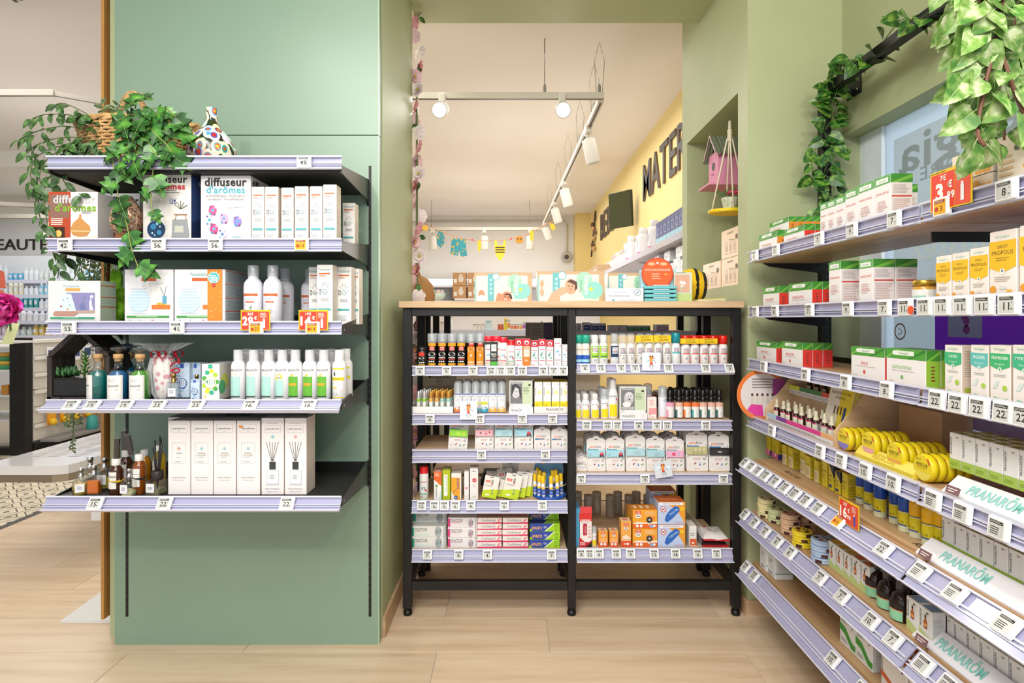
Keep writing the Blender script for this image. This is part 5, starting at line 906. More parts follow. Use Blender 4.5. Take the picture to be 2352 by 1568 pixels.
# perfume tester, colognes in cartons
def perfume(px, Y, Z, liq, desc, sc=1.0, rz=0, sq=True, gold=False, lab=True, lh=.6):
    o = thing('perfume_bottle', desc, 'bottle', (xs(px, Y), Y, Z+.0006), rz); o.scale = (sc, sc, sc)
    m_ = MB()
    if sq: m_.box(-.019, .019, -.012, .012, 0, .062, G('#dfe6e6', .09), .003)
    else: m_.lathe([(.022, 0), (.025, .003), (.025, .045), (.018, .053), (.008, .058), (.008, .064)], G('#dfe6e2', .08), 20)
    put('glass_body', m_.build('glass_body'), o); m_ = MB()
    if liq:
        if sq: m_.box(-.016, .016, -.009, .009, .004, .055*lh, P(liq, .1), .002)
        else: m_.lathe([(.020, .004), (.0225, .006), (.0225, .004+.05*lh)], P(liq, .1), 18)
        put('liquid', m_.build('liquid'), o)
    m_ = MB(); c = P('#c09a54', .25, 1) if gold else M_CHROME; z0 = .062
    m_.lathe([(.008, z0), (.008, z0+.008), (.006, z0+.009), (.006, z0+.018), (.0075, z0+.018), (.0075, z0+.028), (.006, z0+.029)], c, 14); put('sprayer', m_.build('sprayer'), o)
    if lab: m_ = MB(); yy = -.0125 if sq else -.0255; m_.box(-.013, .013, yy, yy+.0006, .014, .042, '#dfdfe2'); m_.decor([('k', .2, .3, .8, .8, 4, '#8b8b92')], .026, .028, lambda a, b_, e: (-.013+a, yy-e, .014+b_), .0003); put('paper_label', m_.build('paper_label'), o)
    return o
perfume(399, 1.975, Z4, None, 'clear square perfume tester with gold sprayer', 1.0, 0, True, True)
fcart('blue_cologne', 402, 436, 834, 2.04, Z4, .05, 'blue swirl printed cologne carton', L4)
fcart('blue_cologne', 437, 462, 834, 2.06, Z4, .05, 'blue swirl printed cologne carton', L4)
fcart('blue_cologne', 437, 459, 872, 1.985, Z4, .035, 'small blue swirl cologne carton in front', L4)
perfume(452, 2.03, Z4, None, 'small clear bottle with gold sprayer behind the blue cartons', .9, 0, True, True, False)
fcart('green_cologne', 463, 505, 836, 1.985, Z4, .17, 'green and yellow splash printed cologne carton', L4)
# aerosols
def aero(key, decs, capcol): bottle(key, [(.0225, 0), (.0245, .003), (.0245, .112), (.0225, .124), (.016, .133), (.0145, .135)], P('#e3e2e4', .22), [(.0155, .133), (.0165, .137), (.0165, .168), (.015, .171)], capcol, decs, .0245, (.002, .112), .05)
_pl = [T('PRANARŌM', .5, .90, .07, '#4a4848', w=.8), ('l', .3, .74, .5, .84, .012, '#c9c04a'), ('l', .7, .74, .5, .84, .012, '#8a9a4a'), ('c', .5, .78, .04, '#e0c840')]
aero('aero_mint', _pl+[R(.08, .08, .78, .70, '#a9d6cb'), ('p', [(.35, .70), (.78, .70), (.78, .56)], '#d8463f'), ('k', .16, .46, .7, .54, 2, '#e6efec'), ('k', .16, .2, .7, .36, 3, '#6f9a92'), R(.08, .06, .78, .1, '#3e4f44')], M_CAPCL if False else P('#dcdcde', .2, alpha=1))
aero('aero_tester', _pl+[R(.08, .08, .72, .60, '#a9d6cb'), ('c', .42, .66, .26, '#e9d21f'), T('TESTER', .42, .66, .05, '#4a4420', w=.3), ('k', .16, .2, .66, .36, 3, '#6f9a92'), R(.08, .06, .72, .1, '#3e4f44')], P('#dcdcde', .2))
aero('aero_green', _pl+[R(.1, .08, .8, .70, '#62ac34'), ('c', .4, .74, .08, '#e9bd2a'), ('k', .2, .5, .7, .62, 3, '#cfe6bc'), R(.18, .42, .7, .50, '#dba02c'), ('k', .2, .2, .7, .34, 3, '#3f7f22'), R(.1, .06, .8, .1, '#2a4a2a')], P('#dcdcde', .2))
aero('aero_yellow', [R(.05, .92, .95, .97, '#e6cf2c'), ('c', .28, .76, .07, '#2a2a2a'), ('p', [(.22, .78), (.34, .78), (.28, .9)], '#2a2a2a'), R(.05, .58, .95, .68, '#e6cf2c'), T('INSTANT', .42, .63, .06, '#4a451c', w=.6), ('k', .1, .42, .6, .54, 3, '#a9a6a4'), R(.12, .34, .45, .38, '#e6cf2c'), ('c', .75, .24, .09, '#f0c6c0'), ('k', .1, .1, .5, .2, 2, '#8a8886'), R(.05, .04, .95, .07, '#e6cf2c')], P('#e9e9ea', .2))
for key, pxs in (('aero_mint', (548, 583, 618)), ('aero_tester', (649,)), ('aero_green', (679, 712, 744)), ('aero_yellow', (780,))):
    dsc = {'aero_mint': 'white aerosol with mint label', 'aero_tester': 'white aerosol with yellow tester sticker', 'aero_green': 'white aerosol with bright green label', 'aero_yellow': 'white aerosol with yellow bands'}[key]
    for px in pxs:
        bput(key, (xs(px, 2.01), 2.01, Z4+.0006), dsc, L4, 'aerosol', 'aerosol'); 
        if px != 679: bput(key, (xs(px, 2.01)+.004, 2.068, Z4+.0006), dsc, L4, 'aerosol', 'aerosol', 1)
# bottom shelf: boxed reed diffusers
for nm, a, b_, yt, ds in (('amber_fragrance', 386, 438, 966, 'tall white fragrance carton with amber diamond'), ('soft_fragrance', 438.5, 490, 966, 'tall white fragrance carton with blue diamond'), ('soft_fragrance', 490.5, 543, 966, 'tall white fragrance carton with blue diamond'), ('soft_fragrance', 544, 598, 966, 'tall white fragrance carton with blue diamond'), ('reed_print_blue', 600.5, 653, 960, 'tall white carton with reed print, blue diamond'), ('reed_print_pink', 654, 705, 960, 'tall white carton with reed print, pink diamond')):
    fcart(nm, a, b_, yt, 1.985, Z5, .085, ds, L5)
m = MB(); m.box(0, .014, -.0006, 0, 0, .007, '#e08a28'); o = put('price_sticker', m.build('price_sticker'), None, (xs(547, 1.98), 1.9835, zs(981, 1.985)), (0, .15, 0)); tag(o, 'small orange sticker on the fourth tall white carton', 'sticker')
for a, b_ in ((386, 470), (566, 640), (640, 690)): fcart('amber_fragrance', a, b_, 958, 2.09, Z5, .16, 'white fragrance carton lying behind the tall cartons', L5)
BRN = P('#3c1b08', .08, trans=.35)
def oil(px, Y, h_, desc, col='#3c1b08', reeds=None, sc=1.0, band=False, cap='#dfdcd8', r=.021):
    o = thing('fragrance_bottle', desc, 'bottle', (xs(px, Y), Y, Z5+.0006)); o.scale = (sc, sc, sc)
    m_ = MB(); m_.lathe([(r-.002, 0), (r, .004), (r, h_-.018), (r-.005, h_-.006), (.011, h_), (.011, h_+.004)], P(col, .06, coat=.5), 22); put('glass_body', m_.build('glass_body'), o)
    m_ = MB(); m_.lathe([(.013, h_+.002), (.0135, h_+.004), (.0135, h_+.022), (.012, h_+.024)], cap, 18); put('cap', m_.build('cap'), o)
    m_ = MB(); w_ = .034; m_.decor([R(0, 0, 1, 1, '#dcd8d2'), ('k', .15, .2, .85, .8, 5, '#8b867f')], w_, .045, cyl_map(r+.0003, h_*.25, w_, -.2), .0004, 8); m_.decor([R(0, 0, 1, 1, '#e0dcd6'), ('k', .15, .2, .85, .8, 2, '#8b867f')], w_, .02, cyl_map(r+.0003, h_*.62, w_, -.2), .0004, 8); put('paper_label', m_.build('paper_label'), o)
    if reeds:
        m_ = MB(); z0 = h_+.024; t = reeds; m_.X = Matrix.Rotation(t, 4, 'Y')
        m_.box(-.009, .009, -.005, .005, z0, z0+.075, G('#dfe3e3', .3)); m_.box(-.0075, .0075, -.004, .004, z0, z0+.066, '#241d18')
        for k in range(5): m_.box(-.007+k*.003, -.006+k*.003, -.0045, -.004, z0+.002, z0+.064, '#4a3d33')
        put('boxed_reeds', m_.build('boxed_reeds'), o, label='pack of dark reeds')
    if band: m_ = MB(); m_.tube([(r*1.02*math.cos(a), r*1.02*math.sin(a), h_*.5+.003*math.sin(a*2)) for a in [k*2*PI/18 for k in range(18)]], .0022, band, 5, True); m_.tube([(0, -r, h_*.5), (.015, -r-.006, h_*.52), (.03, -r-.004, h_*.56)], .0022, band); put('ribbon', m_.build('ribbon'), o)
oil(267, 1.985, .1, 'amber oil bottle with yellow ribbon and white cap', reeds=.02, band='#c9a21c')
oil(290, 2.06, .112, 'dark amber oil bottle behind, with reed pack', reeds=-.04)
oil(320, 2.0, .112, 'amber oil bottle with cream label and leaning reed pack', '#7a3d08', reeds=-.2, band='#2a221a')
oil(332, 2.1, .105, 'golden oil bottle at the back with single reeds', '#b5770c')
oil(366, 2.08, .125, 'yellow oil bottle with white cap beside the tall cartons', '#b08f12')
perfume(186, 1.985, Z5, '#c9a80e', 'round glass bottle with yellow perfume at the left end', 1.0, .5, False, lh=.7)
perfume(216, 1.985, Z5, '#d9700c', 'square glass bottle with orange perfume', 1.12, .05, True, lab=False, lh=.8)
perfume(207, 2.05, Z5, '#d9cf9c', 'clear perfume bottle with silver sprayer behind the orange one', 1.25, .1, False, lab=False, lh=.3)
perfume(240, 2.06, Z5, '#b9ac34', 'small pale yellow labelled perfume bottle behind', 1.2, 0, True, lh=.6)
perfume(297, 1.975, Z5, '#cfd0a0', 'short clear perfume bottle with white label', 1.02, -.1, False, lh=.3)
rd = thing('reed_diffuser', 'square glass reed diffuser with black collar and dark reeds', 'diffuser', (xs(354, 1.98), 1.985, Z5+.0006), -.12)
m = MB(); m.box(-.027, .027, -.018, .03, 0, .052, G('#d6dcd4', .3), .004); m.box(-.023, .023, -.014, .026, .004, .022, P('#b9bb8a', .1, trans=.6)); put('glass_body', m.build('glass_body'), rd)
m = MB(); m.lathe([(.017, .052), (.019, .054), (.019, .08), (.017, .082)], P('#2b2624', .4), 20, cx=.006, cy=.004); put('collar', m.build('collar'), rd)
m = MB(); m.box(-.019, .011, -.0187, -.018, .012, .042, '#dedede'); m.decor([('k', .2, .3, .8, .7, 3, '#77777c')], .03, .03, lambda a, b_, e: (-.019+a, -.0188-e, .012+b_), .0003); put('paper_label', m.build('paper_label'), rd)
for dx, dz in ((-.02, .16), (-.012, .185), (.004, .15), (.012, .2), (.018, .19), (.024, .17)): m = MB(); m.tube([(.006, .004, .02), (.006+dx*.8, .004, dz)], .0022, '#181412'); put('reed', m.build('reed'), rd)
# ------------------------------------------------------------------ black stand: left bay
A1, A2, A3, A4, A5 = AN; B1, B2, B3, B4 = BN
ZA = [s_[3] for s_ in AS]; ZB = [s_[3] for s_ in BS]
FR = 2.556
CQ = LOGO(.5, .84, .6, .2)+[('c', .5, .6, .4, '#e9e8e4', .6), ('l', .3, .55, .5, .66, .05, K), ('l', .5, .66, .75, .56, .05, K)]
def canbody(r, h_): return [(r-.002, 0), (r, .003), (r, h_-.006), (r-.003, h_)]
bottle('black_can', canbody(.0215, .088), P('#161514', .3), [(.0215, .088), (.0215, .102), (.017, .107)], P('#161514', .3), [R(.2, .62, .8, .86, '#d23b2c')]+[('c', .5, .5, .3, '#dfe6e4', .5), ('k', .2, .3, .8, .38, 2, '#d8d8d8'), ('c', .3, .2, .09, '#e2e2e2'), ('c', .5, .2, .09, '#e2e2e2'), ('c', .7, .2, .09, '#e2e2e2'), R(.15, .04, .85, .1, '#e0a51c')], .0215, (0, .088), .04)
wn_ = (('spray_nozzle', nozz(.101, .022)), )
bottle('black_yellow_can', canbody(.0205, .108), P('#171614', .3), [(.0215, .1), (.022, .101), (.022, .139), (.020, .142)], M_CAPCL, [R(.02, .80, .98, .93, '#e2a11c'), R(.25, .62, .8, .78, '#d23b2c'), T('CINQ', .52, .74, .06, '#f4e6e0', b=.02, w=.4), T('SUR CINQ', .52, .66, .05, '#f4e6e0', b=.02, w=.46), ('c', .5, .47, .38, '#e9e8e4', .55), ('l', .3, .44, .5, .52, .05, K), ('l', .5, .52, .75, .44, .05, K), R(.15, .30, .85, .36, '#b9b9b9'), R(.15, .24, .85, .28, '#c0392b'), ('c', .24, .17, .09, '#e2e2e2'), ('c', .46, .17, .09, '#e2e2e2'), ('c', .68, .17, .09, '#e2e2e2'), R(.1, .02, .9, .1, '#e2a11c')], .0205, (0, .108), .042, wn_)
bottle('orange_can', canbody(.0205, .108), P('#1a1715', .3), [(.0215, .1), (.022, .101), (.022, .139), (.020, .142)], M_CAPCL, [R(.1, .02, .95, .78, '#e58a22'), R(.3, .80, .85, .95, '#d23b2c'), T('CINQ', .57, .9, .05, '#f4e6e0', b=.02, w=.4), ('c', .52, .66, .36, '#eae6dc', .6), ('l', .35, .62, .52, .7, .05, K), ('l', .52, .7, .75, .62, .05, K), ('c', .55, .42, .1, '#f0ece6'), ('c', .3, .14, .09, '#f2e0c8'), ('c', .52, .14, .09, '#f2e0c8'), ('c', .74, .14, .09, '#f2e0c8'), R(.1, .02, .95, .05, '#efe6d8')], .0205, (0, .108), .042, wn_)
bottle('dark_cap_can', canbody(.018, .1), P('#e3e3e0', .3), [(.018, .1), (.019, .101), (.019, .118), (.016, .121)], P('#e02a3c', .3), [('k', .2, .75, .8, .9, 2, '#a9c9c4'), R(.15, .66, .85, .69, '#d0485a'), ('c', .5, .44, .2, '#7fb0cf', .7), ('c', .75, .36, .1, '#d85060'), R(.15, .2, .85, .23, '#d0485a'), ('k', .2, .08, .6, .14, 1, '#d0485a')], .018, (0, .1), .036)
bottle('red_cap_can', canbody(.0175, .098), P('#e3e3e0', .3), [(.0175, .098), (.0165, .1), (.0165, .118), (.0155, .122)], P('#d81e28', .3), [('k', .2, .75, .8, .9, 2, '#a9c9c4'), R(.15, .66, .85, .69, '#d0485a'), ('c', .5, .44, .2, '#3f7f8a', .7), ('c', .75, .36, .12, '#d85060'), R(.1, .2, .9, .23, '#4fae78'), ('k', .2, .08, .6, .14, 1, '#d0485a'), R(0, .0, 1, .05, '#a8d0b0')], .0175, (0, .098), .036)
bput('black_can', (xs(968, FR), FR+.02, ZA[0]+.0006), 'small all-black spray can', A1, 'spray', 'spray_can', sc=(1.08, 1, .78))
frow('black_yellow_can', [993, 1016, 1038.5, 1060], FR+.03, ZA[0], 'yellow striped black spray can', A1, name='spray_can', cat='spray', rows=2, dy=.046)
frow('orange_can', [1082, 1102.5], FR+.03, ZA[0], 'black spray can with orange label', A1, name='spray_can', cat='spray', rows=2, dy=.046)
bput('dark_cap_can', (xs(1122, FR), FR+.03, ZA[0]+.0006), 'red capped white spray can of the duo', A1, 'spray', 'spray_can', sc=1.08)
bput('dark_cap_can', (xs(1140, FR), FR+.03, ZA[0]+.0006), 'red capped white spray can of the duo', A1, 'spray', 'spray_can', sc=1.08)
m = MB(); m.box(0, .032, -.001, 0, 0, .095, '#2a2c2b'); m.box(-.028, .034, -.0012, .0, .095, .104, '#26211f'); m.decor([R(.05, .0, .95, .18, '#4fae3a'), R(.15, .66, .85, .98, '#e4e6e4'), T('-25%', .5, .85, .12, '#4a4a4a', w=.6), T('DUO', .5, .52, .1, '#e6e6e2', b=.03, w=.7), T('48ml', .5, .42, .06, '#e6e6e2', w=.5), ('k', .1, .24, .9, .34, 2, '#9a9a98')], .032, .095, plane_front(-.0012), .0003)
o = put('promo_sleeve', m.build('promo_sleeve'), None, (xs(1127, FR)-.002, FR+.007, ZA[0]+.002)); tag(o, 'black green OFFRE SPECIALE duo sleeve across two red capped cans', 'sleeve')
bput('dark_cap_can', (xs(1156, FR), FR+.025, ZA[0]+.0006), 'white spray can with pink-red cap', A1, 'spray', 'spray_can', sc=(1, 1, 1.03))
bput('red_cap_can', (xs(1174, FR), FR+.025, ZA[0]+.0006), 'shorter white spray can with bright red cap', A1, 'spray', 'spray_can', sc=(1, 1, .93))
for nm, a, b_, yt, ds in (('red_top_spray_carton', 1183.4, 1200.8, 778, 'slim white carton with red top'), ('red_orange_promo_carton', 1201, 1219, 778, 'slim carton with orange promotional band'), ('red_top_spray_carton', 1220, 1236.5, 782, 'slim white carton with red top'), ('red_top_spray_carton', 1237, 1254, 779, 'slim white carton with red top'), ('red_top_spray_carton', 1255, 1272, 781, 'slim white carton with red top'), ('blue_drop_carton', 1273, 1290.5, 777, 'taller white carton with blue drop'), ('blue_drop_carton', 1291.5, 1304, 791, 'short cut-off carton with blue drop')):
    fcart(nm, a, b_, yt, FR, ZA[0], .032, ds, A1)
# second shelf: roll-ons in a tray, spray bottles, display box, yellow cartons
tr = thing('display_tray', 'white cardboard tray holding slim roll-on tubes', 'tray', (xs(944, FR), FR, ZA[1]+.0006))
TWd = (1040-944)*FR/F; m = MB(); m.box(0, TWd, 0, .0015, 0, .028, '#e9e8e8'); m.box(0, TWd, .16, .1615, 0, .028, '#e4e2e0'); m.box(0, .0015, .0016, .159, 0, .028, '#e4e2e0'); m.box(TWd-.0015, TWd, .0016, .159, 0, .028, '#e4e2e0'); m.box(.0016, TWd-.0016, .0016, .159, 0, .0015, '#e4e2e0'); put('tray', m.build('tray'), tr)
m = MB(); m.box(.028, TWd-.0, .162, .1635, .03, .165, '#a7967f'); m.decor([T("MOUSTI'KILL", .5, .84, .09, '#3a2a24', b=.02, w=.8), ('o', .5, .68, .1, .012, '#4a3a30'), ('l', .44, .67, .5, .7, .02, '#3a2a24'), ('l', .5, .7, .56, .67, .02, '#3a2a24'), T('ANTI-MOUSTIQUES', .5, .5, .06, '#4a3a30', w=.8)], TWd-.028, .135, plane_front(.162, .028, .03), .0005); put('header_card', m.build('header_card'), tr, label='taupe header card with brown lettering')
for kk, (c, cp) in enumerate((('#8fc53a', '#dcdedc'), ('#e2a03a', '#d9a04a'), ('#8fc9bc', '#d9a04a'))):
    bottle('roll%d' % kk, [(.008, 0), (.0085, .002), (.0085, .058), (.0075, .06)], P('#e2e6e0', .3), [(.008, .06), (.008, .09), (.007, .092)], P(cp, .25, .7), [R(0, .8, 1, 1, c), R(0, 0, 1, .25, c), ('c', .5, .6, .22, '#e9e9e9'), ('k', .2, .3, .8, .45, 2, '#b98a7a')], .0085, (0, .058), .02, n=10)
for i, c in enumerate((959.5, 973, 988.5, 1002, 1014.5, 1028.5)):
    for r in range(4): bput('roll%d' % (i//2), (xs(c, FR)+.004*r, FR+.018+r*.034, ZA[1]+.003), ['slim roll-on with green label and silver cap', 'slim roll-on with orange label and gold cap', 'slim roll-on with mint label and gold cap'][i//2], A2, 'roll-on', 'roll_on_tube', r)
for kk, c in enumerate(('#e2803a', '#3f9fb4', '#e9b04a')):
    bottle('msp%d' % kk, [(.0185, 0), (.0195, .003), (.0195, .078), (.018, .084), (.012, .088)], P('#e4e6ea', .25), [(.019, .086), (.0192, .1), (.0188, .128), (.013, .138), (.004, .14)], M_CAPCL,
           [R(0, .96, 1, 1, '#3a57a8'), R(0, 0, 1, .04, '#3a57a8'), T("MOUSTI KILL", .5, .86, .05, '#b0584a', w=.8), ('o', .5, .68, .18, .02, '#8a8e94'), ('l', .42, .68, .58, .7, .03, '#3a3a3a'), R(0, .04, 1, .22, c), ('c', .5, .24, .3, c, .6), ('c', .5, .22, .17, '#e8eaf0')]+([R(.05, .44, .9, .58, '#dfe23a'), T('TESTEUR', .48, .51, .06, '#6a7a2a', w=.6)] if kk == 1 else []), .0195, (0, .084), .038, (('spray_nozzle', lambda q: (q.lathe([(.008, .088), (.008, .1), (.005, .102), (.0065, .112), (.007, .12)], '#dcdcdc', 12))), ))
for i, (c, kk) in enumerate(((1051, 0), (1071.5, 0), (1092, 1), (1112, 1), (1132, 2), (1152, 2))):
    for r in range(3): bput('msp%d' % kk, (xs(c, FR), FR+.022+r*.041, ZA[1]+.0006), ['spray bottle with orange label and clear cap', 'spray bottle with blue-green label and clear cap', 'spray bottle with golden label and clear cap'][kk], A2, 'bottle', 'spray_bottle', r)
def mosquito(px0, px1, py0, Y, h_, desc, c='#e58a3a', rot=0, bg='#e2e6f0'):
    w_ = (px1-px0)*Y/F; m_ = MB(); m_.box(0, w_, 0, .0008, 0, h_, bg)
    m_.decor([('c', .25, .62, .2, '#d6e6f2', .5), ('c', .78, .6, .2, '#d6e6f2', .5), ('l', .5, .72, .48, .38, .14, c), ('c', .5, .72, .12, c), ('c', .43, .78, .04, K), ('c', .58, .78, .04, K), ('l', .52, .7, .72, .66, .02, '#c46a2a'), ('l', .46, .82, .44, .95, .012, '#8a4a2a'), ('l', .55, .82, .58, .95, .012, '#8a4a2a'), ('l', .45, .62, .28, .5, .015, K), ('l', .55, .6, .76, .44, .015, K), ('l', .46, .42, .36, .2, .015, K), ('l', .53, .4, .66, .2, .015, K), ('l', .46, .3, .44, .08, .015, K), ('l', .54, .3, .58, .08, .015, K), ('c', .5, .4, .075, '#d8483c')], w_, h_, plane_front(), .0003)
    o_ = put('picture_card', m_.build('picture_card'), None, (xs(px0, Y), Y, zs(py0, Y)), (0, rot, 0)); tag(o_, desc, 'card')
mosquito(1056, 1096, 963, 2.515, .08, 'square card with a waving orange mosquito, left bay second rail')
def showbox(x0, x1, ytop, Z, shelf, baby, desc, d_=.09):
    w_ = (x1-x0)*FR/F; h_ = zs(ytop, FR)-Z; o_ = thing('display_box', desc, 'display', (xs(x0, FR), FR, Z+.0006)); m_ = MB()
    m_.box(0, w_, .004, d_, 0, h_, P('#dcd8d0', .4), .001); put('box', m_.build('box'), o_); m_ = MB(); m_.box(0, w_, 0, .0035, h_*.26, h_-.001, '#dcddd6')
    m_.decor([R(.04, .04, .56, .95, '#77777a'), T('PRANARŌM', .3, .9, .07, '#dedede', b=.01, w=.46), R(.56, .04, .96, .95, '#c3d1b0'), ('k', .6, .45, .9, .75, 5, '#7f8f70'), R(.82, .78, .92, .86, '#3a4038')]+
        ([('c', .34, .52, .19, '#b9b9ba', 1.3), ('c', .36, .62, .15, '#cfcfd0'), ('c', .32, .58, .02, '#2a2a2c'), ('c', .42, .62, .02, '#2a2a2c'), ('c', .36, .48, .035, '#3a2e2e'), ('c', .26, .26, .16, '#e0e0e0', .7), T('MOUSTIQUES', .3, .11, .09, '#f0f0f0', b=.02, w=.46)] if baby else
         [('c', .28, .5, .17, '#c9c9ca', 1.4), ('p', [(.08, .3), (.1, .8), (.3, .88), (.5, .7), (.53, .2), (.44, .4), (.4, .66), (.25, .74), (.16, .5)], '#3e3e40'), ('c', .24, .56, .018, '#1f1f20'), ('c', .34, .55, .018, '#1f1f20'), ('l', .26, .38, .33, .38, .015, '#5a4a4a')]), w_, h_*.74-.001, plane_front(0, 0, h_*.26), .0004)
    put('front_card', m_.build('front_card'), o_); m_ = MB(); m_.box(-.002, w_+.002, -.016, .0035, 0, h_*.2, '#e3e2e2', .001); m_.decor([T('PRANARŌM', .3, .5, .4, '#5a5a60', w=.46), ('o', .84, .5, .06, .008, '#a9a9ae')], w_, h_*.2, plane_front(-.016), .0004); put('tray_front', m_.build('tray_front'), o_)
    m_ = MB(); m_.X = Matrix.Translation((w_*.15, -.006, h_*.225)) @ Matrix.Rotation(PI/2, 4, 'Y'); m_.lathe([(.0075, 0), (.0075, w_*.8)], '#e4e2df', 12); put('roll_on', m_.build('roll_on'), o_)
showbox(1170, 1223, 874, ZA[1], A2, False, 'green display box with grey portrait of a woman')
for i in range(4): fcart('yellow_band_carton', 1228+i*19.6, 1247+i*19.6, 877, FR+.006, ZA[1]+.002, .04, 'white and yellow carton', A2, rows=3)
m = MB(); m.box(0, .15, 0, .0012, 0, .028, '#e3e1df'); m.decor([T('PRANARŌM', .6, .55, .42, '#4a4a4e', w=.5)], .15, .028, plane_front(), .0004); m.box(0, .15, .0013, .12, 0, .0012, '#e3e1df'); o = put('carton_tray', m.build('carton_tray'), None, (xs(1227, FR), FR+.002, ZA[1]+.0006)); tag(o, 'white paper tray in front of the white and yellow cartons', 'tray')
m = MB(); m.box(0, .19, 0, .1, 0, .03, '#3b2a22'); m.decor([('k', .1, .3, .5, .8, 2, '#dccbb0'), R(.6, .0, 1, 1, '#93963a')], .19, .03, plane_front(), .0004); o = put('carton', m.build('carton_dark'), None, (xs(1218, 2.78), 2.78, ZA[1]+.09)); 
m = MB(); m.box(0, .19, 0, .1, 0, .088, '#c9b79c'); o2 = put('carton', m.build('carton_tan'), None, (xs(1218, 2.78), 2.78, ZA[1]+.001)); tag(o, 'dark brown and olive carton on top of the tan one', 'carton'); tag(o2, 'tan carton hidden behind the white and yellow cartons', 'carton')
# third shelf: wristband blister cards
def band_card(key, tc2, img, tall=True, plain=False, lab='#5fa8b8'):
    W_, H_ = .086, .16 if tall else .122; r_ = .012; out = [(0, .004), (.004, 0), (W_-.004, 0), (W_, .004), (W_, H_-.02), (W_-r_, H_-.010), (W_*.68, H_-.008), (W_*.6, H_), (W_*.4, H_), (W_*.32, H_-.008), (r_, H_-.010), (0, H_-.02)]
    m_ = MB(); m_.prism(out, 0, .0014, '#dfdad6'); k = H_-.02
    dec = [T('para', .3, (H_-.048)/H_, .085 if tall else .1, '#d9704a', b=.015, w=.3), T('kito', .62, (H_-.048)/H_, .085 if tall else .1, '#4a4a50', w=.28), R(.05, (H_-.068)/H_, .6, (H_-.060)/H_, lab), ('l', .42, (H_-.016)/H_, .58, (H_-.016)/H_, .04, '#5a4a42'),
           ('k', .3, .27 if tall else .44, .72, .33 if tall else .54, 2, '#c09a92'), ('o', .84, .3 if tall else .46, .055, .022, '#2a2a2c'), T('1', .16, .17 if tall else .24, .08, '#d9a08a', w=.1), ('c', .38, .18 if tall else .26, .03, '#3a3040'), ('c', .43, .20 if tall else .29, .035, '#c8404a'), ('p', [(.58, .15 if tall else .2), (.62, .13 if tall else .18), (.66, .15 if tall else .2), (.62, .22 if tall else .32)], '#4a7ab0'), ('c', .8, .17 if tall else .26, .035, '#5a9a50'), ('c', .86, .19 if tall else .29, .03, '#5a9a50'), ('k', .36, .05, .64, .075, 1, '#d8a48a')]
    if not plain: dec += [('c', x_, y_, .022, '#5f5a58') for x_ in (.08, .92) for y_ in (.36, .64)]
    m_.decor(dec, W_, H_, plane_front(), .0003); card = m_.build('blister_card'); parts = [('card', card)]
    if not plain:
        m_ = MB(); m_.box(.002, W_-.002, -.011, -.0008, H_*.40, H_*.60, P(tc2, .25, coat=.6), .003); m_.decor([('o', .5, .5, .0, 0, K)] if not img else img, W_-.004, H_*.2, plane_front(-.0112, .002, H_*.40), .0003); parts.append(('wristband', m_.build('wristband')))
    BK[key] = parts
_tr = [R(.68, .2, .9, .55, '#c42a3c'), ('c', .72, .2, .06, '#3a2a2a'), ('c', .86, .2, .06, '#3a2a2a'), R(.72, .4, .86, .7, '#d9485a'), ('l', .1, .3, .2, .3, .03, '#7a8a8e'), ('l', .1, .5, .2, .5, .03, '#7a8a8e')]
band_card('band_lime', '#8fd22a', [('c', .5, .5, .1, '#b9dc4a'), ('c', .8, .5, .06, '#e6c83a')]); band_card('band_pinkdots', '#e3aab2', [('c', .3, .5, .05, '#7a2a40'), ('c', .6, .4, .05, '#c04a3a'), ('c', .8, .6, .05, '#b04a3a')]); band_card('band_blue', '#a5ccd2', [('k', .4, .2, .8, .7, 2, '#8fb0b8')]); band_card('band_train', '#9cccd8', _tr)
band_card('band_pink', '#e2a9c4', [('c', .4, .5, .1, '#d04a6a'), ('c', .7, .5, .05, '#8fb4c8')]); band_card('band_camo', '#b8b484', [('c', .3+.1*k, .3+.4*(k % 2), .05, ('#8f9a5c', '#d9c9a0')[k % 2]) for k in range(6)], lab='#3a78b0'); band_card('band_black', '#26282a', [R(.4, .42, .6, .55, '#d8d8d8')], lab='#3a78b0'); band_card('refill', '#fff', [], False, True, '#3f7fa0')
LEAN = -.10
def cardrow(keys, cs, Z, shelf, wpx, rows, zoff=None):
    for i, (kk, c) in enumerate(zip(keys, cs)):
        W_ = .086; sc = wpx[i]*FR/F/W_ if isinstance(wpx, list) else wpx*FR/F/W_
        dsc = {'band_lime': 'crooked wristband card with lime band', 'band_pinkdots': 'wristband card with pink dotted band', 'band_blue': 'wristband card with pale blue band', 'band_train': 'wristband card with red train on blue', 'band_pink': 'wristband card with pink band', 'band_camo': 'wristband card with camouflage band', 'band_black': 'wristband card with black band', 'refill': 'refill card without wristband'}[kk]
        for r in range(rows if not isinstance(rows, list) else rows[i]):
            bput(kk, (xs(c, FR)-W_*sc/2+(.003 if r % 2 else 0), FR+.012+r*.05, Z+.001), dsc, shelf, 'card', 'blister_card', r, sc=(sc, 1, sc), rot=(LEAN, .06 if kk == 'band_lime' else 0, 0))
cardrow(['band_lime', 'band_pinkdots', 'band_blue', 'band_train', 'refill', 'refill'], [1050, 1112, 1157, 1203, 1246, 1285.5], ZA[2], A3, [44, 43, 43, 43, 38, 37], [1, 2, 2, 2, 3, 3])
cardrow(['refill', 'band_train', 'band_train', 'band_blue', 'band_blue', 'band_pink', 'band_camo', 'band_black'], [1337, 1371, 1415, 1462, 1508, 1553, 1604, 1655], ZB[2], B3, [24, 43, 43, 46, 43, 42, 50, 48], 4)
mosquito(1506, 1546, 1099, 2.505, .07, 'tilted card with an orange insect, right bay third rail', rot=-.15, bg='#cfd6dc')
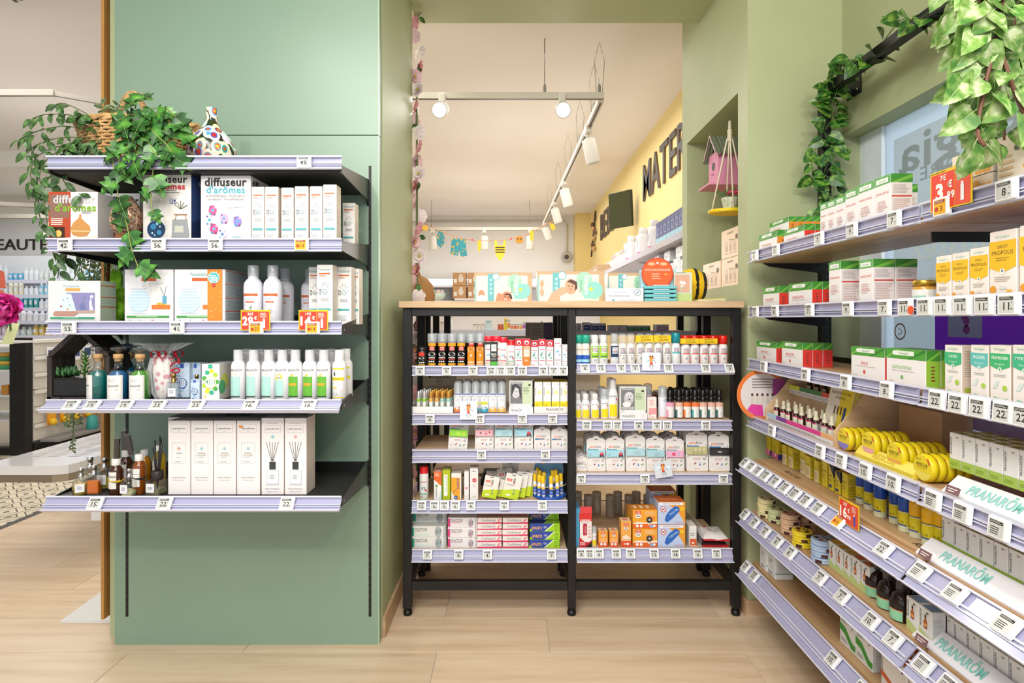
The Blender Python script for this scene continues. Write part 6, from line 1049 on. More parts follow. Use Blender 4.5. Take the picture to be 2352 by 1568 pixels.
mosquito(1475, 1517, 851, 2.505, .078, 'square card with an orange red mosquito, right bay top rail', '#e59a4a')
# fourth shelf
bput('red_cap_can', (xs(972, FR), FR+.025, ZA[3]+.0006), 'white aerosol with red cap', A4, 'aerosol', 'aerosol', sc=(1.15, 1.15, 1.17))
for nm, a, b_, yt, ds in (('calm_carton', 996.5, 1015, 1083, 'tall orange and white cream carton'), ('lime_carton', 1016, 1035, 1079, 'tall lime green cream carton'), ('dapis_carton', 1036.5, 1060, 1087, 'orange carton with vertical violet lettering'), ('white_tube_carton', 1066, 1077.5, 1083, 'narrow white carton with red oval'), ('white_hang_carton', 1079, 1099, 1075, 'white hanging carton with red oval')):
    fcart(nm, a, b_, yt, FR, ZA[3], .03, ds, A4, rows=2)
m = MB(); m.box(0, .07, 0, .0015, 0, .104, '#e0dcd4'); m.add([(0, -.0004, 0), (.07, -.0004, 0), (.07, -.0004, .046), (.036, -.0004, .04), (0, -.0004, .03)], [(0, 1, 2, 3, 4)], '#bccf22')
m.decor(LOGO(.26, .74, .32, .1)+[T('STYLO APAISANT', .35, .55, .05, '#4a4a4a', w=.56), R(.5, .62, .62, .84, '#8a8f8c'), R(.53, .62, .59, .7, '#c8404a'), R(.6, .18, .72, .4, '#7f9a3a'), ('c', .66, .3, .04, '#e6e8d8'), R(.22, .1, .5, .17, '#e4e8c8'), ('l', .35, .95, .6, .95, .03, '#4a443f')], .07, .104, plane_front(), .0007)
pen_card = m.build('blister_card'); BK['pen_card'] = [('card', pen_card)]
for j, (px, z, ry, yy, sc) in enumerate(((1106, .004, .18, FR, .92), (1128, .003, .16, FR+.02, .74), (1146, .006, -.12, FR+.1, 1), (1152, .004, .22, FR-.004, 1.04), (1170, .003, .16, FR+.016, .98), (1182, .003, .12, FR+.03, 1.0), (1186, .003, .08, FR+.05, 1.04), (1192, .003, .06, FR+.07, 1.08), (1150, .02, .05, FR+.13, 1.1), (1112, .004, .05, FR+.12, .9))):
    bput('pen_card', (xs(px, FR), yy, ZA[3]+z+.012 if ry > .1 else ZA[3]+z), 'lime and white blister card leaning askew', A4, 'card', 'blister_card', 0, px+j*.01, (sc, 1, sc), (-.05, ry, 0))
m = MB(); m.box(0, .1, 0, .12, 0, .03, '#222222'); m.box(.01, .09, .01, .11, .03, .055, '#2e2e30'); o = put('black_pouch', m.build('black_pouch'), None, (xs(1105, 2.8), 2.78, ZA[3]+.001)); tag(o, 'black folded pouch at the back of the fourth left shelf', 'pouch')
# round pen display
pd = thing('pen_display', 'round blue counter display holding yellow capped pens', 'display', (xs(1262, 2.62), 2.62, ZA[3]+.001))
m = MB(); m.lathe([(.073, 0), (.075, .002), (.075, .010), (.073, .012)], P('#1f56b0', .35), 30); put('base', m.build('base'), pd)
m = MB(); n = 26; vs = [(.068*math.cos(PI*2*k/n), .045, .105+.078*math.sin(PI*2*k/n)) for k in range(n)]; vs2 = [(x, .047, z) for x, y_, z in vs]
m.add(vs+vs2, [tuple(range(n)), tuple(range(n, 2*n))[::-1]]+[(k, k+n, (k+1) % n+n, (k+1) % n) for k in range(n)], P('#6fa6cc', .4)); m.decor([('p', [(.05, .75), (.3, 1), (.5, .98), (.35, .66)], '#e89a2c'), ('c', .42, .86, .1, '#b9d4e6'), ('k', .35, .7, .9, .82, 2, '#4a5a70'), ('c', .8, .88, .07, '#c9d8e0')], .136, .15, plane_front(.0445, -.068, .03), .0004); put('backboard', m.build('backboard'), pd)
m = MB(); m.tube([(.075*math.cos(t), .0+.06*math.sin(t), .055) for t in [PI+k*PI/12 for k in range(13)]], .0012, '#e4ecee', 5); put('retaining_ring', m.build('retaining_ring'), pd)
bottle('pen', [(.0045, 0), (.0085, .006), (.0085, .055), (.006, .066)], P('#e6e7ea', .3), [(.0085, .062), (.009, .064), (.0085, .09), (.006, .094)], P('#eec41c', .35), [R(0, .1, 1, .55, '#3a5cb4'), R(.1, .55, .9, .72, '#e8c02c'), ('c', .5, .3, .2, '#e6e9ee')], .0085, (.006, .06), .022, n=12)
for j, (px, yy, z) in enumerate(((1229, 2.60, .013), (1238, 2.575, .013), (1249, 2.56, .013), (1266, 2.557, .013), (1281, 2.57, .013), (1290, 2.6, .013), (1242, 2.63, .02), (1233, 2.64, .028), (1271, 2.63, .02), (1278, 2.63, .022), (1250, 2.60, .018))):
    bput('pen', (xs(px, yy), yy, ZA[3]+z), 'white and blue pen with yellow cap', A4, 'pen', 'pen', 0, px, rot=(0, random.uniform(-.06, .06), 0))
# bottom shelf stacks
def stack(design, x0, x1, n_, hpx, d_, desc, ypx0=1259.5, rows=1, jx=.002, xo=None, back=0):
    Y = FR; Z = ZA[4]; hh = hpx*Y/F
    for k in range(n_):
        w_ = (x1-x0)*Y/F; box_at(design, xs(x0, Y)+random.uniform(-jx, jx), Y+back*(d_+.002)+random.uniform(0, .004), Z+.0008+k*(hh+.0006), w_, d_, hh, desc, 'stand left bay bottom shelf', key=k+back*.01, row=0)
for des_, x0, x1, n_, hp, nm in (('teal_hand_carton', 944, 1024, 2, 24.5, 'teal marked hand cream carton'), ('pink_hand_carton', 1029, 1096, 3, 23, 'pink marked hand cream carton'), ('red_stripe_carton', 1097, 1153, 5, 13.6, 'white carton with crimson stripe'), ('red_stripe_carton', 1154, 1212, 5, 13.6, 'white carton with crimson stripe'), ('blue_lime_gel_carton', 1217, 1286, 3, 18.4, 'blue and lime gel carton')):
    colnm = {'teal_hand_carton': '', 'pink_hand_carton': '', 'red_stripe_carton': ', first stack' if x0 < 1150 else ', second stack', 'blue_lime_gel_carton': ''}[des_]
    for back in range(3):
        Y = FR+back*.05; hh = hp*FR/F
        for k in range(n_+ (1 if back else 0) + (2 if des_ == 'blue_lime_gel_carton' and back else 0)):
            w_ = (x1-x0)*FR/F
            o = put('carton', carton_mesh(des_, w_, .046, hh), None, (xs(x0, FR)+random.uniform(-.002, .002), Y+random.uniform(0, .003), ZA[4]+.0008+k*(hh+.0006)), (0, 0, 0))
            o['label'] = nm+colnm+(', %s from bottom' % ORD[k] if k else ', at bottom')+', '+(ORD[back]+' row' if back else 'front row')+', stand left bay'; o['category'] = 'carton'; o['group'] = nm+'s on the bottom shelf'
# ------------------------------------------------------------------ black stand: right bay
def simple_can(key, body, cap, decs, cr=.9, sq=False, hb=.104, hc=.04, r=.0195): bottle(key, [(r-.002, 0), (r, .003), (r, hb-.012), (r*.82, hb), (r*.7, hb+.002)], P(body, .28), [(r*.72, hb), (r*cr, hb+.002), (r*cr, hb+hc-.004), (r*cr*.85, hb+hc)], cap, decs, r, (0, hb-.01), r*2.1)
_ic = lambda: [T('INSECT', .5, .86, .07, '#3a5a8a', b=.02, w=.6), T('ECRAN', .5, .78, .07, '#c8384a', b=.02, w=.6), T('CLEAR', .5, .70, .07, '#3a5a8a', b=.02, w=.6)]
simple_can('apa', '#e6e4de', P('#2aa98c', .3), [R(0, 0, 1, .16, '#2c56b4'), R(0, .16, 1, .3, '#a8dce4'), R(0, .3, 1, .52, '#2f5cb8'), ('p', [(0, .98), (1, .98), (1, .6), (.5, .45), (0, .7)], '#eab420'), T('APAISYL', .5, .8, .08, '#a8741c', w=.8), ('c', .75, .55, .12, '#e6eef2')], 1.0)
simple_can('icw', '#e6e8e4', P('#e2e4e2', .3), [R(0, .36, 1, .98, '#a9d23e')]+[R(.2, .62, .8, .93, '#e4e8de')]+_ic()+[R(.15, .42, .85, .48, '#3a8a4a'), ('o', .5, .26, .12, .04, '#4a68a8')], .8)
simple_can('icn', '#e2e4e6', M_CAPCL, [R(.0, .42, 1, 1, '#24395c'), R(.2, .7, .85, .92, '#e4e6e8'), T('INSECT', .52, .86, .06, '#24395c', b=.02, w=.5), T('CLEAR', .52, .75, .06, '#c8384a', b=.02, w=.5), R(.2, .6, .85, .66, '#dcdfe4'), ('p', [(0, .42), (1, .42), (.5, .3)], '#24395c'), ('c', .5, .38, .12, '#c9d4e0'), ('k', .3, .12, .9, .2, 2, '#8a8e94')], .95, hb=.1, hc=.046)
simple_can('icg', '#e6e4e0', M_CLEAR, _ic()+[R(.15, .6, .9, .65, '#8a8e92'), ('p', [(0, .1), (1, .1), (1, .48), (.5, .34), (0, .48)], '#9a9da0'), ('c', .2, .5, .05, '#3a3a3c'), ('c', .5, .5, .05, '#3a3a3c'), ('c', .8, .5, .05, '#3a3a3c'), ('o', .5, .36, .11, .04, '#5a7898')], .95, hb=.1, hc=.046)
simple_can('ict', '#e6e8e8', P('#188a94', .2), _ic()+[R(0, .6, 1, .67, '#55b8be'), ('p', [(0, .12), (1, .12), (1, .48), (.5, .36), (0, .48)], '#4fb4c4')], 1.0, hb=.1, hc=.048)
simple_can('icr', '#e8e4e0', P('#d82418', .2), _ic()+[R(.1, .58, .9, .64, '#e03a2c'), ('p', [(0, .06), (1, .06), (1, .5), (.5, .36), (0, .5)], '#dd3424'), ('o', .5, .36, .12, .04, '#4a6a90')], .98, hb=.098, hc=.04)
def fr(key, cs, Z, desc, sh, **k): frow(key, cs, FR+.025, Z, desc, sh, cat='bottle', name='bottle', **k)
fr('apa', [1328.5, 1345], ZB[0], 'blue and yellow aerosol with green cap', B1, rows=2, sc=(.92, 1, .93))
fr('icw', [1366, 1386], ZB[0], 'white and lime aerosol', B1, rows=2, sc=(1, 1, .93))
fr('icn', [1411], ZB[0], 'spray with navy label', B1, sc=(.95, 1, .96))
fr('icg', [1430, 1449, 1470.5, 1490.5, 1511, 1531], ZB[0], 'white and grey spray with clear cap', B1, rows=1, sc=(.96, 1, .96))
fr('ict', [1552], ZB[0], 'white spray with teal cap', B1, sc=(1.0, 1, .97))
fr('icr', [1574, 1595, 1617, 1638, 1660.5], ZB[0], 'white spray with red cap', B1, rows=2, sc=(1, 1, .95))
for a, b_, yt, yb_, ds in ((1461, 1500.5, 770, 785, 'clear case promotional band over the first grey spray pair'), (1502, 1541, 770, 785, 'clear case promotional band over the second grey spray pair'), (1563.5, 1606, 777, 789, 'clear case promotional band over the first red spray pair'), (1607, 1648, 777, 789, 'clear case promotional band over the second red spray pair')):
    w_ = (b_-a)*FR/F; h_ = (yb_-yt)*FR/F; m = MB(); m.box(0, w_, 0, .0006, 0, h_, '#efc51c'); m.box(0, .0006, .0007, .045, 0, h_, '#efc51c'); m.decor([T('OFFRE PROMO', .5, .74, .24, '#4a3f14', w=.5), T('-25%', .4, .3, .4, '#3f3a14', w=.3), ('k', .58, .15, .85, .45, 2, '#6a5a1c')], w_, h_, plane_front(), .0004)
    o = put('promo_band', m.build('promo_band'), None, (xs(a, FR), FR-.0005, zs(yb_, FR))); tag(o, 'yellow '+ds.replace('clear case ', ''), 'band')
_wy = [T('PRANARŌM', .45, .88, .07, '#6a6a6e', w=.7), ('c', .8, .76, .09, '#d8504a'), R(.12, .08, .88, .56, '#ead51c'), ('k', .2, .16, .8, .44, 4, '#b9a416'), ('l', .7, .6, .85, .66, .02, '#7a8a3a')]
bottle('wy', [(.0175, 0), (.0195, .003), (.0195, .066), (.015, .078), (.0125, .082)], P('#e2e2e4', .25), [(.0125, .081), (.0135, .083), (.013, .107), (.010, .109)], P('#e0deda', .3), _wy, .0195, (0, .07), .042)
bottle('wyt', [(.0165, 0), (.0175, .003), (.0175, .078), (.013, .088), (.011, .09)], P('#e2e2e4', .25), [(.0185, .08), (.019, .082), (.0185, .116), (.013, .121)], M_CAPCL, _wy, .0175, (0, .07), .04)
bottle('must', [(.0175, 0), (.018, .003), (.018, .092), (.015, .1), (.01, .102)], P('#e0e0e8', .25), [(.0185, .092), (.019, .094), (.0185, .134), (.012, .14)], M_CAPCL, [('c', .7, .86, .2, '#2f62b4', .7), ('k', .3, .3, .8, .5, 3, '#c4a4a8'), R(.1, .03, .8, .08, '#e0763a')], .018, (0, .092), .04, (('spray_nozzle', lambda q: q.lathe([(.008, .1), (.008, .112), (.006, .124), (.004, .126)], '#dedede', 12)), ))
fr('wy', [1326, 1345, 1366.5], ZB[1], 'white and yellow aerosol', B2, rows=4, dy=.042)
fr('wyt', [1388.5], ZB[1], 'white and yellow spray with frosted cap', B2, rows=3, dy=.042, sc=(1, 1, 1.08))
bput('wy', (xs(1410, FR), FR+.027, ZB[1]+.0006), 'large white and yellow aerosol', B2, 'aerosol', 'aerosol', sc=(1.12, 1.1, 1.6)); bput('wy', (xs(1408, FR), FR+.08, ZB[1]+.0006), 'large white and yellow aerosol', B2, 'aerosol', 'aerosol', 1, sc=(1.12, 1.1, 1.6))
showbox(1424, 1484, 888, ZB[1], B2, True, 'green display box with grey portrait of a laughing baby')
fcart('pink_baby_carton', 1487, 1509, 912, FR, ZB[1], .035, 'slim pink and cream carton', B2)
fr('must', [1521.5], ZB[1], 'tall white baby spray with blue emblem', B2, rows=1, sc=(1.05, 1.05, 1.02)); bput('must', (xs(1500, FR), FR+.1, ZB[1]+.0006), 'tall white baby spray set further back', B2, sc=(1.05, 1.05, 1.04))
for kk, (c1, c2) in enumerate((('#e79ab4', '#7fc4c8'), ('#3f6a6c', '#e0b09a'), ('#e07a3a', '#3f9aa0'), ('#4fa0a8', '#e8783a'))):
    bottle('bb%d' % kk, [(.0165, 0), (.0175, .004), (.0175, .076), (.015, .08), (.009, .082)], G('#d5d9d6', .6), [(.0135, .082), (.0135, .096), (.0095, .098), (.0095, .124), (.008, .126)], P('#141414', .3), [R(0, .0, 1, .98, '#e4e2dc'), R(0, 0, .25, .5, c1), R(0, .7, 1, .98, c1 if kk in (0, 2) else c2), ('p', [(0, .0), (.6, 0), (.0, .35)], c1), ('c', .9, .4, .14, c2), ('k', .35, .5, .85, .66, 2, '#8a8a8c'), R(.35, .18, .8, .42, '#e9e9e6'), ('c', .58, .3, .1, c1)], .0175, (.005, .074), .042)
for i, (c, kk) in enumerate(((1542, 0), (1562.5, 1), (1581, 2), (1600, 3), (1618.5, 1), (1637.5, 1), (1656, 1))):
    for r in range(4): bput('bb%d' % kk, (xs(c, FR)-.006*(r % 2), FR+.022+r*.04, ZB[1]+.0006), ['glass spray with pink label', 'glass spray with green label', 'glass spray with orange label', 'glass spray with teal label'][kk], B2, 'bottle', 'glass_bottle', r, sc=(1, 1, .99))
# right bay bottom shelf
ZQ = ZB[3]
m = MB(); m.box(0, .02, 0, .1, 0, .17, '#4f9ac4', .001); o = put('carton', m.build('carton_blue'), None, (xs(1319, FR)+.006, FR, ZQ+.001)); tag(o, 'plain sky blue carton edge beside the middle post', 'carton')
fcart('venom_pump_carton', 1330.5, 1360, 1178, FR, ZQ, .035, 'red topped tall carton with a suction pump picture', B4)
m = MB(); W_ = 29.5*FR/F; zt = zs(1178, FR)-ZQ; m.add([(0, 0, 0), (W_, 0, 0), (W_, .035, 0), (0, .035, 0), (0, .017, .022), (W_, .017, .022)], [(0, 1, 5, 4), (1, 2, 5), (2, 3, 4, 5), (3, 0, 4)], '#cf2c2c'); o = put('gable_top', m.build('gable_top'), None, (xs(1330.5, FR), FR, ZQ+zt+.0008)); tag(o, 'red gable fold on top of the suction pump carton', 'flap')
bput('wyt', (xs(1366, FR), FR+.02, ZQ+.0006), 'small white flask with yellow band', B4, sc=(.62, .62, .7))
fcart('orange_small_carton', 1375, 1397, 1220, FR, ZQ, .042, 'small orange mosquito plug carton', B4, rows=1); fcart('orange_small_carton', 1400, 1421, 1220, FR, ZQ, .042, 'small orange mosquito plug carton', B4, rows=1)
fcart('orange_tall_carton', 1426.5, 1450.5, 1197, FR, ZQ, .05, 'tall orange refill carton', B4)
w_ = 56*FR/F; h_ = 42.5*FR/F
for k in (0, 1): box_at('orange_wide_carton', xs(1453.5, FR), FR, ZQ+.0006+k*(h_+.0008), w_, .075, h_, ['lower', 'upper'][k]+' wide orange plug carton', B4)
box_at('orange_wide_carton', xs(1444, 2.66), 2.66, ZQ+.04, w_, .08, h_+.01, 'wide orange plug carton behind', B4)
w_ = 62.5*FR/F; h_ = 51.5*FR/F
for k in (0, 1): box_at('insect_plug_carton', xs(1511, FR), FR-.002, ZQ+.0006+k*(h_+.0008), w_, .09, h_, ['lower', 'upper'][k]+' blue carton reading PRISE ANTI-INSECTES', B4)
for k in (0, 1): box_at('insect_plug_carton', xs(1493, 2.72), 2.72, ZQ+.0006+k*(h_+.0008), w_, .09, h_*(1 if k else 1.22), ['lower', 'upper'][k]+' rear blue carton reading PRISE ANTI-INSECTES', B4)
fcart('white_anti_carton', 1583, 1601, 1208, FR+.01, ZQ, .04, 'small white and orange carton between acrylic dividers', B4, rows=2)
for px in (1580, 1609):
    m = MB(); m.box(0, .0015, 0, .3, .001, .098, M_ACR); m.box(-.01, .012, 0, .3, 0, .0012, M_ACR); o = put('shelf_divider', m.build('shelf_divider'), None, (xs(px, FR), FR-.01, ZQ+.0006)); reg(o, 'clear acrylic shelf divider', B4, 'divider', 0, px)
for k in range(2):
    m = MB(); n = 10; vs = []
    for i in range(n+1):
        for j in range(n+1): u, v = i/n, j/n; e = min(u, v, 1-u, 1-v); vs.append((u*.115, v*.15+(.003*math.sin(u*9)), .003+.02*min(1, e*4)**.5+.002*math.sin(u*11+k)*math.cos(v*9)))
    fs = [(i*(n+1)+j, (i+1)*(n+1)+j, (i+1)*(n+1)+j+1, i*(n+1)+j+1) for i in range(n) for j in range(n)]
    m.add(vs, fs, P('#e4dedc' if k else '#3a2224', .25), True); m.add([(x, y_, .001) for x, y_, z in vs], [f[::-1] for f in fs], '#b01a24'); m.box(.0, .115, -.002, .008, .0, .006, P('#c01c28', .3))
    if k: m.decor([('o', .5, .5, .3, .02, '#8a8684'), ('o', .5, .5, .22, .02, '#8a8684'), ('o', .5, .5, .14, .02, '#8a8684'), ('c', .18, .85, .07, '#b82a34')], .09, .1, lambda a, b_, e: (.015+a, .02+b_, .026+e), .0006)
    o = put('coil_bag', m.build('coil_bag'), None, (xs(1614+k*2, FR), FR+.0, ZQ+.002+k*.026), (0, 0, -.05*k)); tag(o, ['dark red plastic bag under the white coil bag', 'white and red plastic bag printed with a spiral coil'][k], 'bag')
# ------------------------------------------------------------------ goods on the counter
ZC = 1.3768; YD = 2.66
def dp(des_, a, b_, yt, Y, dsc, d_=.11): w_ = (b_-a)*Y/F; h_ = zs(yt, Y)-ZC; o_ = put('diaper_pack', carton_mesh(des_, w_, d_, h_), None, (xs(a, Y), Y, ZC)); tag(o_, dsc, 'diapers')
dp('diapers_1', 1090, 1222, 626, YD, 'diaper pack printed with a smiling lying baby'); dp('diapers_2', 1234, 1388, 623, YD-.03, 'diaper pack printed with a baby looking sideways', .12); dp('diapers', 1396, 1500, 626, YD+.06, 'third diaper pack partly hidden by the orange disc')
Yn = 2.57; w_ = (1478-1391)*Yn/F; o = put('news_card', carton_mesh('news_card', w_, .02, zs(662, Yn)-ZC), None, (xs(1391, Yn), Yn, ZC)); tag(o, 'white leaflet box reading PATCH ANTI-MOUSTIQUES', 'sign')
cd_ = thing('disc_display', 'round orange disc sign standing on a pale blue patch display', 'sign', (xs(1510, 2.6), 2.6, ZC))
m = MB(); n = 36; R_ = .071; zc = zs(628, 2.6)-ZC
for rr_, yy, cc in ((R_, 0, '#d2371f'), (R_-.004, -.0012, '#e2602c')): vs = [(rr_*math.cos(2*PI*k/n), yy, zc+rr_*math.sin(2*PI*k/n)) for k in range(n)]; m.add(vs+[(x, yy+.0018, z) for x, _, z in vs], [tuple(range(n)), tuple(range(n, 2*n))[::-1]]+[(k, k+n, (k+1) % n+n, (k+1) % n) for k in range(n)], cc)
m.decor([T('PATCH ANTI-MOUSTIQUES', .5, .62, .055, '#f6e2d4', b=.02, w=.84), ('k', .3, .3, .6, .52, 3, '#f2c0a0'), ('c', .3, .82, .12, '#efb08a', .45), ('c', .7, .82, .12, '#efb08a', .45), ('c', .5, .85, .04, '#e6e0da'), ('c', .78, .47, .07, '#e8a03a', .5)], 2*R_-.008, 2*R_-.008, plane_front(-.0016, -R_+.004, zc-R_+.004), .0004); put('disc', m.build('disc'), cd_)
m = MB(); m.box(-.07, .09, .02, .06, 0, .145, '#a9d6e0', .002); m.box(-.006, .006, .002, .02, 0, zc, '#a9d6e0'); put('display_stand', m.build('display_stand'), cd_)
for k in range(4): m = MB(); m.box(-.068, .075, -.03, .018, .001+k*.0185, .014+k*.0185, P('#74c4cc', .3), .003); m.box(-.03, .04, -.031, -.012, .0145+k*.0185, .0185+k*.0185, P('#d6dcde', .25)); o = put('patch_pack', m.build('patch_pack'), None, (xs(1513, 2.6), 2.6, ZC)); reg(o, 'turquoise packet of insect patches, %s of the pile' % ['bottom', 'second', 'third', 'topmost'][k], 'on the counter', 'packet')
pb = thing('photo_leaflet', 'green leaflet box showing two hands with patches', 'leaflet', (xs(1548, 2.6), 2.6, ZC), 0)
m = MB(); m.box(0, .082, 0, .03, 0, zs(625, 2.6)-ZC, '#cfd6c4', .001); m.decor([R(.05, .3, .85, .86, '#d8a890'), ('c', .45, .58, .2, '#e2b8a0'), ('c', .4, .62, .08, '#e8eef0'), ('c', .55, .6, .08, '#e8eef0'), ('c', .45, .5, .07, '#e8eef0'), ('l', .2, .1, .5, .5, .06, '#b8c8b4'), R(.0, 0, 1, .26, '#b9d08a'), ('k', .1, .9, .8, .96, 1, GR)], .082, .14, plane_front(), .0005); put('leaflet', m.build('leaflet'), pb)
bee = thing('bee_plush', 'round yellow and black striped bee plush on the counter', 'plush', (xs(1588, 2.75), 2.75, ZC+.082))
m = MB(); m.ball((0, 0, 0), .075, P('#e8bc1c', .9), 20, 14, 1, .8, 1.05); put('body', m.build('body'), bee)
m = MB()
for xx_, rr_ in ((.012, 1.0), (.052, .76)): m.tube([(xx_, .8*rr_*.072*math.sin(t), rr_*.074*math.cos(t)) for t in [j*2*PI/20 for j in range(20)]], .0085, P('#221e1a', .9), 8, True)
put('stripe', m.build('stripe'), bee, label='black velvet stripes')
m = MB()
for k in range(7): m.tube([(-.11+.008*k, -.02, -.06+.012*k), (-.095+.006*k, -.045, -.03+.012*k), (-.085+.004*k, -.02, 0+.008*k)], .009, P('#e8c52c', .9), 7)
put('ruffle', m.build('ruffle'), bee, label='yellow fringe')
for k in range(3):
    m = MB(); m.box(0, .13, 0, .1, 0, .003, ['#e9e2b0', '#ece8dc', '#e6d65a'][k]); o = put('leaflet_sheet', m.build('leaflet_sheet'), None, (xs(1601+k*2, 2.62), 2.62+.004*k, ZC+.001+k*.0038), (0, -.03-.012*k, .06*k)); reg(o, 'pale yellow paper sheet, %s of the small pile' % ['bottom', 'middle', 'top'][k], 'on the counter', 'paper')
m = MB(); m.box(0, .15, 0, .1, 0, .0015, '#e8dc7a'); o = put('leaflet_sheet', m.build('leaflet_sheet'), None, (xs(1310, 2.56), 2.54, ZC+.001)); tag(o, 'flat yellow paper lying before the second diaper pack', 'paper')
# plush bear behind the flower garland
BF = noise_paint('brown_plush', '#a97a4c', '#b98a58', 80, .95, .8, 400)
bp = thing('plush_toy', 'big light brown plush seen beside the flower garland', 'plush', (xs(955, 3.3), 3.3, ZC-.01))
m = MB(); m.ball((0, .0, .07), .115, BF, 26, 18, .95, .8, 1.0, wob=.06); m.ball((-.03, 0, .17), .06, BF, 20, 14, wob=.06); put('body', m.build('body'), bp)
# ------------------------------------------------------------------ niche in the right jamb
for i, (x0_, x1_, k) in enumerate(((1615, 1656, 0), (1657, 1700, 0), (1657, 1700, 1))):
    Ya = 1.05*F/(x0_-CX); Yb = 1.05*F/(x1_-CX); o = put('carton', carton_mesh('niche_carton', Ya-Yb-.004, .2, .138), None, (1.05, Ya, 1.4575+k*.139), (0, 0, -PI/2)); tag(o, ['kraft carton with bottle drawings, farther one on the niche floor', 'kraft carton with bottle drawings, nearer one on the niche floor', 'kraft carton with bottle drawings, stacked on the nearer one'][i], 'carton')
PK = P('#dc8fae', .55); bh = thing('birdhouse', 'pink wooden birdhouse with grey corrugated roof hanging in the niche', 'birdhouse', (1.13, 3.03, 1.995), .0)
m = MB()
for k in range(6): m.box(-.075+.001, .075, -.068+.0228*k, -.068+.0228*k+.0215, 0, .17, PK, .001)
m.box(-.078, -.0745, -.07, .07, 0, .17, PK); put('walls', m.build('walls'), bh)
m = MB(); m.box(-.13, .1, -.085, .085, -.012, -.0005, PK, .002); put('floor_board', m.build('floor_board'), bh)
m = MB(); n = 26
for sx in (-1, 1):
    vs = []; fs = []
    for i in range(n+1):
        x = -.10+.2*i/n; dz = .006*math.sin(i*PI*.75)
        vs += [(x, 0, .262+dz), (x, sx*.105, .14+dz)]
    fs = [(2*i, 2*i+1, 2*i+3, 2*i+2) for i in range(n)]; m.add(vs, fs, P('#757c66', .45), False)
put('roof', m.build('roof'), bh, label='dark grey-green corrugated roof')
m = MB(); m.X = Matrix.Rotation(-PI/2, 4, 'Y'); m.lathe([(.022, .078), (.022, .0795)], '#3a2a2c', 16, cx=.1); put('entrance_hole', m.build('entrance_hole'), bh); m = MB(); m.tube([(-.078, 0, .06), (-.105, 0, .06)], .004, PK); put('perch', m.build('perch'), bh)
m = MB(); m.add([(-.1, 0, .265), (-.1, .088, .158), (-.1, .088, .146), (-.1, 0, .253), (-.1, -.088, .146), (-.1, -.088, .158)], [(0, 1, 2, 3), (0, 3, 4, 5)], '#e6b8c8'); put('roof_edge', m.build('roof_edge'), bh)
m = MB(); m.tube([(0, 0, .262), (0, 0, .33)], .0025, '#a8a8a4', 6); m.tube([(0, .004*math.sin(t), .34+.012*math.cos(t)) for t in [k*.5 for k in range(10)]], .0025, '#7a7a78', 6); put('hook', m.build('hook'), bh)
sw = thing('swing_planter', 'rope swing with yellow seat holding a small flower pot', 'planter', (1.062, 2.83, 1.835))
m = MB(); 
for sx, sy in ((-.09, -.0), (.09, .0), (0, -.05), (0, .05)): m.tube([(sx, sy, -.02), (sx*.15, sy*.15, .34), (0, 0, .36)], .004, '#ddd2ba', 6)
m.tube([(0, 0, .33), (0, 0, .43)], .007, '#ddd2ba', 8); 
for k in range(4): m.ball((0, 0, .34+.014*k), .012, '#ddd2ba', 10, 6)
put('rope', m.build('rope'), sw)
m = MB(); m.lathe([(.1, -.02), (.105, -.014), (.105, -.008), (.1, -.004)], P('#e8c81e', .45), 24, sx=1.0, sy=.7); put('seat', m.build('seat'), sw, label='yellow oval seat')
m = MB(); m.lathe([(.028, -.003), (.036, .04), (.040, .052), (.038, .055), (.034, .05)], noise_paint('speckled_pot', '#dcdcd0', '#a8b498', 60, .5), 18); put('pot', m.build('pot'), sw)
m = MB(); rs = random.Random(9)
for k in range(22): a = rs.random()*6.28; r = .02+.04*rs.random(); c = Vector((r*math.cos(a)-.01, r*math.sin(a), .062+.03*rs.random())); m.add([c, c+Vector((.012, .004, .006)), c+Vector((.018, 0, .014)), c+Vector((.006, -.005, .010))], [(0, 1, 2, 3)], '#4f9a3a')
put('leaves', m.build('leaves'), sw); m = MB()
for k in range(12): a = k*2.4; r = .008+.0016*k; m.ball((.012+r*math.cos(a), r*math.sin(a), .085-.0006*k), .011, '#dc3f6c', 8, 6, 1, 1, .6)
put('flower', m.build('flower'), sw, label='pink red flower'); m = MB(); m.tube([(0, 0, .43), (0, 0, .435)], .004, '#9a9a98'); put('hook', m.build('hook'), sw)
# ------------------------------------------------------------------ right-hand unit goods
S1, S2, S3, S4, S5, S6, S7 = RN; ZR = [s_[3] for s_ in RS]
OL = 'green topped white carton'
def ol(t, x0, x1, yt, Z, sh, extra, rows=1, d_=.05, **k): rcart('olio_'+t, x0, x1, yt, Z, d_, OL+extra, sh, rows, **k)
ol('VOIES NASALES', 1743.5, 1785.4, 542, ZR[0], S1, ' with orange side'); ol('VOIES NASALES', 1768, 1812, 503, ZR[0]+.077, S1, ' with orange side, on top', 4, .03, h=.068, xf=1.085)
ol('VOIES NASALES', 1772, 1812, 503, ZR[0], S1, ' with orange side, underneath', 3, .036, h=.074, xf=1.085)
ol('GORGE-LARYNX', 1800, 1848, 530, ZR[0], S1, ' with red side', 4, .036)
for a, b_, yt in ((1884, 1900, 470), (1900.5, 1919, 464), (1919.5, 1940, 456)): ol('GORGE LARYNX', a, b_, yt, ZR[0], S1, ', slim tall', 1, .05)
for a, b_, yt in ((1941, 1970, 442), (1970.5, 2008, 428), (2008.5, 2046.5, 413)): ol('GORGE LARYNX', a, b_, yt, ZR[0], S1, ', tall', 1, .06)
ol('GORGE LARYNX', 2030, 2062, 413, ZR[0], S1, ', tall, set back', 1, .06, xf=1.135, h=.14)
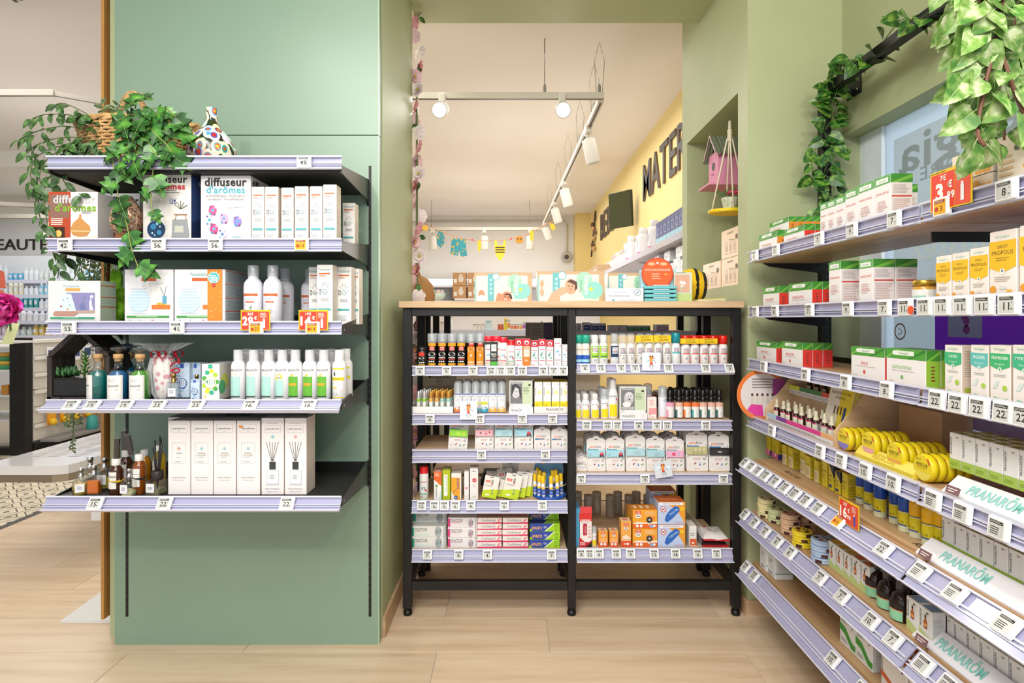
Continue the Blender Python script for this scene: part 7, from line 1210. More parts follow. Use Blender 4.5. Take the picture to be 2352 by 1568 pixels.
for k in range(2): rcart('honeycomb', 2158+k*30, 2284, 0, ZR[0]+k*.062, .09, 'white honeycomb printed carton '+['below', 'on top'][k], S1, 1, xf=1.035, h=.06)
rcart('honeycomb', 2150, 2250, 0, ZR[0], .08, 'white honeycomb carton behind', S1, 1, xf=1.14, h=.135); rcart('honeycomb', 2292, 2400, 0, ZR[0], .12, 'white honeycomb printed carton, nearest', S1, 1, h=.125)
Yp = .995*F/(2137-CX); o = promo(.995, Yp, 1.552, '7€', '3', '99', S1, -PI/2, .125, .092); tag(o, 'red and yellow promotional card on the upper right rail', 'price card')
ol('GORGE-LARYNX', 1752.7, 1790, 661, ZR[1], S2, ' with red side', 2, .034); ol('GORGE-LARYNX', 1811.7, 1866, 653, ZR[1], S2, ' with red side', 4, .034)
for a, b_, yt in ((1903.8, 1932, 604), (1973, 2006, 600)): ol('GORGE LARYNX', a, b_, yt, ZR[1], S2, ', tall', 2, .062)
jr = thing('honey_jar', 'glass honey jar with gold lid and pale green label', 'jar', (1.07, 1.075*F/(2128-CX), ZR[1]+.0006))
m = MB(); m.lathe([(.022, 0), (.027, .004), (.027, .046), (.023, .054)], P('#c9943a', .12), 22); put('glass_body', m.build('glass_body'), jr)
m = MB(); m.lathe([(.0245, .052), (.0265, .053), (.0265, .066), (.025, .068)], P('#c8a03c', .25, .8), 24); put('lid', m.build('lid'), jr, label='gold coloured lid')
m = MB(); m.decor([R(0, 0, 1, 1, '#e4e6e0'), R(0, 0, .55, .6, '#8fc9a4'), ('c', .3, .72, .1, '#e9ece8'), ('k', .65, .2, .95, .7, 4, '#5a5a5a')], .1, .04, cyl_map(.0272, .004, .1, -.7), .0003, 10); put('paper_label', m.build('paper_label'), jr)
for a, b_, yt in ((2150, 2185, 590), (2187, 2225, 583), (2228, 2271, 572)): rcart('propolis', a, b_, yt, ZR[1], .05, 'small yellow and white propolis carton', S2, 1)
rcart('propolis_syrup', 2273, 2336, 535, ZR[1], .07, 'large yellow carton reading SIROP PROPOLIS', S2, 1); rcart('propolis_syrup', 2342, 2420, 520, ZR[1], .07, 'cut-off yellow propolis carton at the frame edge', S2, 1)
m = MB(); m.X = Matrix.Rotation(-PI/2, 4, 'Z'); m.add([(.011*math.cos(k*.5), 0, .011*math.sin(k*.5)) for k in range(12)]+[(.011*math.cos(k*.5), .001, .011*math.sin(k*.5)) for k in range(12)], [tuple(range(12)), tuple(range(12, 24))[::-1]]+[(k, k+12, (k+1) % 12+12, (k+1) % 12) for k in range(12)], '#e0542c')
o = put('sticker', m.build('sticker'), None, (.99, .99*F/(2091-CX), 1.322)); tag(o, 'round orange-red sticker stuck to the second rail', 'sticker')
ol('BRONCHES', 1738, 1783, 783, ZR[2], S3, ' with red side', 1, .03); ol('BRONCHES', 1795.6, 1844, 784, ZR[2], S3, ' with red side', 3, .034)
ol('SINUS', 1955, 2033, 795, ZR[2], S3, ' reading SINUS', 1, .03); ol('GASTRO-INTESTINAL', 2036, 2128, 799, ZR[2], S3, ' with lime side', 2, .035)
for t, a, b_ in (('CASSIS', 2170, 2210), ('FIGUIER', 2229.5, 2271), ('FRAMBOISIER', 2274, 2322), ('MYRTILLE', 2326, 2384)): rcart('bud_'+t, a, b_, 792, ZR[2], .04, 'pink carton with green banner reading '+t, S3, 2)
# fourth shelf: bottle display, leaflets, round tins
bd = thing('bottle_display', 'wooden two-tier counter display for small dropper bottles', 'display', (0, 0, 0)); WD = M_SHELFW; zb = ZR[3]+.0006; yA, yB = 2.36, 1.86
m = MB()
for yy in (yA, yB):
    m = MB(); m.add([(1.03, yy, zb), (1.24, yy, zb), (1.24, yy, zb+.21), (1.16, yy, zb+.21), (1.09, yy, zb+.12), (1.03, yy, zb+.05)]+[(1.03, yy-.008, zb), (1.24, yy-.008, zb), (1.24, yy-.008, zb+.21), (1.16, yy-.008, zb+.21), (1.09, yy-.008, zb+.12), (1.03, yy-.008, zb+.05)], [tuple(range(6)), tuple(range(6, 12))[::-1]]+[(k, k+6, (k+1) % 6+6, (k+1) % 6) for k in range(6)], WD)
    put('side_panel', m.build('side_panel'), bd)
m = MB(); m.box(1.04, 1.24, yB, yA-.0085, zb, zb+.008, WD); m.box(1.14, 1.15, yB, yA-.0085, zb+.009, zb+.115, WD); m.box(1.13, 1.24, yB, yA-.0085, zb+.116, zb+.124, WD); m.box(1.24, 1.248, yB-.008, yA, zb, zb+.21, WD); put('tier', m.build('tier'), bd)
def strip(z0, xf, cols, nm):
    q = MB(); n = len(cols); q.box(xf, xf+.003, yB, yA-.009, z0, z0+.034, '#e0dfde'); L_ = (yA-yB-.009)
    for k, c in enumerate(cols): q.add([(xf-.0005, yA-.009-L_*k/n, z0+.018), (xf-.0005, yA-.009-L_*(k+1)/n, z0+.018), (xf-.0005, yA-.009-L_*(k+1)/n, z0+.034), (xf-.0005, yA-.009-L_*k/n, z0+.034)], [(0, 1, 2, 3)], c)
    q.decor([('k', .02, .1, .98, .4, 2, '#9a9a9c')], L_, .034, lambda a, b_, e: (xf-e, yA-.009-a, z0+b_), .0008); put(nm, q.build(nm), bd)
strip(zb+.0, 1.034, ['#a9cfe8', '#7a3f98', '#d93a8c', '#d93a8c', '#d93a8c', '#e6a870'], 'label_strip'); strip(zb+.112, 1.125, ['#c9cf3a', '#2f7a3c', '#2f7a3c', '#d8402c', '#d8402c', '#d8402c'], 'label_strip')
bottle('dropper', [(.0095, 0), (.0105, .002), (.0105, .036), (.007, .042), (.006, .044)], P('#2e1710', .1), [(.0075, .043), (.0075, .052), (.005, .053), (.0048, .068), (.003, .071)], P('#d8d2b8', .5), [R(0, .1, 1, .86, '#dcd9c4'), ('k', .15, .2, .8, .7, 3, '#8a9a8a'), R(0, .86, 1, .98, '#c8386c')], .0105, (0, .036), .03, n=12)
bottle('stub', [(.0105, 0), (.0105, .03), (.008, .036)], P('#2e1710', .1), [(.0085, .036), (.0085, .048), (.007, .049)], P('#1c1a18', .4), [R(0, .1, 1, .8, '#cfc9a8'), ('k', .15, .2, .8, .7, 3, '#6a6a5a')], .0105, (0, .034), .03, n=12)
for r in range(2):
    for k in range(9): bput('dropper', (1.062+r*.035+.004*(k % 2), 2.325-k*.05-r*.02, zb+.009), 'small dropper bottle with cream bulb', S4, 'bottle', 'dropper_bottle', r, -(2.325-k*.05), rot=(0, 0, -PI/2), sc=1.15)
for k in range(7): bput('stub', (1.165, 2.27-k*.056, zb+.1245), 'small amber bottle with black cap, upper tier', S4, 'bottle', 'amber_bottle', 0, -(2.27-k*.056), rot=(0, 0, -PI/2))
m = MB(); n = 34; R_ = .105; cc = (1.035, 2.40, .985)
for rr_, dy, c in ((R_, 0, '#e07a3c'), (R_-.016, -.0012, '#dcd6d6')): m.add([(cc[0]+rr_*math.cos(2*PI*k/n), cc[1]+dy, cc[2]+rr_*math.sin(2*PI*k/n)) for k in range(n)]+[(cc[0]+rr_*math.cos(2*PI*k/n), cc[1]+dy+.0018, cc[2]+rr_*math.sin(2*PI*k/n)) for k in range(n)], [tuple(range(n)), tuple(range(n, 2*n))[::-1]]+[(k, k+n, (k+1) % n+n, (k+1) % n) for k in range(n)], c)
m.decor([('k', .3, .62, .8, .84, 4, '#8a8488'), R(.7, .5, .95, .82, '#9c4a8c'), ('p', [(.2, .2), (.35, .1), (.52, .08), (.5, .3), (.28, .32)], '#d8409c')]+sum([[R(.27+.1*k, .34, .33+.1*k, .48, '#d0ccc0'), R(.28+.1*k, .48, .32+.1*k, .53, '#4a2420')] for k in range(5)], []), 2*R_, 2*R_, plane_front(cc[1]-.0015, cc[0]-R_, cc[2]-R_), .0004)
m.box(cc[0]-.004, cc[0]+.004, cc[1], cc[1]+.002, ZR[3], cc[2]-R_, '#d0d0d0'); o = put('round_sign', m.build('round_sign')); tag(o, 'round sign with orange rim and dropper bottle picture behind the display', 'sign')
def slab(o_name, X, Y, Z, w_, h_, d_, lean, front, col, desc, cat, shelf=None):
    q = MB(); q.box(0, w_, 0, d_, 0, h_, col, .0006); q.decor(front, w_, h_, plane_front(), .0005); o_ = put(o_name, q.build(o_name), None, (X, Y, Z), (lean, 0, -PI/2)); return tag(o_, desc, cat)
lf = [R(.5, 0, 1, 1, '#e2cc1e'), T('RESCUE', .5, .93, .035, '#5a4d10', w=.3), T('DÉCOUVREZ LES 38', .5, .8, .045, '#3c3410', w=.7), T('FLEURS DE BACH ORIGINAL', .5, .72, .04, '#6a5c20', w=.8), T('ET RESCUE', .5, .65, .04, '#6a5c20', w=.4)]+sum([[R(.32+.13*k, .2, .41+.13*k, .4, '#d8cfae' if k < 2 else '#ddc63a'), R(.34+.13*k, .4, .39+.13*k, .52, '#5a2016')] for k in range(3)], [])+[R(.72, .2, .82, .52, '#2c3a7a')]
Yl = 1.07*F/(1880-CX)
for k in range(4): slab('leaflet', 1.075+k*.006, Yl-.004*k, zb+.003, .145, .225, .003, -.22, lf, '#e4ddd0', ['frontmost', 'second', 'third', 'rearmost'][k]+' cream and yellow leaflet reading DECOUVREZ LES 38', 'leaflet')
m = MB(); m.box(1.04, 1.14, Yl-.15, Yl+.004, zb, zb+.004, WD); m.box(1.052, 1.055, Yl-.15, Yl+.004, zb+.004, zb+.05, M_ACR); o = put('leaflet_holder', m.build('leaflet_holder')); tag(o, 'wooden based acrylic leaflet holder on the fourth right shelf', 'holder')
m = MB(); m.box(1.2, 1.29, 1.62, 1.80, zb, zb+.15, '#b48f68', .002); o = put('kraft_box', m.build('kraft_box')); tag(o, 'open kraft cardboard box behind the round tins', 'box')
TY = P('#e3cb1a', .25); tinm = MB(); tinm.X = Matrix.Rotation(-PI/2, 4, 'Y') @ Matrix.Identity(4); tinm.lathe([(.030, 0), (.036, .0035), (.036, .0135), (.035, .015), (.035, .0165), (.033, .018)][::1], TY, 28)
tinm.X = None; md = lambda a, b_, e: (-.0185-e, .036-a, -.036+b_)
def tin(key, acc):
    q = MB(); q.X = Matrix.Rotation(-PI/2, 4, 'Y'); q.lathe([(.030, 0), (.036, .003), (.036, .0135), (.0345, .015), (.0345, .017), (.032, .0185)], TY, 28); q.X = None
    q.decor([('p', [(.5+.44*math.cos(PI+t), .5+.44*math.sin(PI+t)) for t in [.35+k*.24 for k in range(11)]], acc), T('Bach', .3, .78, .09, '#a38c10', w=.3, sl=.3), T('RESCUE', .48, .60, .11, '#4a3f14', b=.01, w=.6), T('PASTILLES', .45, .49, .07, '#b59a2c', w=.54), ('l', .75, .86, .85, .66, .07, '#cf4a2c')], .072, .072, md, .0004)
    for k in range(10): a = k*.33-1.2; q.box(-.012, -.005, .0362*math.cos(a)-.0015, .0362*math.cos(a)+.0015, .0362*math.sin(a)-.0006, .0362*math.sin(a)+.0006, '#6a5c1c')
    return q.build('round_tin')
T_ = {k: tin(k, c) for k, c in (('violet', '#8a7fc4'), ('rose', '#e6a8a0'), ('orange', '#e8a84a'), ('plain', '#e6d65a'))}
tn = [(2.0-.0, 0)]
for (px, kk, n_, dz, dsc) in ((1940, 'violet', 5, 0, 'round yellow tin with violet foot'), (1997, 'rose', 5, .012, 'round yellow tin with rose foot'), (2057, 'orange', 6, .006, 'round yellow tin with orange foot'), (2122, 'plain', 5, 0, 'plain round yellow tin')):
    for r in range(n_):
        Y = 1.04*F/(px-CX); o = put('round_tin', T_[kk], None, (1.055+r*.021, Y-.0*r, zb+.0365+dz)); o.scale = (1, 1, 1); reg(o, dsc, S4, 'tin', r, -Y)
        if dz: pass
m = MB(); Y0, Y1 = 1.03*F/(1965-CX), 1.03*F/(2098-CX); m.extrude_profile([(0, 0), (.0, .012), (.018, .034), (.024, .034), (.024, 0)], 0, Y0-Y1, P('#e3d04a', .4)); m.decor([T('RESCUE', .5, .5, .62, '#c9ae1c', b=.03, w=.7)], Y0-Y1, .03, lambda a, b_, e: (a, b_*.6-.0006-e, .012+b_*.73), .0006); o = put('display_tray', m.build('display_tray'), None, (1.028, Y0, zb), (0, 0, -PI/2)); tag(o, 'yellow sloping embossed tray in front of the round tins', 'tray')
def ptray(px, Z, sh, ynear=.9):
    Y0 = 1.028*F/(px-CX); L_ = Y0-ynear; q = MB(); q.extrude_profile([(-.006, 0), (-.006, .004), (.034, .040), (.037, .040), (.037, 0)], 0, L_, P('#e6e4e8', .35)); k = 0
    mf = lambda a, b_, e: (a, -.005+b_*.76-e, .006+b_*.68); q.decor([('t', 'PRANARŌM', .10/L_+.06, .52, .5, '#86cfc4', {'b': .015, 'w': .14/L_, 'a': 'c', 'fit': 1})], L_, .05, mf, .0012)
    o_ = put('display_tray', q.build('display_tray'), None, (1.028, Y0, Z+.0006), (0, 0, -PI/2)); tag(o_, 'white sloping tray with mint lettering on the '+sh, 'tray')
    q = MB(); q.box(0, .04, 0, .001, 0, .018, '#7a5a5c'); q.decor([('k', .15, .2, .85, .8, 2, '#e6dcdc')], .04, .018, plane_front(), .0003); o_ = put('name_strip', q.build('name_strip'), None, (1.000, Y0-.04, Z+.014), (-.35, 0, -PI/2)); tag(o_, 'small mauve name strip on the '+sh+' rail', 'strip')
def prow(px0, pitch, n_, Z, sh, rows=3, h=.078, skip=0):
    Y = 1.075*F/(px0-CX)
    for k in range(n_):
        for r in range(rows): box_at('pranarom_green', 1.073+r*.032, Y-k*pitch, Z, pitch-.002, .029, h*(1.04 if k == 0 and skip else 1), 'slim white and lime carton', sh, 'carton', 'oil_carton', rz=-PI/2, row=r, key=-(Y-k*pitch))
ptray(2168, ZR[3], 'fourth right shelf'); prow(2183, .039, 8, ZR[3]+.05, S4, h=.086); ptray(2108, ZR[4], 'fifth right shelf'); prow(2165, .039, 9, ZR[4]+.022, S5, skip=1); ptray(2100, ZR[5], 'sixth right shelf'); prow(2165, .039, 9, ZR[5]+.001, S6)
m = MB(); m.box(1.27, 1.274, .6, 1.9, zb, zb+.17, M_ACR); o = put('acrylic_panel', m.build('acrylic_panel')); tag(o, 'clear acrylic backing panel behind the round tins', 'panel')
# fifth shelf
z5 = ZR[4]+.0006; m = MB(); Ya = 1.035*F/(1745-CX); m.box(1.03, 1.275, 1.08, Ya, z5, z5+.010, M_SHELFY, .001); m.decor([T('RESCUE', .19, .5, .6, '#3f3022', w=.1), T('RESCUE', .72, .5, .6, '#3f3022', w=.09)], Ya-1.08, .035, lambda a, b_, e: (1.032+b_, Ya-a, z5+.0102+e), .0004); o = put('display_plinth', m.build('wooden_base')); tag(o, 'wooden lettered display base under the yellow cartons', 'base')
def yc(dn, px, h_, w_, xf, dsc, rows=3, d_=.03):
    Y = xf*F/(px-CX)
    for r in range(rows): box_at(dn, xf+r*(d_+.003), Y, z5+.0108, w_, d_, h_, dsc, S5, rz=-PI/2, row=r, key=-Y)
yc('rescue_kids', 1760, .078, .036, 1.10, 'yellow carton with pink foot', 2); yc('rescue_kids', 1773, .078, .055, 1.10, 'yellow carton with pink foot', 3); yc('rescue_pale', 1797, .078, .034, 1.09, 'yellow carton with pale foot', 3); yc('rescue_pale', 1811, .078, .034, 1.09, 'yellow carton with pale foot', 3)
yc('rescue_pale', 1838, .1, .036, 1.09, 'tall yellow carton with pale foot', 3); yc('rescue_pale', 1850, .08, .034, 1.085, 'yellow carton with pale foot', 3)
for k, (px, dn, h_) in enumerate(((1870, 'rescue_pale', .078), (1888, 'rescue_yellow', .09), (1903, 'rescue_dark', .09), (1918, 'rescue_dark', .075), (1934, 'rescue_yellow', .08))): yc(dn, px, h_, .029, 1.085, {'rescue_pale': 'yellow carton with pale foot', 'rescue_yellow': 'all yellow carton', 'rescue_dark': 'yellow carton with dark corner'}[dn], 3)
_sr = [R(0, 0, 1, .98, '#dcc81c'), ('p', [(.5, .98), (1, .98), (1, .6)], '#2f2c50'), T('RESCUE', .45, .5, .12, '#5a4c14', w=.7), R(0, 0, 1, .3, '#cfd0ae'), R(.2, .3, .8, .38, '#3a5494')]
for kk, c in (('b', '#1c4fae'), ('y', '#eab214')): bottle('spray_'+kk, [(.0155, 0), (.0165, .003), (.0165, .052), (.0155, .055)], P('#d9d8b8', .15), [(.0165, .055), (.0175, .056), (.0175, .088), (.015, .094), (.008, .096)], P(c, .3), _sr, .0165, (.0, .052), .06, (('collar', lambda q: q.lathe([(.017, .0535), (.017, .0555)], '#15151a', 18)), ))
for (px, xx, kk) in ((1980, 1.11, 'b'), (1999, 1.10, 'b'), (2022, 1.09, 'b'), (2040, 1.13, 'b'), (2058, 1.10, 'b'), (2080, 1.085, 'b'), (2106, 1.085, 'y'), (2135, 1.08, 'y'), (2162, 1.095, 'y'), (2002, 1.15, 'b'), (2026, 1.15, 'b'), (2050, 1.17, 'b'), (2077, 1.16, 'b'), (2110, 1.14, 'b'), (2138, 1.15, 'b'), (2163, 1.16, 'b'), (2192, 1.13, 'y'), (2222, 1.13, 'y'), (2276, 1.15, 'y'), (2095, 1.2, 'b'), (2120, 1.2, 'b'), (2145, 1.21, 'b')):
    bput('spray_'+kk, (xx, xx*F/(px-CX), z5+.0108), {'b': 'small spray bottle with blue cap', 'y': 'small spray bottle with yellow cap'}[kk], S5, 'bottle', 'spray_bottle', 0 if xx < 1.125 else 1, -xx*F/(px-CX), rot=(0, 0, -PI/2), sc=1.02)
Yp = .985*F/(1928-CX); o = promo(.984, Yp, ZR[4]-.01, '20€', '16', '90', S5, -PI/2, .10, .072, prod='#2f56b0'); tag(o, 'red and yellow promotional card below the blue capped sprays', 'price card')
# sixth shelf: stacked tins, amber bottle cartons, dark bottles
def ptin(c1):
    q = MB(); q.lathe([(.030, 0), (.034, .003), (.034, .009), (.033, .0105), (.033, .012), (.0345, .0125), (.0345, .017), (.031, .0185)], P(c1, .3), 26)
    q.decor([('c', .5, .5, .40, c1), R(.2, .15, .45, .35, '#4a2420'), R(.5, .6, .8, .8, '#4a2420'), ('k', .5, .2, .8, .5, 3, '#5a3a30'), ('c', .3, .65, .1, '#b0442c')], .068, .068, lambda a, b_, e: (-.034+a, -.034+b_, .0186+e), .0002)
    for a0 in (-.8, 2.4): q.decor([R(0, 0, 1, 1, '#4a2a24')], .02, .011, lambda a, b_, e: ((.0347+e)*math.sin((a)/.034+a0-.3), -(.0347+e)*math.cos(a/.034+a0-.3), .0035+b_), .0003, 4)
    return q.build('round_tin')
for (px, xx, n_, c, dsc) in ((1760, 1.04, 4, '#e4d9a4', 'cream round tin'), (1785, 1.055, 3, '#cfd8a4', 'pale green round tin'), (1815, 1.05, 4, '#dfb896', 'peach round tin'), (1850, 1.12, 3, '#dbb08c', 'peach round tin, rear stack'), (1843, 1.035, 3, '#e8cf2c', 'bright yellow round tin'), (1888, 1.035, 4, '#a9bcd8', 'pale blue round tin'), (1925, 1.12, 3, '#9cb0cc', 'pale blue round tin, rear stack')):
    me = ptin(c); Y = xx*F/(px-CX)
    for k in range(n_): o = put('round_tin', me, None, (xx+.002*(k % 2), Y+.001*k, ZR[5]+.0006+k*.0189), (0, 0, k*.5)); o['label'] = dsc+', '+(ORD[k]+' up' if k else 'at the bottom')+', '+S6; o['category'] = 'tin'; o['group'] = dsc+'s '+S6
def lrow(dn, px, n_, pitch, h_, dsc, rows, xf=1.04, Z=ZR[5], sh=S6, d_=.035):
    Y = xf*F/(px-CX)
    for k in range(n_):
        for r in range(rows): box_at(dn, xf+r*(d_+.003), Y-k*pitch, Z+.0006, pitch-.002, d_, h_, dsc, sh, rz=-PI/2, row=r, key=-(Y-k*pitch))
lrow('pranarom_amber_yellow', 1902, 3, .042, .083, 'amber bottle carton with yellow top', 3); lrow('pranarom_amber_orange', 1954, 2, .047, .086, 'amber bottle carton with orange top', 2); lrow('pranarom_amber_blue', 2082, 2, .047, .085, 'amber bottle carton with blue top', 3, 1.035)
bottle('darkpump', [(.023, 0), (.026, .004), (.026, .05), (.02, .066), (.011, .072), (.010, .076)], P('#24140e', .08), [(.0115, .076), (.0135, .077), (.0125, .112), (.011, .114)], plastic('smoked_cap', '#4a4644', .75, .08), [R(0, 0, 1, .52, '#93cfa4'), R(0, .52, 1, .57, '#e2794c'), R(0, .57, 1, .9, '#201410'), ('k', .1, .62, .9, .85, 2, '#e6e4e0'), ('k', .2, .15, .8, .4, 2, '#6aa97c')], .026, (.004, .052), .055)
for (px, xx) in ((2012, 1.045), (2040, 1.035), (2071, 1.03), (2036, 1.11), (2062, 1.10), (2098, 1.09), (2092, 1.16), (2068, 1.17)): bput('darkpump', (xx+.02, (xx+.02)*F/(px-CX), ZR[5]+.0006), 'dark brown pump bottle with mint label', S6, 'bottle', 'pump_bottle', 0 if xx < 1.06 else 1, -(xx)*F/(px-CX), rot=(0, 0, -PI/2), sc=1.05)
# lowest shelf
lrow('white_green_bottle_box', 1746, 1, .06, .105, 'white carton with green flap', 1, 1.03, ZR[6], S7, .05); lrow('white_green_bottle_box', 1762, 1, .075, .098, 'white carton with green line', 1, 1.035, ZR[6], S7, .07)
lrow('pranarom_wide_green', 1929, 2, .085, .088, 'wide white and green carton', 3, 1.045, ZR[6], S7, .062); lrow('pranarom_wide_orange', 2024, 2, .11, .1, 'wide white and orange carton', 3, 1.04, ZR[6], S7, .062); lrow('pranarom_wide_blue', 2120, 1, .1, .085, 'wide white and blue carton', 2, 1.03, ZR[6], S7, .062)
# ------------------------------------------------------------------ plants
def leafmat(name, c1, c2, c3, scale=30, rough=.35):
    m_, nt, b = nodes_mat(name, rough, .5); L = nt.links.new; tc = N(nt, 'ShaderNodeTexCoord'); oi = N(nt, 'ShaderNodeObjectInfo')
    ad = N(nt, 'ShaderNodeVectorMath', operation='ADD'); ml = N(nt, 'ShaderNodeMath', operation='MULTIPLY'); ml.inputs[1].default_value = 9; L(oi.outputs['Random'], ml.inputs[0]); L(tc.outputs['Object'], ad.inputs[0]); L(ml.outputs[0], ad.inputs[1])
    n = N(nt, 'ShaderNodeTexNoise', Scale=scale, Detail=3.0); L(ad.outputs[0], n.inputs['Vector']); r = ramp(nt, n.outputs['Fac'], ((.35, c1), (.52, c2), (.68, c3)))
    hs = N(nt, 'ShaderNodeHueSaturation'); mr = N(nt, 'ShaderNodeMapRange'); mr.inputs['To Min'].default_value = .7; mr.inputs['To Max'].default_value = 1.3; L(oi.outputs['Random'], mr.inputs['Value']); L(mr.outputs[0], hs.inputs['Value']); L(r.outputs[0], hs.inputs['Color']); L(hs.outputs[0], b.inputs['Base Color']); return m_
ML1 = leafmat('glossy_dark_leaf', '#2a4a20', '#3a5f2c', '#5f8a4c', 2.5); ML2 = leafmat('ivy_leaf', '#1f4a1c', '#33692a', '#5a9a36', 2); ML3 = leafmat('pothos_leaf', '#1f4a18', '#356a22', '#7f9f3c', 3); ML4 = leafmat('variegated_leaf', '#47802c', '#86ab55', '#d2dcae', 2.6, .4); ML5 = leafmat('sedum_leaf', '#3c4f2c', '#56683c', '#7a8a58', 3, .5)
def leafmesh(outline, mat, name, fold=.18, curl=.25, vein='#b8c88a'):
    """half outline (x across, y along); folded along the midrib and curled"""
    q = MB(); L_ = []; R_ = []; C_ = []
    for x, y in outline: z = -curl*y*y; L_.append((-x, y, z+fold*x)); R_.append((x, y, z+fold*x)); C_.append((0, y, z))
    n = len(outline)
    for S in (L_, R_): q.add(C_+S, [(i, i+1, n+i+1, n+i) if S is R_ else (i, n+i, n+i+1, i+1) for i in range(n-1)], mat, True)
    q.tube([(0, -.12, .03)]+[(0, y, -curl*y*y+.004) for _, y in outline[::2]], .010, vein, 4); return q.build(name)
OV = [(0, 0), (.16, .12), (.25, .3), (.27, .48), (.21, .7), (.10, .88), (0, 1)]
HT = [(.0, 0), (.22, -.05), (.38, .08), (.42, .28), (.35, .52), (.2, .78), (0, 1)]
IV = [(.0, .02), (.12, -.06), (.34, -.02), (.52, .2), (.3, .3), (.5, .6), (.24, .52), (.14, .76), (0, 1)]
LM = {'dark': leafmesh(OV, ML1, 'leaf', vein='#7f9a5c'), 'ivy': leafmesh(IV, ML2, 'leaf', .12, .2, '#8fae5c'), 'pothos': leafmesh(HT, ML3, 'leaf'), 'var': leafmesh(HT, ML4, 'leaf', .2, .3, '#cfd8a4'), 'sed': leafmesh(OV, ML5, 'leaf', .1, .1, '#5c6840')}
def vine(root, lm, pts, n_, size, spread=.02, smat='#4f5c2c', sr=.0016, down=.6, rs=random.Random(1)):
    pts = [Vector(p) for p in pts]; q = MB(); 
    seg = [(b_-a).length for a, b_ in zip(pts, pts[1:])]; tot = sum(seg)
    sm = []
    for i in range(len(pts)-1):
        p0, p1, p2, p3 = pts[max(i-1, 0)], pts[i], pts[i+1], pts[min(i+2, len(pts)-1)]
        for t in [k/5 for k in range(5)]: sm.append(.5*((2*p1)+(-p0+p2)*t+(2*p0-5*p1+4*p2-p3)*t*t+(-p0+3*p1-3*p2+p3)*t**3))
    sm.append(pts[-1]); q.tube(sm, sr, smat, 5); put('stem', q.build('stem'), root)
    for k in range(n_):
        f = (k+.6)/n_*(len(sm)-1); i = min(int(f), len(sm)-2); p = sm[i].lerp(sm[i+1], f-i); t = (sm[i+1]-sm[i]).normalized()
        side = 1 if k % 2 else -1; d = (t*.5+Vector((side*rs.uniform(.5, 1), rs.uniform(-.7, .35), rs.uniform(-down-.4, .5-down)))).normalized()
        nrm = Vector((rs.uniform(-.5, .5), -1, rs.uniform(-.1, .9))).normalized(); xa = d.cross(nrm)
        if xa.length < .1: xa = Vector((1, 0, 0))
        xa.normalize(); za = xa.cross(d); s_ = size*rs.uniform(.7, 1.2); M_ = Matrix((xa, d, za)).transposed().to_4x4()
        o_ = put('leaf', LM[lm], root); o_.matrix_local = Matrix.Translation(p+d*spread) @ M_ @ Matrix.Scale(s_, 4)
def V(L_, Y, dy=0): return [at(x, y, (Y+dy*i if not isinstance(Y, list) else Y[i])) for i, (x, y) in enumerate(L_)]
# basket with handle
bk = thing('wicker_basket', 'oval woven wicker basket with a looped handle on the top shelf', 'basket', (xs(322, 2.12), 2.12, 1.816)); bk.scale = (1.15, 1, 1.5)
m = MB(); NR = 15
for j in range(NR):
    z = .006+j*.0076; f = j/(NR-1); rx_ = .15+.035*f; ry = .10+.02*f; n = 60
    m.tube([((rx_+.0035*((k+j) % 2*2-1))*math.cos(2*PI*k/n), (ry+.0035*((k+j) % 2*2-1))*math.sin(2*PI*k/n), z) for k in range(n)], .0036, M_WICKER, 5, True)
o = put('weave', m.build('weave'), bk, kind='stuff'); m = MB()
for k in range(30): a = 2*PI*k/30; m.tube([(.15*math.cos(a), .10*math.sin(a), .002), (.186*math.cos(a), .121*math.sin(a), .118)], .003, M_WICKER, 5)
put('stakes', m.build('stakes'), bk); m = MB()
for ph_ in (0, 1): m.tube([((.188+.004*math.cos(k*.9+ph_*PI))*math.cos(2*PI*k/80), (.123+.004*math.cos(k*.9+ph_*PI))*math.sin(2*PI*k/80), .122+.004*math.sin(k*.9+ph_*PI)) for k in range(80)], .005, M_WICKER, 6, True)
put('rim', m.build('rim'), bk); m = MB()
hp = [(-.085+.07*(1-math.cos(t))*.5*2*.5, 0, .10+.205*math.sin(t)) for t in [PI*k/20 for k in range(21)]]; hp = [(-.085+.12*k/20, .0, .12+.085*math.sin(PI*k/20)) for k in range(21)]
m.tube(hp, .0075, M_WICKER, 8)
for k in range(40): t = k/40*20; i = int(t); p = Vector(hp[i]).lerp(Vector(hp[i+1]), t-i); m.tube([(p.x+.0085*math.cos(u), p.y+.0085*math.sin(u), p.z+.001*u) for u in [j*PI/4 for j in range(9)]], .0012, '#c8a673', 4)
put('handle', m.build('handle'), bk); m = MB(); m.box(-.12, .12, -.08, .08, .003, .05, '#3a2c1c'); put('liner', m.build('liner'), bk)
o = bk
m = MB(); m.X = Matrix.Translation((0, 0, 0)) @ Matrix.Rotation(.35, 4, 'Y')
for j in range(11): n = 40; m.tube([((.06+.004*j+.0015*((k+j) % 2))*math.cos(2*PI*k/n), (.06+.004*j)*math.sin(2*PI*k/n), .008*j) for k in range(n)], .0034, '#a9854f', 5, True)
bw = put('small_basket', m.build('small_basket'), None, (xs(395, 2.16), 2.18, 1.86)); bw.scale = (1.2, 1, 1.5); tag(bw, 'tilted second woven basket partly behind the ivy', 'basket'); bw['kind'] = 'thing'
VASE, nt, b = nodes_mat('painted_flower_ceramic', .18); L = nt.links.new; tcn = N(nt, 'ShaderNodeTexCoord'); vo = N(nt, 'ShaderNodeTexVoronoi', Scale=36.0); L(tcn.outputs['Object'], vo.inputs['Vector'])
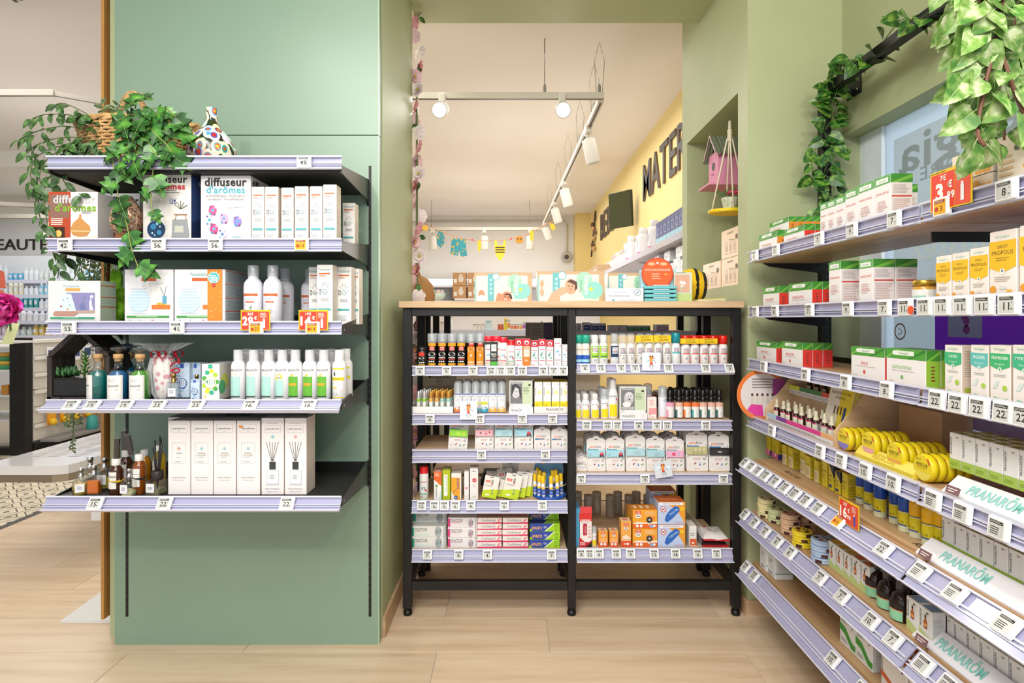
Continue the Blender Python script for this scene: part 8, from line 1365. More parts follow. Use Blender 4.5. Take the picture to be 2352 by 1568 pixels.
ring = ramp(nt, vo.outputs['Distance'], ((0, '#d8b83a'), (.14, '#c4522c'), (.3, '#4f8fb8'), (.42, '#e6e0d0'), (.70, '#2c3424'))); ring.color_ramp.interpolation = 'CONSTANT'; mx = N(nt, 'ShaderNodeMix', data_type='RGBA'); mx.blend_type = 'SOFT_LIGHT'; mx.inputs['Factor'].default_value = .85; L(ring.outputs[0], mx.inputs['A']); L(vo.outputs['Color'], mx.inputs['B']); L(mx.outputs['Result'], b.inputs['Base Color'])
m = MB(); m.lathe([(.03, 0), (.06, .012), (.079, .045), (.078, .07), (.058, .1), (.03, .122), (.019, .14), (.0165, .165), (.018, .172), (.014, .172)], VASE, 34); o = put('vase', m.build('vase'), None, (xs(486, 2.1), 2.1, 1.816)); o.scale = (1.08, 1.0, 1.43); tag(o, 'round ceramic bottle vase painted with dense multicoloured flowers', 'vase')
lp = thing('trailing_plant', 'glossy dark green plant spilling over the left end of the basket', 'plant')
for L_, n_ in (([(255, 300), (200, 262), (150, 238), (128, 240)], 12), ([(255, 305), (180, 268), (110, 262), (75, 272)], 15), ([(250, 315), (160, 290), (90, 300), (45, 320)], 15), ([(240, 320), (150, 315), (90, 330), (60, 352)], 14), ([(235, 330), (140, 335), (85, 360), (70, 400), (80, 430)], 15), ([(230, 330), (130, 350), (92, 395), (100, 450), (108, 510), (118, 565), (128, 600)], 20), ([(200, 330), (150, 360), (140, 400), (165, 440), (190, 446)], 13), ([(190, 340), (120, 385), (125, 440), (138, 470)], 10), ([(250, 310), (215, 280), (190, 262)], 8), ([(120, 400), (95, 430), (88, 480), (102, 530)], 9), ([(160, 575), (140, 600), (132, 640)], 5), ([(150, 572), (185, 600), (170, 640)], 5), ([(240, 335), (200, 345), (178, 372)], 7), ([(235, 325), (175, 322), (150, 345)], 8)):
    vine(lp, 'dark', V(L_, 2.03, -.012), n_, .045, .008)
for L_ in ([(250, 300), (240, 262), (232, 240)], [(255, 300), (262, 262), (275, 240)], [(245, 300), (222, 285), (205, 272)], [(270, 300), (262, 275), (245, 262)], [(240, 320), (238, 345), (230, 350)]): vine(lp, 'sed', V(L_, 2.02), 12, .028, .002, down=.0)
iv = thing('ivy_plant', 'bright ivy trailing from the basket down across the shelves', 'plant')
for L_, n_ in (([(320, 262), (300, 290), (280, 340), (270, 400), (272, 455), (290, 510), (302, 570), (318, 615)], 13), ([(330, 250), (340, 320), (352, 380), (346, 430), (350, 490)], 8), ([(310, 250), (318, 225), (330, 214)], 4), ([(330, 250), (365, 262), (395, 285), (412, 300)], 8), ([(320, 270), (300, 262), (280, 275)], 5), ([(325, 262), (350, 300), (385, 335), (398, 362)], 8), ([(320, 280), (322, 330), (310, 365), (300, 392)], 7), ([(330, 290), (345, 335), (372, 372)], 5), ([(300, 280), (290, 310), (262, 350), (262, 395)], 6), ([(345, 250), (380, 248), (402, 268)], 5)):
    vine(iv, 'ivy', V(L_, 1.925), max(3, int(n_*.8)), .066, .01, '#8a9a4c', .002)
hp_ = thing('hanging_plant', 'brownish green hanging plant behind the night lamp carton', 'plant')
for x in (186, 205, 222, 236): vine(hp_, 'sed', V([(x, 568), (x+3, 600), (x-2, 645)], 2.35), 22, .026, .002, down=.2)
hs_ = thing('hanging_plant', 'beaded succulent strand hanging below the fourth left shelf', 'plant')
for x, y1 in ((152, 975), (166, 1035), (182, 970)): vine(hs_, 'sed', V([(x, 940), (x+2, 970), (x+1, y1)], 2.2), 26 if y1 > 1000 else 14, .016, .001, down=.1)
# garland on the black frame
gl = thing('leaf_garland', 'dark green heart-leaf garland wound around the black upright and bar', 'garland')
B = lambda Y, z: (1.332, Y, z)
vine(gl, 'pothos', [(1.30, 2.44, 1.76), (1.35, 2.43, 1.84), (1.31, 2.43, 1.92), (1.36, 2.43, 2.0), (1.31, 2.43, 2.08), (1.35, 2.43, 2.16), (1.32, 2.43, 2.24), (1.34, 2.40, 2.30), (1.32, 2.3, 2.30)], 44, .062, .018, '#4f7a2c', .0016)
vine(gl, 'pothos', [(1.34, 2.42, 2.2), (1.33, 2.3, 2.32), (1.32, 2.15, 2.26), (1.34, 2.0, 2.33), (1.31, 1.85, 2.26), (1.34, 1.7, 2.33), (1.31, 1.55, 2.27)], 40, .062, .02, '#4f7a2c', .0016, .3)
vine(gl, 'pothos', [(1.28, 2.44, 2.02), (1.25, 2.42, 1.96), (1.27, 2.44, 1.90)], 5, .06, .015, '#4f7a2c'); vine(gl, 'pothos', [(1.33, 2.44, 1.82), (1.29, 2.42, 1.72), (1.32, 2.42, 1.62)], 8, .058, .015, '#4f7a2c')
bp_ = thing('hanging_plant', 'large pale variegated plant hanging from the upper right bar', 'plant'); rs = random.Random(4)
for k in range(17):
    x0 = 2190+rs.random()*230; y0 = rs.uniform(-120, 40); x1 = x0+rs.uniform(-40, 40); y1 = y0+rs.uniform(180, 330)*(1 if x0 > 2230 else .6); Y = rs.uniform(1.12, 1.35)
    vine(bp_, 'var', [at(x0, y0, Y), at((x0+x1)/2+15, (y0+y1)/2, Y), at(x1, min(y1, 330), Y)], 9, .062, .02, '#7a5340', .0022)
for L_ in ([(2300, -100), (2290, 60), (2320, 180), (2352, 260)], [(2320, -100), (2285, 100), (2262, 200), (2245, 300), (2262, 335)]): vine(bp_, 'var', V(L_, 1.13), 11, .06, .02, '#7a5340', .004)
# flower garland at the back edge of the opening
fg = thing('flower_garland', 'tall garland of pink and white silk flowers on the opening edge', 'garland'); m = MB(); m.tube([(-.515, 3.12, .2+k*.27) for k in range(10)], .006, '#5c6a3c', 6); put('stem', m.build('stem'), fg)
def bloom(c, c2):
    q = MB(); rs_ = random.Random(hash(c) % 99)
    for ring_, (nn, rr_, tz) in enumerate(((7, .038, .2), (6, .028, .7), (4, .016, 1.4))):
        for k in range(nn):
            a = 2*PI*k/nn+ring_; d = Vector((math.cos(a), math.sin(a), tz)).normalized(); s_ = Vector((-math.sin(a), math.cos(a), 0))
            q.add([(0, 0, 0), d*rr_*.6+s_*rr_*.5, d*rr_+s_*rr_*.3+Vector((0, 0, rr_*.15)), d*rr_*1.1, d*rr_-s_*rr_*.3+Vector((0, 0, rr_*.15)), d*rr_*.6-s_*rr_*.5], [(0, 1, 2, 3), (0, 3, 4, 5)], c, True)
    q.ball((0, 0, .01), .007, c2, 8, 6); return q.build('flower')
BL = [bloom('#e6a3ae', '#d8b84a'), bloom('#eadcdc', '#c9b84a'), bloom('#e8c4cc', '#cfa84a')]
for k in range(38):
    z = .25+k*.073; o = put('flower', BL[(k*7) % 3], fg, (-.512+.012*math.sin(k*2.1), 3.10+.03*math.cos(k*1.7), z), (PI/2+.3*math.sin(k), .5*math.cos(k*1.3), k)); o.scale = (1.05, 1.05, 1.05)
    if k % 4 == 0: o2 = put('leaf', LM['dark'], fg, (-.50, 3.09, z+.03), (1.2, .4*k, .3)); o2.scale = (.05, .05, .05)
# ------------------------------------------------------------------ back room behind the stand
bs = thing('wall_shelf', 'white shelf running along the yellow wall above the counter', 'shelf', (0, 0, 0))
m = MB(); m.box(1.06, XY-.002, 3.56, 6.7, 1.80, 1.83, '#e2e0e4', .002); put('board', m.build('board'), bs)
m = MB(); m.box(1.045, 1.058, 3.56, 6.7, 1.80, 1.845, M_RAIL2); put('price_rail', m.build('price_rail'), bs)
m = MB(); m.box(XY-.012, XY-.001, 3.56, 8.9, 1.35, 2.12, '#e6e5e6'); put('back_panel', m.build('back_panel'), bs)
for y_ in (3.6, 5.1, 6.6): m = MB(); m.add([(1.1, y_, 1.80), (XY-.01, y_, 1.80), (XY-.01, y_, 1.70)]+[(1.1, y_+.004, 1.80), (XY-.01, y_+.004, 1.80), (XY-.01, y_+.004, 1.70)], [(0, 1, 2), (3, 5, 4), (0, 2, 5, 3)], '#d8d6da'); put('shelf_bracket', m.build('shelf_bracket'), bs)
m = MB(); m.box(1.08, XY-.02, 3.56, 8.9, 1.56, 1.585, '#dfdde0', .002); put('lower_board', m.build('lower_board'), bs)
des('night_blue_carton', [R(0, 0, 1, .34, '#9ccfe4'), ('c', .5, .62, .3, '#33438a'), ('o', .5, .62, .3, .04, '#c9d4ee'), ('c', .4, .2, .06, '#e6d84a')], col='#27357a')
for k in range(8): box_at('night_blue_carton', 1.075, 4.33-k*.098, 1.8305, .095, .12, .18, 'dark blue carton', 'back room wall shelf', rz=-PI/2, key=-(4.33-k*.098))
bottle('pinkbase', [(.05, 0), (.052, .01), (.052, .17), (.04, .2), (.03, .205)], P('#e6e4e8', .3), [(.032, .205), (.034, .207), (.034, .25), (.03, .255)], P('#e8e6e8', .3), [R(0, 0, 1, .24, '#d32a80'), R(.05, .5, .6, .85, '#8fa4cc'), ('k', .1, .3, .8, .46, 2, '#a9a4ae'), R(.66, .06, .85, .2, '#d9d9de')], .052, (.004, .17), .12)
for k, (px, xx) in enumerate(((1450, 1.13), (1477, 1.13), (1503, 1.13), (1440, 1.2), (1468, 1.2), (1494, 1.2))): bput('pinkbase', (xx, xx*F/(px-CX), 1.8305), 'white bottle with pink base', 'back room wall shelf', 'bottle', 'bottle', 0 if xx < 1.15 else 1, -xx*F/(px-CX), rot=(0, 0, -PI/2))
for k in range(4): m = MB(); m.ball((0, 0, .07), .07, '#e0dcd8', 8, 6, .8, 1, 1, wob=.5); m.ball((0, .02, .15), .04, '#d4b8b4' if k % 2 else '#cfd4cc', 8, 6, wob=.5); o = put('soft_toy', m.build('soft_toy'), None, (1.15, 5.75+k*.24, 1.832)); reg(o, 'small pale soft toy', 'back room wall shelf', 'toy', 0, -o.location.y)
for k in range(9): box_at('plain_white', 1.10, 4.95-k*.165, 1.5855, .155, .14, .10 if k % 3 else .12, 'grey-white baby milk carton', 'below the back room wall shelf', rz=-PI/2, key=-(4.95-k*.165))
for k in range(3): box_at('plain_white', 1.10, 4.5-k*.3, 1.7065, .15, .14, .07, 'grey-white carton on top of the row', 'below the back room wall shelf', rz=-PI/2, key=-(4.5-k*.3))
des('baby_set', [('c', .5, .5, .3, '#c9dcb8', 1.3), ('k', .2, .75, .8, .9, 2, '#b8b49c'), R(0, .93, 1, 1, '#d8b88c')], col='#e6e4d4', sidecol='#dcd8c4')
for k in range(5): box_at('baby_set', 1.06, 9.6-k*.44, 1.5855, .40, .25, .34-.02*k, 'white and green baby set carton', 'far end of the yellow wall', rz=-PI/2, key=-(9.6-k*.44))
m = MB(); m.box(1.01, XY-.1, 6.9, 7.7, 1.5855, 1.95, '#c9a884', .004); m.box(1.0, 1.01, 6.95, 7.65, 1.62, 1.9, '#dfd8c8'); o = put('wooden_case', m.build('wooden_case')); tag(o, 'open wooden case leaning on the far wall shelf', 'case')
# far display wall
bw_ = thing('display_cabinet', 'long white back-lit cabinet against the far back wall', 'cabinet', (0, 0, 0))
m = MB(); m.box(-1.85, .95, 10.45, 10.74, 0, 2.02, '#e9eaec', .003); put('body', m.build('body'), bw_)
for z in (1.62, 1.88, 1.36): m = MB(); m.box(-1.85, .95, 10.1, 10.449, z-.03, z, '#dedcea'); put('shelf', m.build('shelf'), bw_)
m = MB(); m.box(-1.8, .9, 10.40, 10.43, 2.0, 2.015, P('#f4f6ff', .5, emit=6)); put('light_strip', m.build('light_strip'), bw_)
for k, (px, py) in enumerate(((1040, 656), (1074, 656), (1040, 628), (1074, 628))):
    Y = 10.05; w_ = .235; o = put('gift_carton', carton_mesh('kraft_bear', w_, .2, .22), None, (xs(px, Y), Y-.0, (1.8805 if k > 1 else 1.655)+(0 if k < 2 else .0))); tag(o, ['lower left', 'lower right', 'upper left', 'upper right'][k]+' kraft gift carton with white teddy in the far cabinet', 'carton')
m = MB(); m.box(-.04, .3, 10.1, 10.3, 1.8805, 1.93, '#cfd8b8', .01); o = put('book', m.build('book')); tag(o, 'flat pale green book lying in the far cabinet', 'book')
m = MB(); m.box(-1.0, -.5, 10.0, 10.3, 1.62, 1.654, '#dcdae2')
o = put('riser', m.build('riser')); tag(o, 'white riser tray under the teddy cartons', 'riser')
m = MB(); m.box(0, .19, 0, .05, 0, .16, '#c9a070', .004); m.box(.03, .16, -.002, 0, .03, .13, '#e9e4dc'); o = put('picture', m.build('picture'), None, (xs(1108, 10.1), 10.12, 1.8805)); tag(o, 'small wooden picture frame beside the teddy cartons', 'frame')
def bear(o_name, loc, s_, col, desc):
    q = MB(); q.ball((0, 0, .06), .06, col, 12, 10); q.ball((0, -.01, .145), .045, col, 12, 10)
    for sx in (-1, 1): q.ball((sx*.035, 0, .185), .016, col, 8, 6); q.ball((sx*.055, -.04, .03), .024, col, 8, 6); q.ball((sx*.06, -.02, .09), .02, col, 8, 6)
    q.ball((0, -.05, .135), .016, '#d8c0a0', 8, 6); o_ = put(o_name, q.build(o_name), None, loc); o_.scale = (s_,)*3; return tag(o_, desc, 'toy')
bear('teddy_bear', (xs(1293, 10.2), 10.2, 1.8805), 1.0, '#8a5c30', 'brown teddy bear sitting at the end of the far cabinet')
for k, (px, c) in enumerate(((1012, '#9cc4b8'), (1022, '#a9ccc8'), (1034, '#b4d4d4'), (1003, '#8fbcb0'))): m = MB(); m.lathe([(.04, 0), (.045, .02), (.045, .13), (.02, .16), (.02, .2)], c, 12); o = put('bottle', m.build('bottle'), None, (xs(px, 10.25), 10.25, 1.3605)); reg(o, 'pale green bottle', 'far cabinet lower shelf', 'bottle')
for k, px in enumerate((1050, 1076)): m = MB(); m.X = Matrix.Rotation(PI/2, 4, 'X'); m.lathe([(.075, 0), (.09, .012), (.03, .02)], '#c9ccd0', 18); m.X = None; o = put('plate', m.build('plate'), None, (xs(px, 10.25), 10.25, 1.452)); reg(o, 'round silver patterned plate', 'far cabinet lower shelf', 'plate')
o = put('basket', (lambda q: (q.lathe([(.1, 0), (.15, .04), (.17, .13), (.15, .13)], '#cfe0d8', 14), [q.ball((.09*math.cos(k), .06*math.sin(k), .15), .05, ['#e6e0dc', '#bcd8d0', '#e8c9c0'][k % 3], 8, 6) for k in range(7)], q.build('basket'))[-1])(MB()), None, (xs(1004, 10.2), 10.2, 1.6205)); tag(o, 'pale basket full of small soft things in the far cabinet', 'basket')
# garland of baby clothes
gc = thing('clothes_garland', 'string of baby clothes sagging before the far white wall', 'garland'); YG = 8.9
sp = [(950, 503), (975, 513), (1012, 531), (1057, 547), (1101, 553), (1149, 553), (1193, 545), (1221, 533), (1262, 512), (1285, 500)]
m = MB(); m.tube([at(x, y, YG) for x, y in sp], .006, '#c98a6a', 5); put('string', m.build('string'), gc)
def cloth(pts, px, py, col, decs=(), sc=1.0, d_=.02, nm='garment'):
    q = MB(); c = at(px, py, YG); k = YG/F*sc; q.prism([(c.x+x*k, c.z-y*k) for x, y in pts], YG-d_/2, YG+d_/2, col)
    for dd in decs: q.prism([(c.x+x*k, c.z-y*k) for x, y in dd[0]], YG-d_/2-.004, YG-d_/2-.001, dd[1])
    put(nm, q.build(nm), gc)
DUCK, nt, b = nodes_mat('duck_print_cotton', .8); L = nt.links.new; tcn = N(nt, 'ShaderNodeTexCoord'); vo = N(nt, 'ShaderNodeTexVoronoi', Scale=22.0); L(tcn.outputs['Object'], vo.inputs['Vector']); r_ = ramp(nt, vo.outputs['Distance'], ((0, '#e0b02a'), (.30, '#d99a2a'), (.34, '#3f97a4'), (1, '#3a8c98'))); L(r_.outputs[0], b.inputs['Base Color'])
cloth([(-4, 0), (4, 0), (9, 14), (8, 28), (0, 38), (-8, 30), (-9, 14)], 1012, 531, DUCK, nm='bib'); cloth([(-16, 0), (15, 3), (19, 40), (4, 43), (1, 28), (-3, 40), (-20, 36)], 1054, 547, DUCK, nm='shorts')
cloth([(-5, 0), (4, 0), (4, 14), (2, 24), (-3, 24), (-3, 14)], 1101, 553, '#e8bc2a', nm='sock'); cloth([(-5, 0), (4, 0), (5, 14), (2, 24), (-3, 22), (-4, 12)], 1221, 530, '#e8bc2a', nm='sock'); cloth([(-4, 0), (5, 2), (10, 10), (6, 18), (-1, 12)], 1266, 512, '#e8c42a', nm='sock'); cloth([(-7, 0), (7, 2), (7, 14), (-8, 12)], 975, 516, '#e8bc4a', nm='sock')
cloth([(-13, -3), (-8, -3), (-6, 8), (6, 8), (9, -3), (13, -3), (12, 14), (10, 28), (3, 42), (-3, 43), (-11, 28), (-13, 12)], 1149, 555, '#ecc42e', [([(-11, y0), (10, y0), (10, y0+2.4), (-11, y0+2.4)], K) for y0 in (12, 17.5, 23)], nm='romper')
cloth([(-8, 0), (-3, -3), (3, -3), (8, 0), (9, 10), (3, 14), (-3, 14), (-9, 10)], 1193, 545, '#c98a2a', [([(-5, 2), (-2, 2), (-2, 5), (-5, 5)], K), ([(2, 2), (5, 2), (5, 5), (2, 5)], K)], nm='bear_charm')
for px, py in ((1085, 551), (1174, 548)): cloth([(-2, -2), (2, -2), (2, 2), (-2, 2)], px, py, '#d8486a', nm='peg')
# low white display seen between the stand shelves
ld = thing('low_display', 'low white display shelf seen through the gaps of the black stand', 'display', (0, 0, 0)); YL_ = 4.75
m = MB(); m.box(-1.3, .75, YL_+.2, YL_+.24, 0, 1.33, '#d9d2cb', .002); put('back_panel', m.build('back_panel'), ld)
for z in (1.205, .9, .6, .3): m = MB(); m.box(-1.3, .75, YL_, YL_+.199, z-.022, z, '#dedce8', .002); m.box(-1.3, .75, YL_-.003, YL_-.0005, z-.045, z+.004, M_RAIL2); put('shelf', m.build('shelf'), ld)
sm_ = [(1010, 12, 22, '#e0cfc8'), (1034, 9, 28, '#e6eae8'), (1084, 14, 16, '#e8dcd4'), (1098, 7, 16, '#e8dcd4'), (1106, 7, 16, '#e8dcd4'), (1115, 15, 24, '#c9dfe2'), (1143, 7, 14, '#c9552a'), (1150, 7, 14, '#c9552a'), (1158, 8, 27, '#e3c62a'), (1166, 7, 27, '#e08a2a'), (1173, 7, 17, '#e2763a'), (1180, 7, 17, '#d8502c'), (1187, 7, 17, '#e08a3a'), (1194, 7, 17, '#e2a03a'), (1200, 8, 21, '#a45cb4'), (1208, 8, 21, '#a45cb4'), (1217, 7, 17, '#d8a4cc'), (1224, 7, 17, '#d8a4cc'), (1233, 8, 16, '#c9d8a4'), (1241, 7, 24, '#e69ac0'), (1249, 9, 16, '#e4b8cc'), (1259, 8, 22, '#a4c4dc')]
for k, (px, w_, h_, c) in enumerate(sm_):
    Y = YL_+.03; q = MB(); kk = Y/F
    if k == 1: q.lathe([(.018, 0), (.02, .01), (.019, .07), (.008, .09), (.008, .1)], c, 12); q.lathe([(.01, .1), (.01, .112)], '#4f9a3a', 10)
    else: q.box(0, w_*kk*.92, 0, .05, 0, h_*kk, '#e6e2dc' if k > 8 else c, .001); q.decor([R(.08, .2, .92, .62, c), ('k', .15, .7, .85, .9, 1, GR)], w_*kk*.92, h_*kk, plane_front(), .0006)
    o = put('carton' if k != 1 else 'bottle', q.build('small_carton'), None, (xs(px, Y), Y, 1.2055)); reg(o, {'#e2763a': 'orange banded', '#d8502c': 'red banded', '#e08a3a': 'amber banded', '#a45cb4': 'purple banded', '#e3c62a': 'yellow banded'}.get(c, 'pale')+' small carton' if k != 1 else 'small white bottle with green cap', 'low white display top shelf', 'carton' if k != 1 else 'bottle')
for z in (.9,):
    for k in range(12): c = ['#8a6a52', '#b9a07c', '#a4906f', '#7f8a8c', '#c0aa8a'][(k*3+int(z*10)) % 5]; q = MB(); h_ = .10+.05*((k*7) % 3); q.box(0, .13, 0, .12, 0, h_, c, .002); q.decor([('k', .1, .3, .9, .8, 3, '#5a4c40')], .13, h_, plane_front(), .0005); o = put('carton', q.build('brown_carton'), None, (-1.2+k*.155, YL_+.03, z+.0006)); reg(o, 'brownish storage carton', 'low white display %s shelf' % {.9: 'second', .6: 'third', .3: 'bottom'}[z], 'carton')
# goods on the rear stand
m = MB(); m.box(.275, .95, 3.0, 3.34, 1.215, 1.235, '#e2e0e4'); put('shelf', m.build('shelf'), ru)
for k, (px, w_, h_, c) in enumerate(((1326, 10, 18, '#b9c4dc'), (1341, 16, 20, '#33489a'), (1360, 16, 18, '#33489a'), (1376, 16, 18, '#2f4490'), (1400, 20, 14, '#e6d4d4'), (1424, 16, 14, '#e2c8d0'), (1442, 16, 13, '#2f8f4a'), (1460, 16, 13, '#2f8f4a'), (1478, 16, 13, '#2f8f4a'), (1508, 28, 15, '#e4b0c4'))):
    Y = 3.03; q = MB(); kk = Y/F; q.box(0, w_*kk, 0, .08, 0, h_*kk, '#e4e0e2', .001); q.decor([R(.04, .1, .96, .7, c), ('k', .15, .3, .85, .5, 1, '#e6e6e6')], w_*kk, h_*kk, plane_front(), .0005)
    o = put('carton', q.build('small_carton'), None, (xs(px, Y), Y, 1.2356)); reg(o, 'small carton with %s band' % {'#33489a': 'navy', '#2f4490': 'navy', '#2f8f4a': 'green'}.get(c, 'pale'), 'rear stand top shelf', 'carton')
for z, lo, hi in ((.25, 8, 1), (.50, 7, 1)):
    for k in range(12):
        xx = (.30+.052*k) if k < 4 else (.52+.05*(k-4)); r = k % 2
        q = MB(); q.lathe([(.022, 0), (.024, .004), (.024, .09), (.021, .094)], '#cfc6bb', 14); q.lathe([(.0235, .0945), (.024, .096), (.024, .112), (.022, .114)], '#dcd5cb', 14); q.decor([('k', .1, .2, .9, .8, 4, '#8a8078')], .05, .07, cyl_map(.024, .01, .05), .0003, 4)
        o = put('jar', q.build('jar'), None, (xx, 3.08+.055*r, z+.0006)); reg(o, 'small pale jar with cream lid', 'rear stand %s shelf' % ('bottom' if z < .3 else 'second'), 'jar', r)
for z in (.80,):
    for k in range(5): q = MB(); q.box(0, .11, 0, .2, 0, .10, ['#8d6f52', '#a08262', '#7b5f48'][k % 3], .002); q.decor([('k', .1, .2, .7, .6, 2, '#4a382a')], .11, .1, plane_front(), .0005); o = put('carton', q.build('brown_carton'), None, (.29+k*.125, 3.05, z+.0006)); reg(o, 'brown shipping carton', 'rear stand %s shelf' % ('third' if z < 1 else 'fourth'), 'carton')
m = MB(); m.box(0, .135, 0, .003, 0, .085, '#8a7a68'); m.box(.09, .135, -.001, 0, 0, .085, '#3e2a44'); m.decor([T('ANODYNE', .09, .6, .1, '#5a4c40', rot=1, w=.6), ('k', .25, .2, .6, .9, 4, '#6e6052')], .135, .085, plane_front(), .0006)
o = put('header_card', m.build('header_card'), None, (xs(1207, 2.86), 2.86, ZA[0]+.105)); tag(o, 'brown header card with purple edge standing behind the sprays', 'card')
m = MB(); m.box(0, .002, 0, .002, 0, .105, '#6a5c50'); m.box(.12, .122, 0, .002, 0, .105, '#6a5c50'); m.box(-.01, .135, -.01, .03, 0, .003, '#6a5c50'); o = put('card_stand', m.build('card_stand'), None, (xs(1209, 2.86), 2.862, ZA[0]+.0006)); tag(o, 'thin stand holding the brown header card', 'stand')

# ------------------------------------------------------------------ main shop on the left
sk = thing('wall_shelving', 'white back-lit skincare wall shelving below the BEAUTE lettering', 'shelving', (0, 0, 0)); YK = 9.45
m = MB(); m.box(-8.85, -4.2, YK+.3, YK+.34, 0, 2.36, '#eceef0', .003); put('back_panel', m.build('back_panel'), sk)
SZ = [zs(642, YK), zs(676, YK), zs(706, YK), zs(736, YK), zs(770, YK)]
for z in SZ: m = MB(); m.box(-8.85, -4.2, YK, YK+.299, z-.03, z, '#e4e4ec', .002); m.box(-8.85, -4.2, YK-.004, YK-.0005, z-.06, z+.0, '#dfe0f2'); put('shelf', m.build('shelf'), sk)
for z in SZ[:3]: m = MB(); m.box(-8.8, -4.25, YK+.02, YK+.05, z-.045, z-.035, P('#f2f6ff', .5, emit=2)); put('light_strip', m.build('light_strip'), sk)
light('AREA', (-7.2, YK-.5, 2.7), 9, (.93, .97, 1), 3.0, (-7.2, YK+.2, 1.6), 'skincare_shelf_light', .3)
rs = random.Random(8); CB = [['#e6eaf0', '#dfe6ee', '#6fb8dc', '#e9ecf0', '#d4dcd8'], ['#e4e8ec', '#9ccfe0', '#4a90b8', '#d9dde0', '#e6e0c4'], ['#2a8a94', '#2f7aa8', '#3a9a9c', '#e4e8ea', '#1f6a7c'], ['#e8e6e4', '#e6e8ea', '#dfe4ea', '#e8e8e8'], ['#e2cdd8', '#dcc4d8', '#ccd8d4', '#e0c26a']]
def vial(c, h_, r_):
    q = MB(); q.lathe([(r_*.95, 0), (r_, .01), (r_, h_*.7), (r_*.5, h_*.8)], c, 12); q.lathe([(r_*.45, h_*.8), (r_*.5, h_*.82), (r_*.45, h_)], '#eceef0', 10); q.decor([R(.1, .2, .9, .7, '#e9eef2'), ('k', .2, .35, .8, .55, 2, '#8fa4b8')], r_*1.6, h_*.6, cyl_map(r_, .02, r_*1.6), .0008, 4); return q.build('shelf_bottle')
VC = {}
for i, z in enumerate(SZ):
    x = -8.75; n = 0
    while x < -6.45:
        j = (n//3+i*2) % len(CB[i]); h_ = [.17, .2, .14, .24][(n//3*3+i) % 4]*(1 if i < 3 else .95); r_ = .036 if i < 3 else .045; k = (i, j, h_)
        if k not in VC: VC[k] = vial(CB[i][j], h_, r_)
        o = put('bottle', VC[k], None, (x, YK+.08, z+.001)); reg(o, 'small skincare bottle', 'skincare wall %s shelf' % ORD[i], 'bottle'); x += r_*2+.012; n += 1
bp2 = thing('paper_flower', 'huge bright pink paper flower above the price stand', 'flower', (-4.25, 4.9, 1.365))
rs = random.Random(3)
for k in range(26):
    a = k*2.4; rr_ = .19-.005*k; q = MB(); tilt = .25+.045*k; n = 6; vs = []
    for i in range(n+1):
        for j in range(5): u = i/n; v = (j/4-.5); wv = math.sin(PI*min(1, u*.9+.1))*.17; vs.append((u*rr_, v*wv*1.3, .02*math.sin(9*v+u*7+k)+.05*u*u))
    q.add(vs, [(i*5+j, (i+1)*5+j, (i+1)*5+j+1, i*5+j+1) for i in range(n) for j in range(4)], P(['#e0359c', '#ee62b4', '#d6248c'][k % 3], .7), True)
    put('petal', q.build('petal'), bp2, (0, 0, 0), (Matrix.Rotation(PI/2-.2, 4, 'X') @ Matrix.Rotation(a, 4, 'Z') @ Matrix.Rotation(-tilt, 4, 'Y')).to_euler())
ps = thing('price_stand', 'leaning green product stand under the pink paper flower', 'stand', (0, 0, 0)); m = MB(); m.add([at(2, 790, 5.0), at(30, 790, 5.0), at(46, 742, 5.15), at(22, 742, 5.15)]+[at(2, 790, 5.02), at(30, 790, 5.02), at(46, 742, 5.17), at(22, 742, 5.17)], [(0, 1, 2, 3), (7, 6, 5, 4), (0, 4, 5, 1), (1, 5, 6, 2), (2, 6, 7, 3), (3, 7, 4, 0)], '#b9bd8c'); put('board', m.build('board'), ps); m = MB(); m.box(-4.92, -4.45, 4.95, 5.4, 1.08, 1.10, '#dcdcdc'); m.tube([(-4.5, 5.2, 1.1), (-4.3, 4.95, 1.36)], .008, '#3a6a3a'); put('top_shelf', m.build('top_shelf'), ps)
m = MB(); m.box(-4.9, -4.87, 5.3, 5.34, 0, 1.08, '#2a2a2a'); m.box(-4.9, -4.87, 4.97, 5.01, 0, 1.08, '#2a2a2a'); put('leg', m.build('leg'), ps)
for k in range(2): m = MB(); m.add([at(-8+2*k, 662+45*k, 6.5), at(14, 662+45*k, 6.5), at(10, 625+45*k, 6.5), at(-8, 615+45*k, 6.5)]+[at(-8+2*k, 662+45*k, 6.52), at(14, 662+45*k, 6.52), at(10, 625+45*k, 6.52), at(-8, 615+45*k, 6.52)], [(0, 1, 2, 3), (7, 6, 5, 4), (0, 4, 5, 1), (1, 5, 6, 2), (2, 6, 7, 3)], '#e8745c'); o = put('coral_sign', m.build('coral_sign')); tag(o, ['upper', 'lower'][k]+' coral pink sign at the left picture edge', 'sign')
# gondola
gd = thing('gondola', 'black framed gondola with white hook panel beyond the table', 'gondola', (0, 0, 0)); GX = -4.62
for a in (-4.78, -4.70): m = MB(); m.box(a, a+.078, 5.5, 5.58, 0, 1.12, M_BLACK, .003); put('post', m.build('post'), gd)
m = MB(); m.box(-6.3, -4.79, 5.52, 5.6, 0, .07, M_BLACK); m.box(-4.70, -4.62, 5.59, 7.6, 0, .10, M_BLACK); put('plinth', m.build('plinth'), gd)
for k in range(6): m = MB(); m.box(-4.665, -4.63, 5.6, 7.6, .12+k*.165, .12+k*.165+.155, '#d8d3c8', .004); m.box(-4.629, -4.612, 5.6, 7.6, .12+k*.165+.12, .12+k*.165+.15, '#e6e2da', .002); put('slat', m.build('slat'), gd)
for k in range(4): m = MB(); m.box(-6.2, -4.79, 5.62, 6.2, .3+k*.24, .32+k*.24, '#e6e4e2', .002); put('shelf', m.build('shelf'), gd)
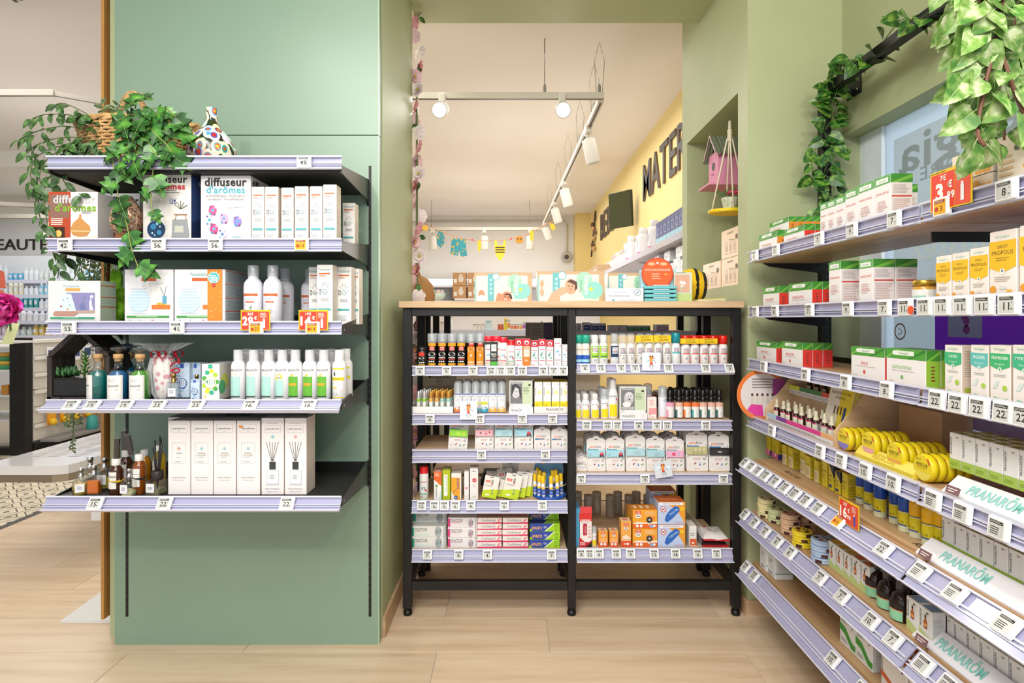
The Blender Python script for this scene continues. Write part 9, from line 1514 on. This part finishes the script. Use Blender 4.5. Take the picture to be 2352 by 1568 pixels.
m = MB(); m.box(-4.61, -4.42, 5.65, 7.6, .10, .125, '#8a8480', .002); put('base_shelf', m.build('base_shelf'), gd)
def pack(c1, c2, ball=False):
    q = MB(); q.box(-.004, .004, -.045, .045, -.15, 0, c1, .002); q.box(-.0055, -.004, -.04, .04, -.10, -.02, c2) if 0 else q.box(.004, .0055, -.035, .035, -.11, -.03, c2)
    if ball: q.ball((.02, 0, -.12), .035, '#e8b81e', 10, 8)
    q.tube([(-.02, 0, .004), (.03, 0, .004)], .002, '#9a9a9a', 4); return q.build('hanging_pack')
P1, P2, P3 = pack('#e4e4e6', '#3a4a78'), pack('#e6ddd4', '#b86a4a'), pack('#d98a1e', '#e6a62a', True)
for k in range(7):
    for me, z, ds in ((P1, 1.02, 'white hanging pacifier pack'), (P2, .56, 'white hanging pack with rust print'), (P3, .40, 'orange hanging pack with yellow ball')):
        o = put('hanging_pack', me, None, (GX+.045, 5.75+k*.16, z), (0, 0, -.25)); reg(o, ds, 'gondola hook panel', 'pack', 0, o.location.y)
for k in range(4):
    m = MB(); m.lathe([(.05, 0), (.075, .03), (.07, .04)], ['#3f9a6a', '#e6b44a'][k % 2], 16); o = put('bowl', m.build('bowl'), None, (-5.03, 5.75, .8+.001+k*.041)); tag(o, ['green', 'yellow'][k % 2]+' bowl, '+['bottom', 'second', 'third', 'top'][k]+' of the gondola pile', 'bowl')
for k in range(3): m = MB(); m.box(-5.0+.08*k, -4.93+.08*k, 5.66, 5.8, .561, .65, '#c98a3a', .004); o = put('wooden_box', m.build('wooden_box')); reg(o, 'small golden wooden box', 'gondola end shelf', 'box', 0, k)
for k in range(3): m = MB(); m.lathe([(.05, 0), (.055, .01), (.045, .12), (.03, .14)], ['#3f9a94', '#8fc4b4', '#e4a88c'][k], 12); o = put('tub', m.build('tub'), None, (-4.5, 6.2+k*.3, .1255)); tag(o, ['dark teal', 'mint', 'peach'][k]+' tub on the gondola base shelf', 'tub')
# low table and its leaflet-like lettering
tb = thing('low_table', 'white low table with steel edge and rounded corner', 'table', (0, 0, 0))
out = [(-2.90, 3.20), (-2.86, 3.145), (-2.50, 3.145), (-2.435, 3.175), (-2.42, 3.24), (-2.42, 4.9), (-2.90, 4.9)]
def slab2(q, o_, z0, z1, mat): n = len(o_); q.add([(x, y, z0) for x, y in o_]+[(x, y, z1) for x, y in o_], [tuple(range(n))[::-1], tuple(range(n, 2*n))]+[(k, (k+1) % n, (k+1) % n+n, k+n) for k in range(n)], mat)
m = MB(); slab2(m, out, .452, .50, P('#e6e4e4', .12, coat=.5)); m.decor([T('adoptez les bons gestes pour votre', .3, .36, .05, '#5a585c', ang=1.1, w=.9), T('peau avec nos conseillers beauté', .55, .4, .05, '#5a585c', ang=1.1, w=.9), T('posez vos produits ici', .8, .44, .05, '#5a585c', ang=1.1, w=.8)] if 0 else [('k', .12+.28*k, .1, .30+.28*k, .7, 26, '#a9a6a8') for k in range(3)], .44, 1.7, lambda a, b_, e: (-2.88+a, 3.18+b_, .5+e), .0005); put('tabletop', m.build('tabletop'), tb)
m = MB(); slab2(m, [(x*1.0, y+.001) for x, y in out], .412, .4515, P('#a39684', .28, .9)); put('steel_edge', m.build('steel_edge'), tb, label='brushed steel edge band')
for x, y in ((-2.8, 4.25), (-2.8, 4.7), (-2.48, 4.7), (-2.48, 3.9)): m = MB(); m.tube([(x, y, 0), (x, y, .412)], .02, '#8a8680', 10); put('leg', m.build('leg'), tb)
st = thing('white_stand', 'white post with a flat triangular foot behind the green panel', 'stand', (0, 0, 0))
m = MB(); slab2(m, [(-1.93, 2.475), (-1.67, 2.475), (-1.67, 2.79), (-1.945, 2.79)], .0002, .012, M_WMETAL); put('foot_plate', m.build('foot_plate'), st)
m = MB(); m.box(-1.80, -1.70, 2.60, 2.70, .0125, .90, M_WMETAL, .002); put('post', m.build('post'), st); m = MB(); m.box(-1.88, -1.70, 2.58, 2.599, .40, .48, M_WMETAL, .003); put('bracket', m.build('bracket'), st)
m = MB(); m.box(-2.05, -1.70, 2.56, 2.9, .9005, .915, P('#d9d4cc', .3), .004); m.tube([(-2.05, 2.56, .93), (-1.9, 2.555, .925), (-1.75, 2.56, .95)], .012, '#dedad4', 8); put('tray', m.build('tray'), st)
finish_labels()
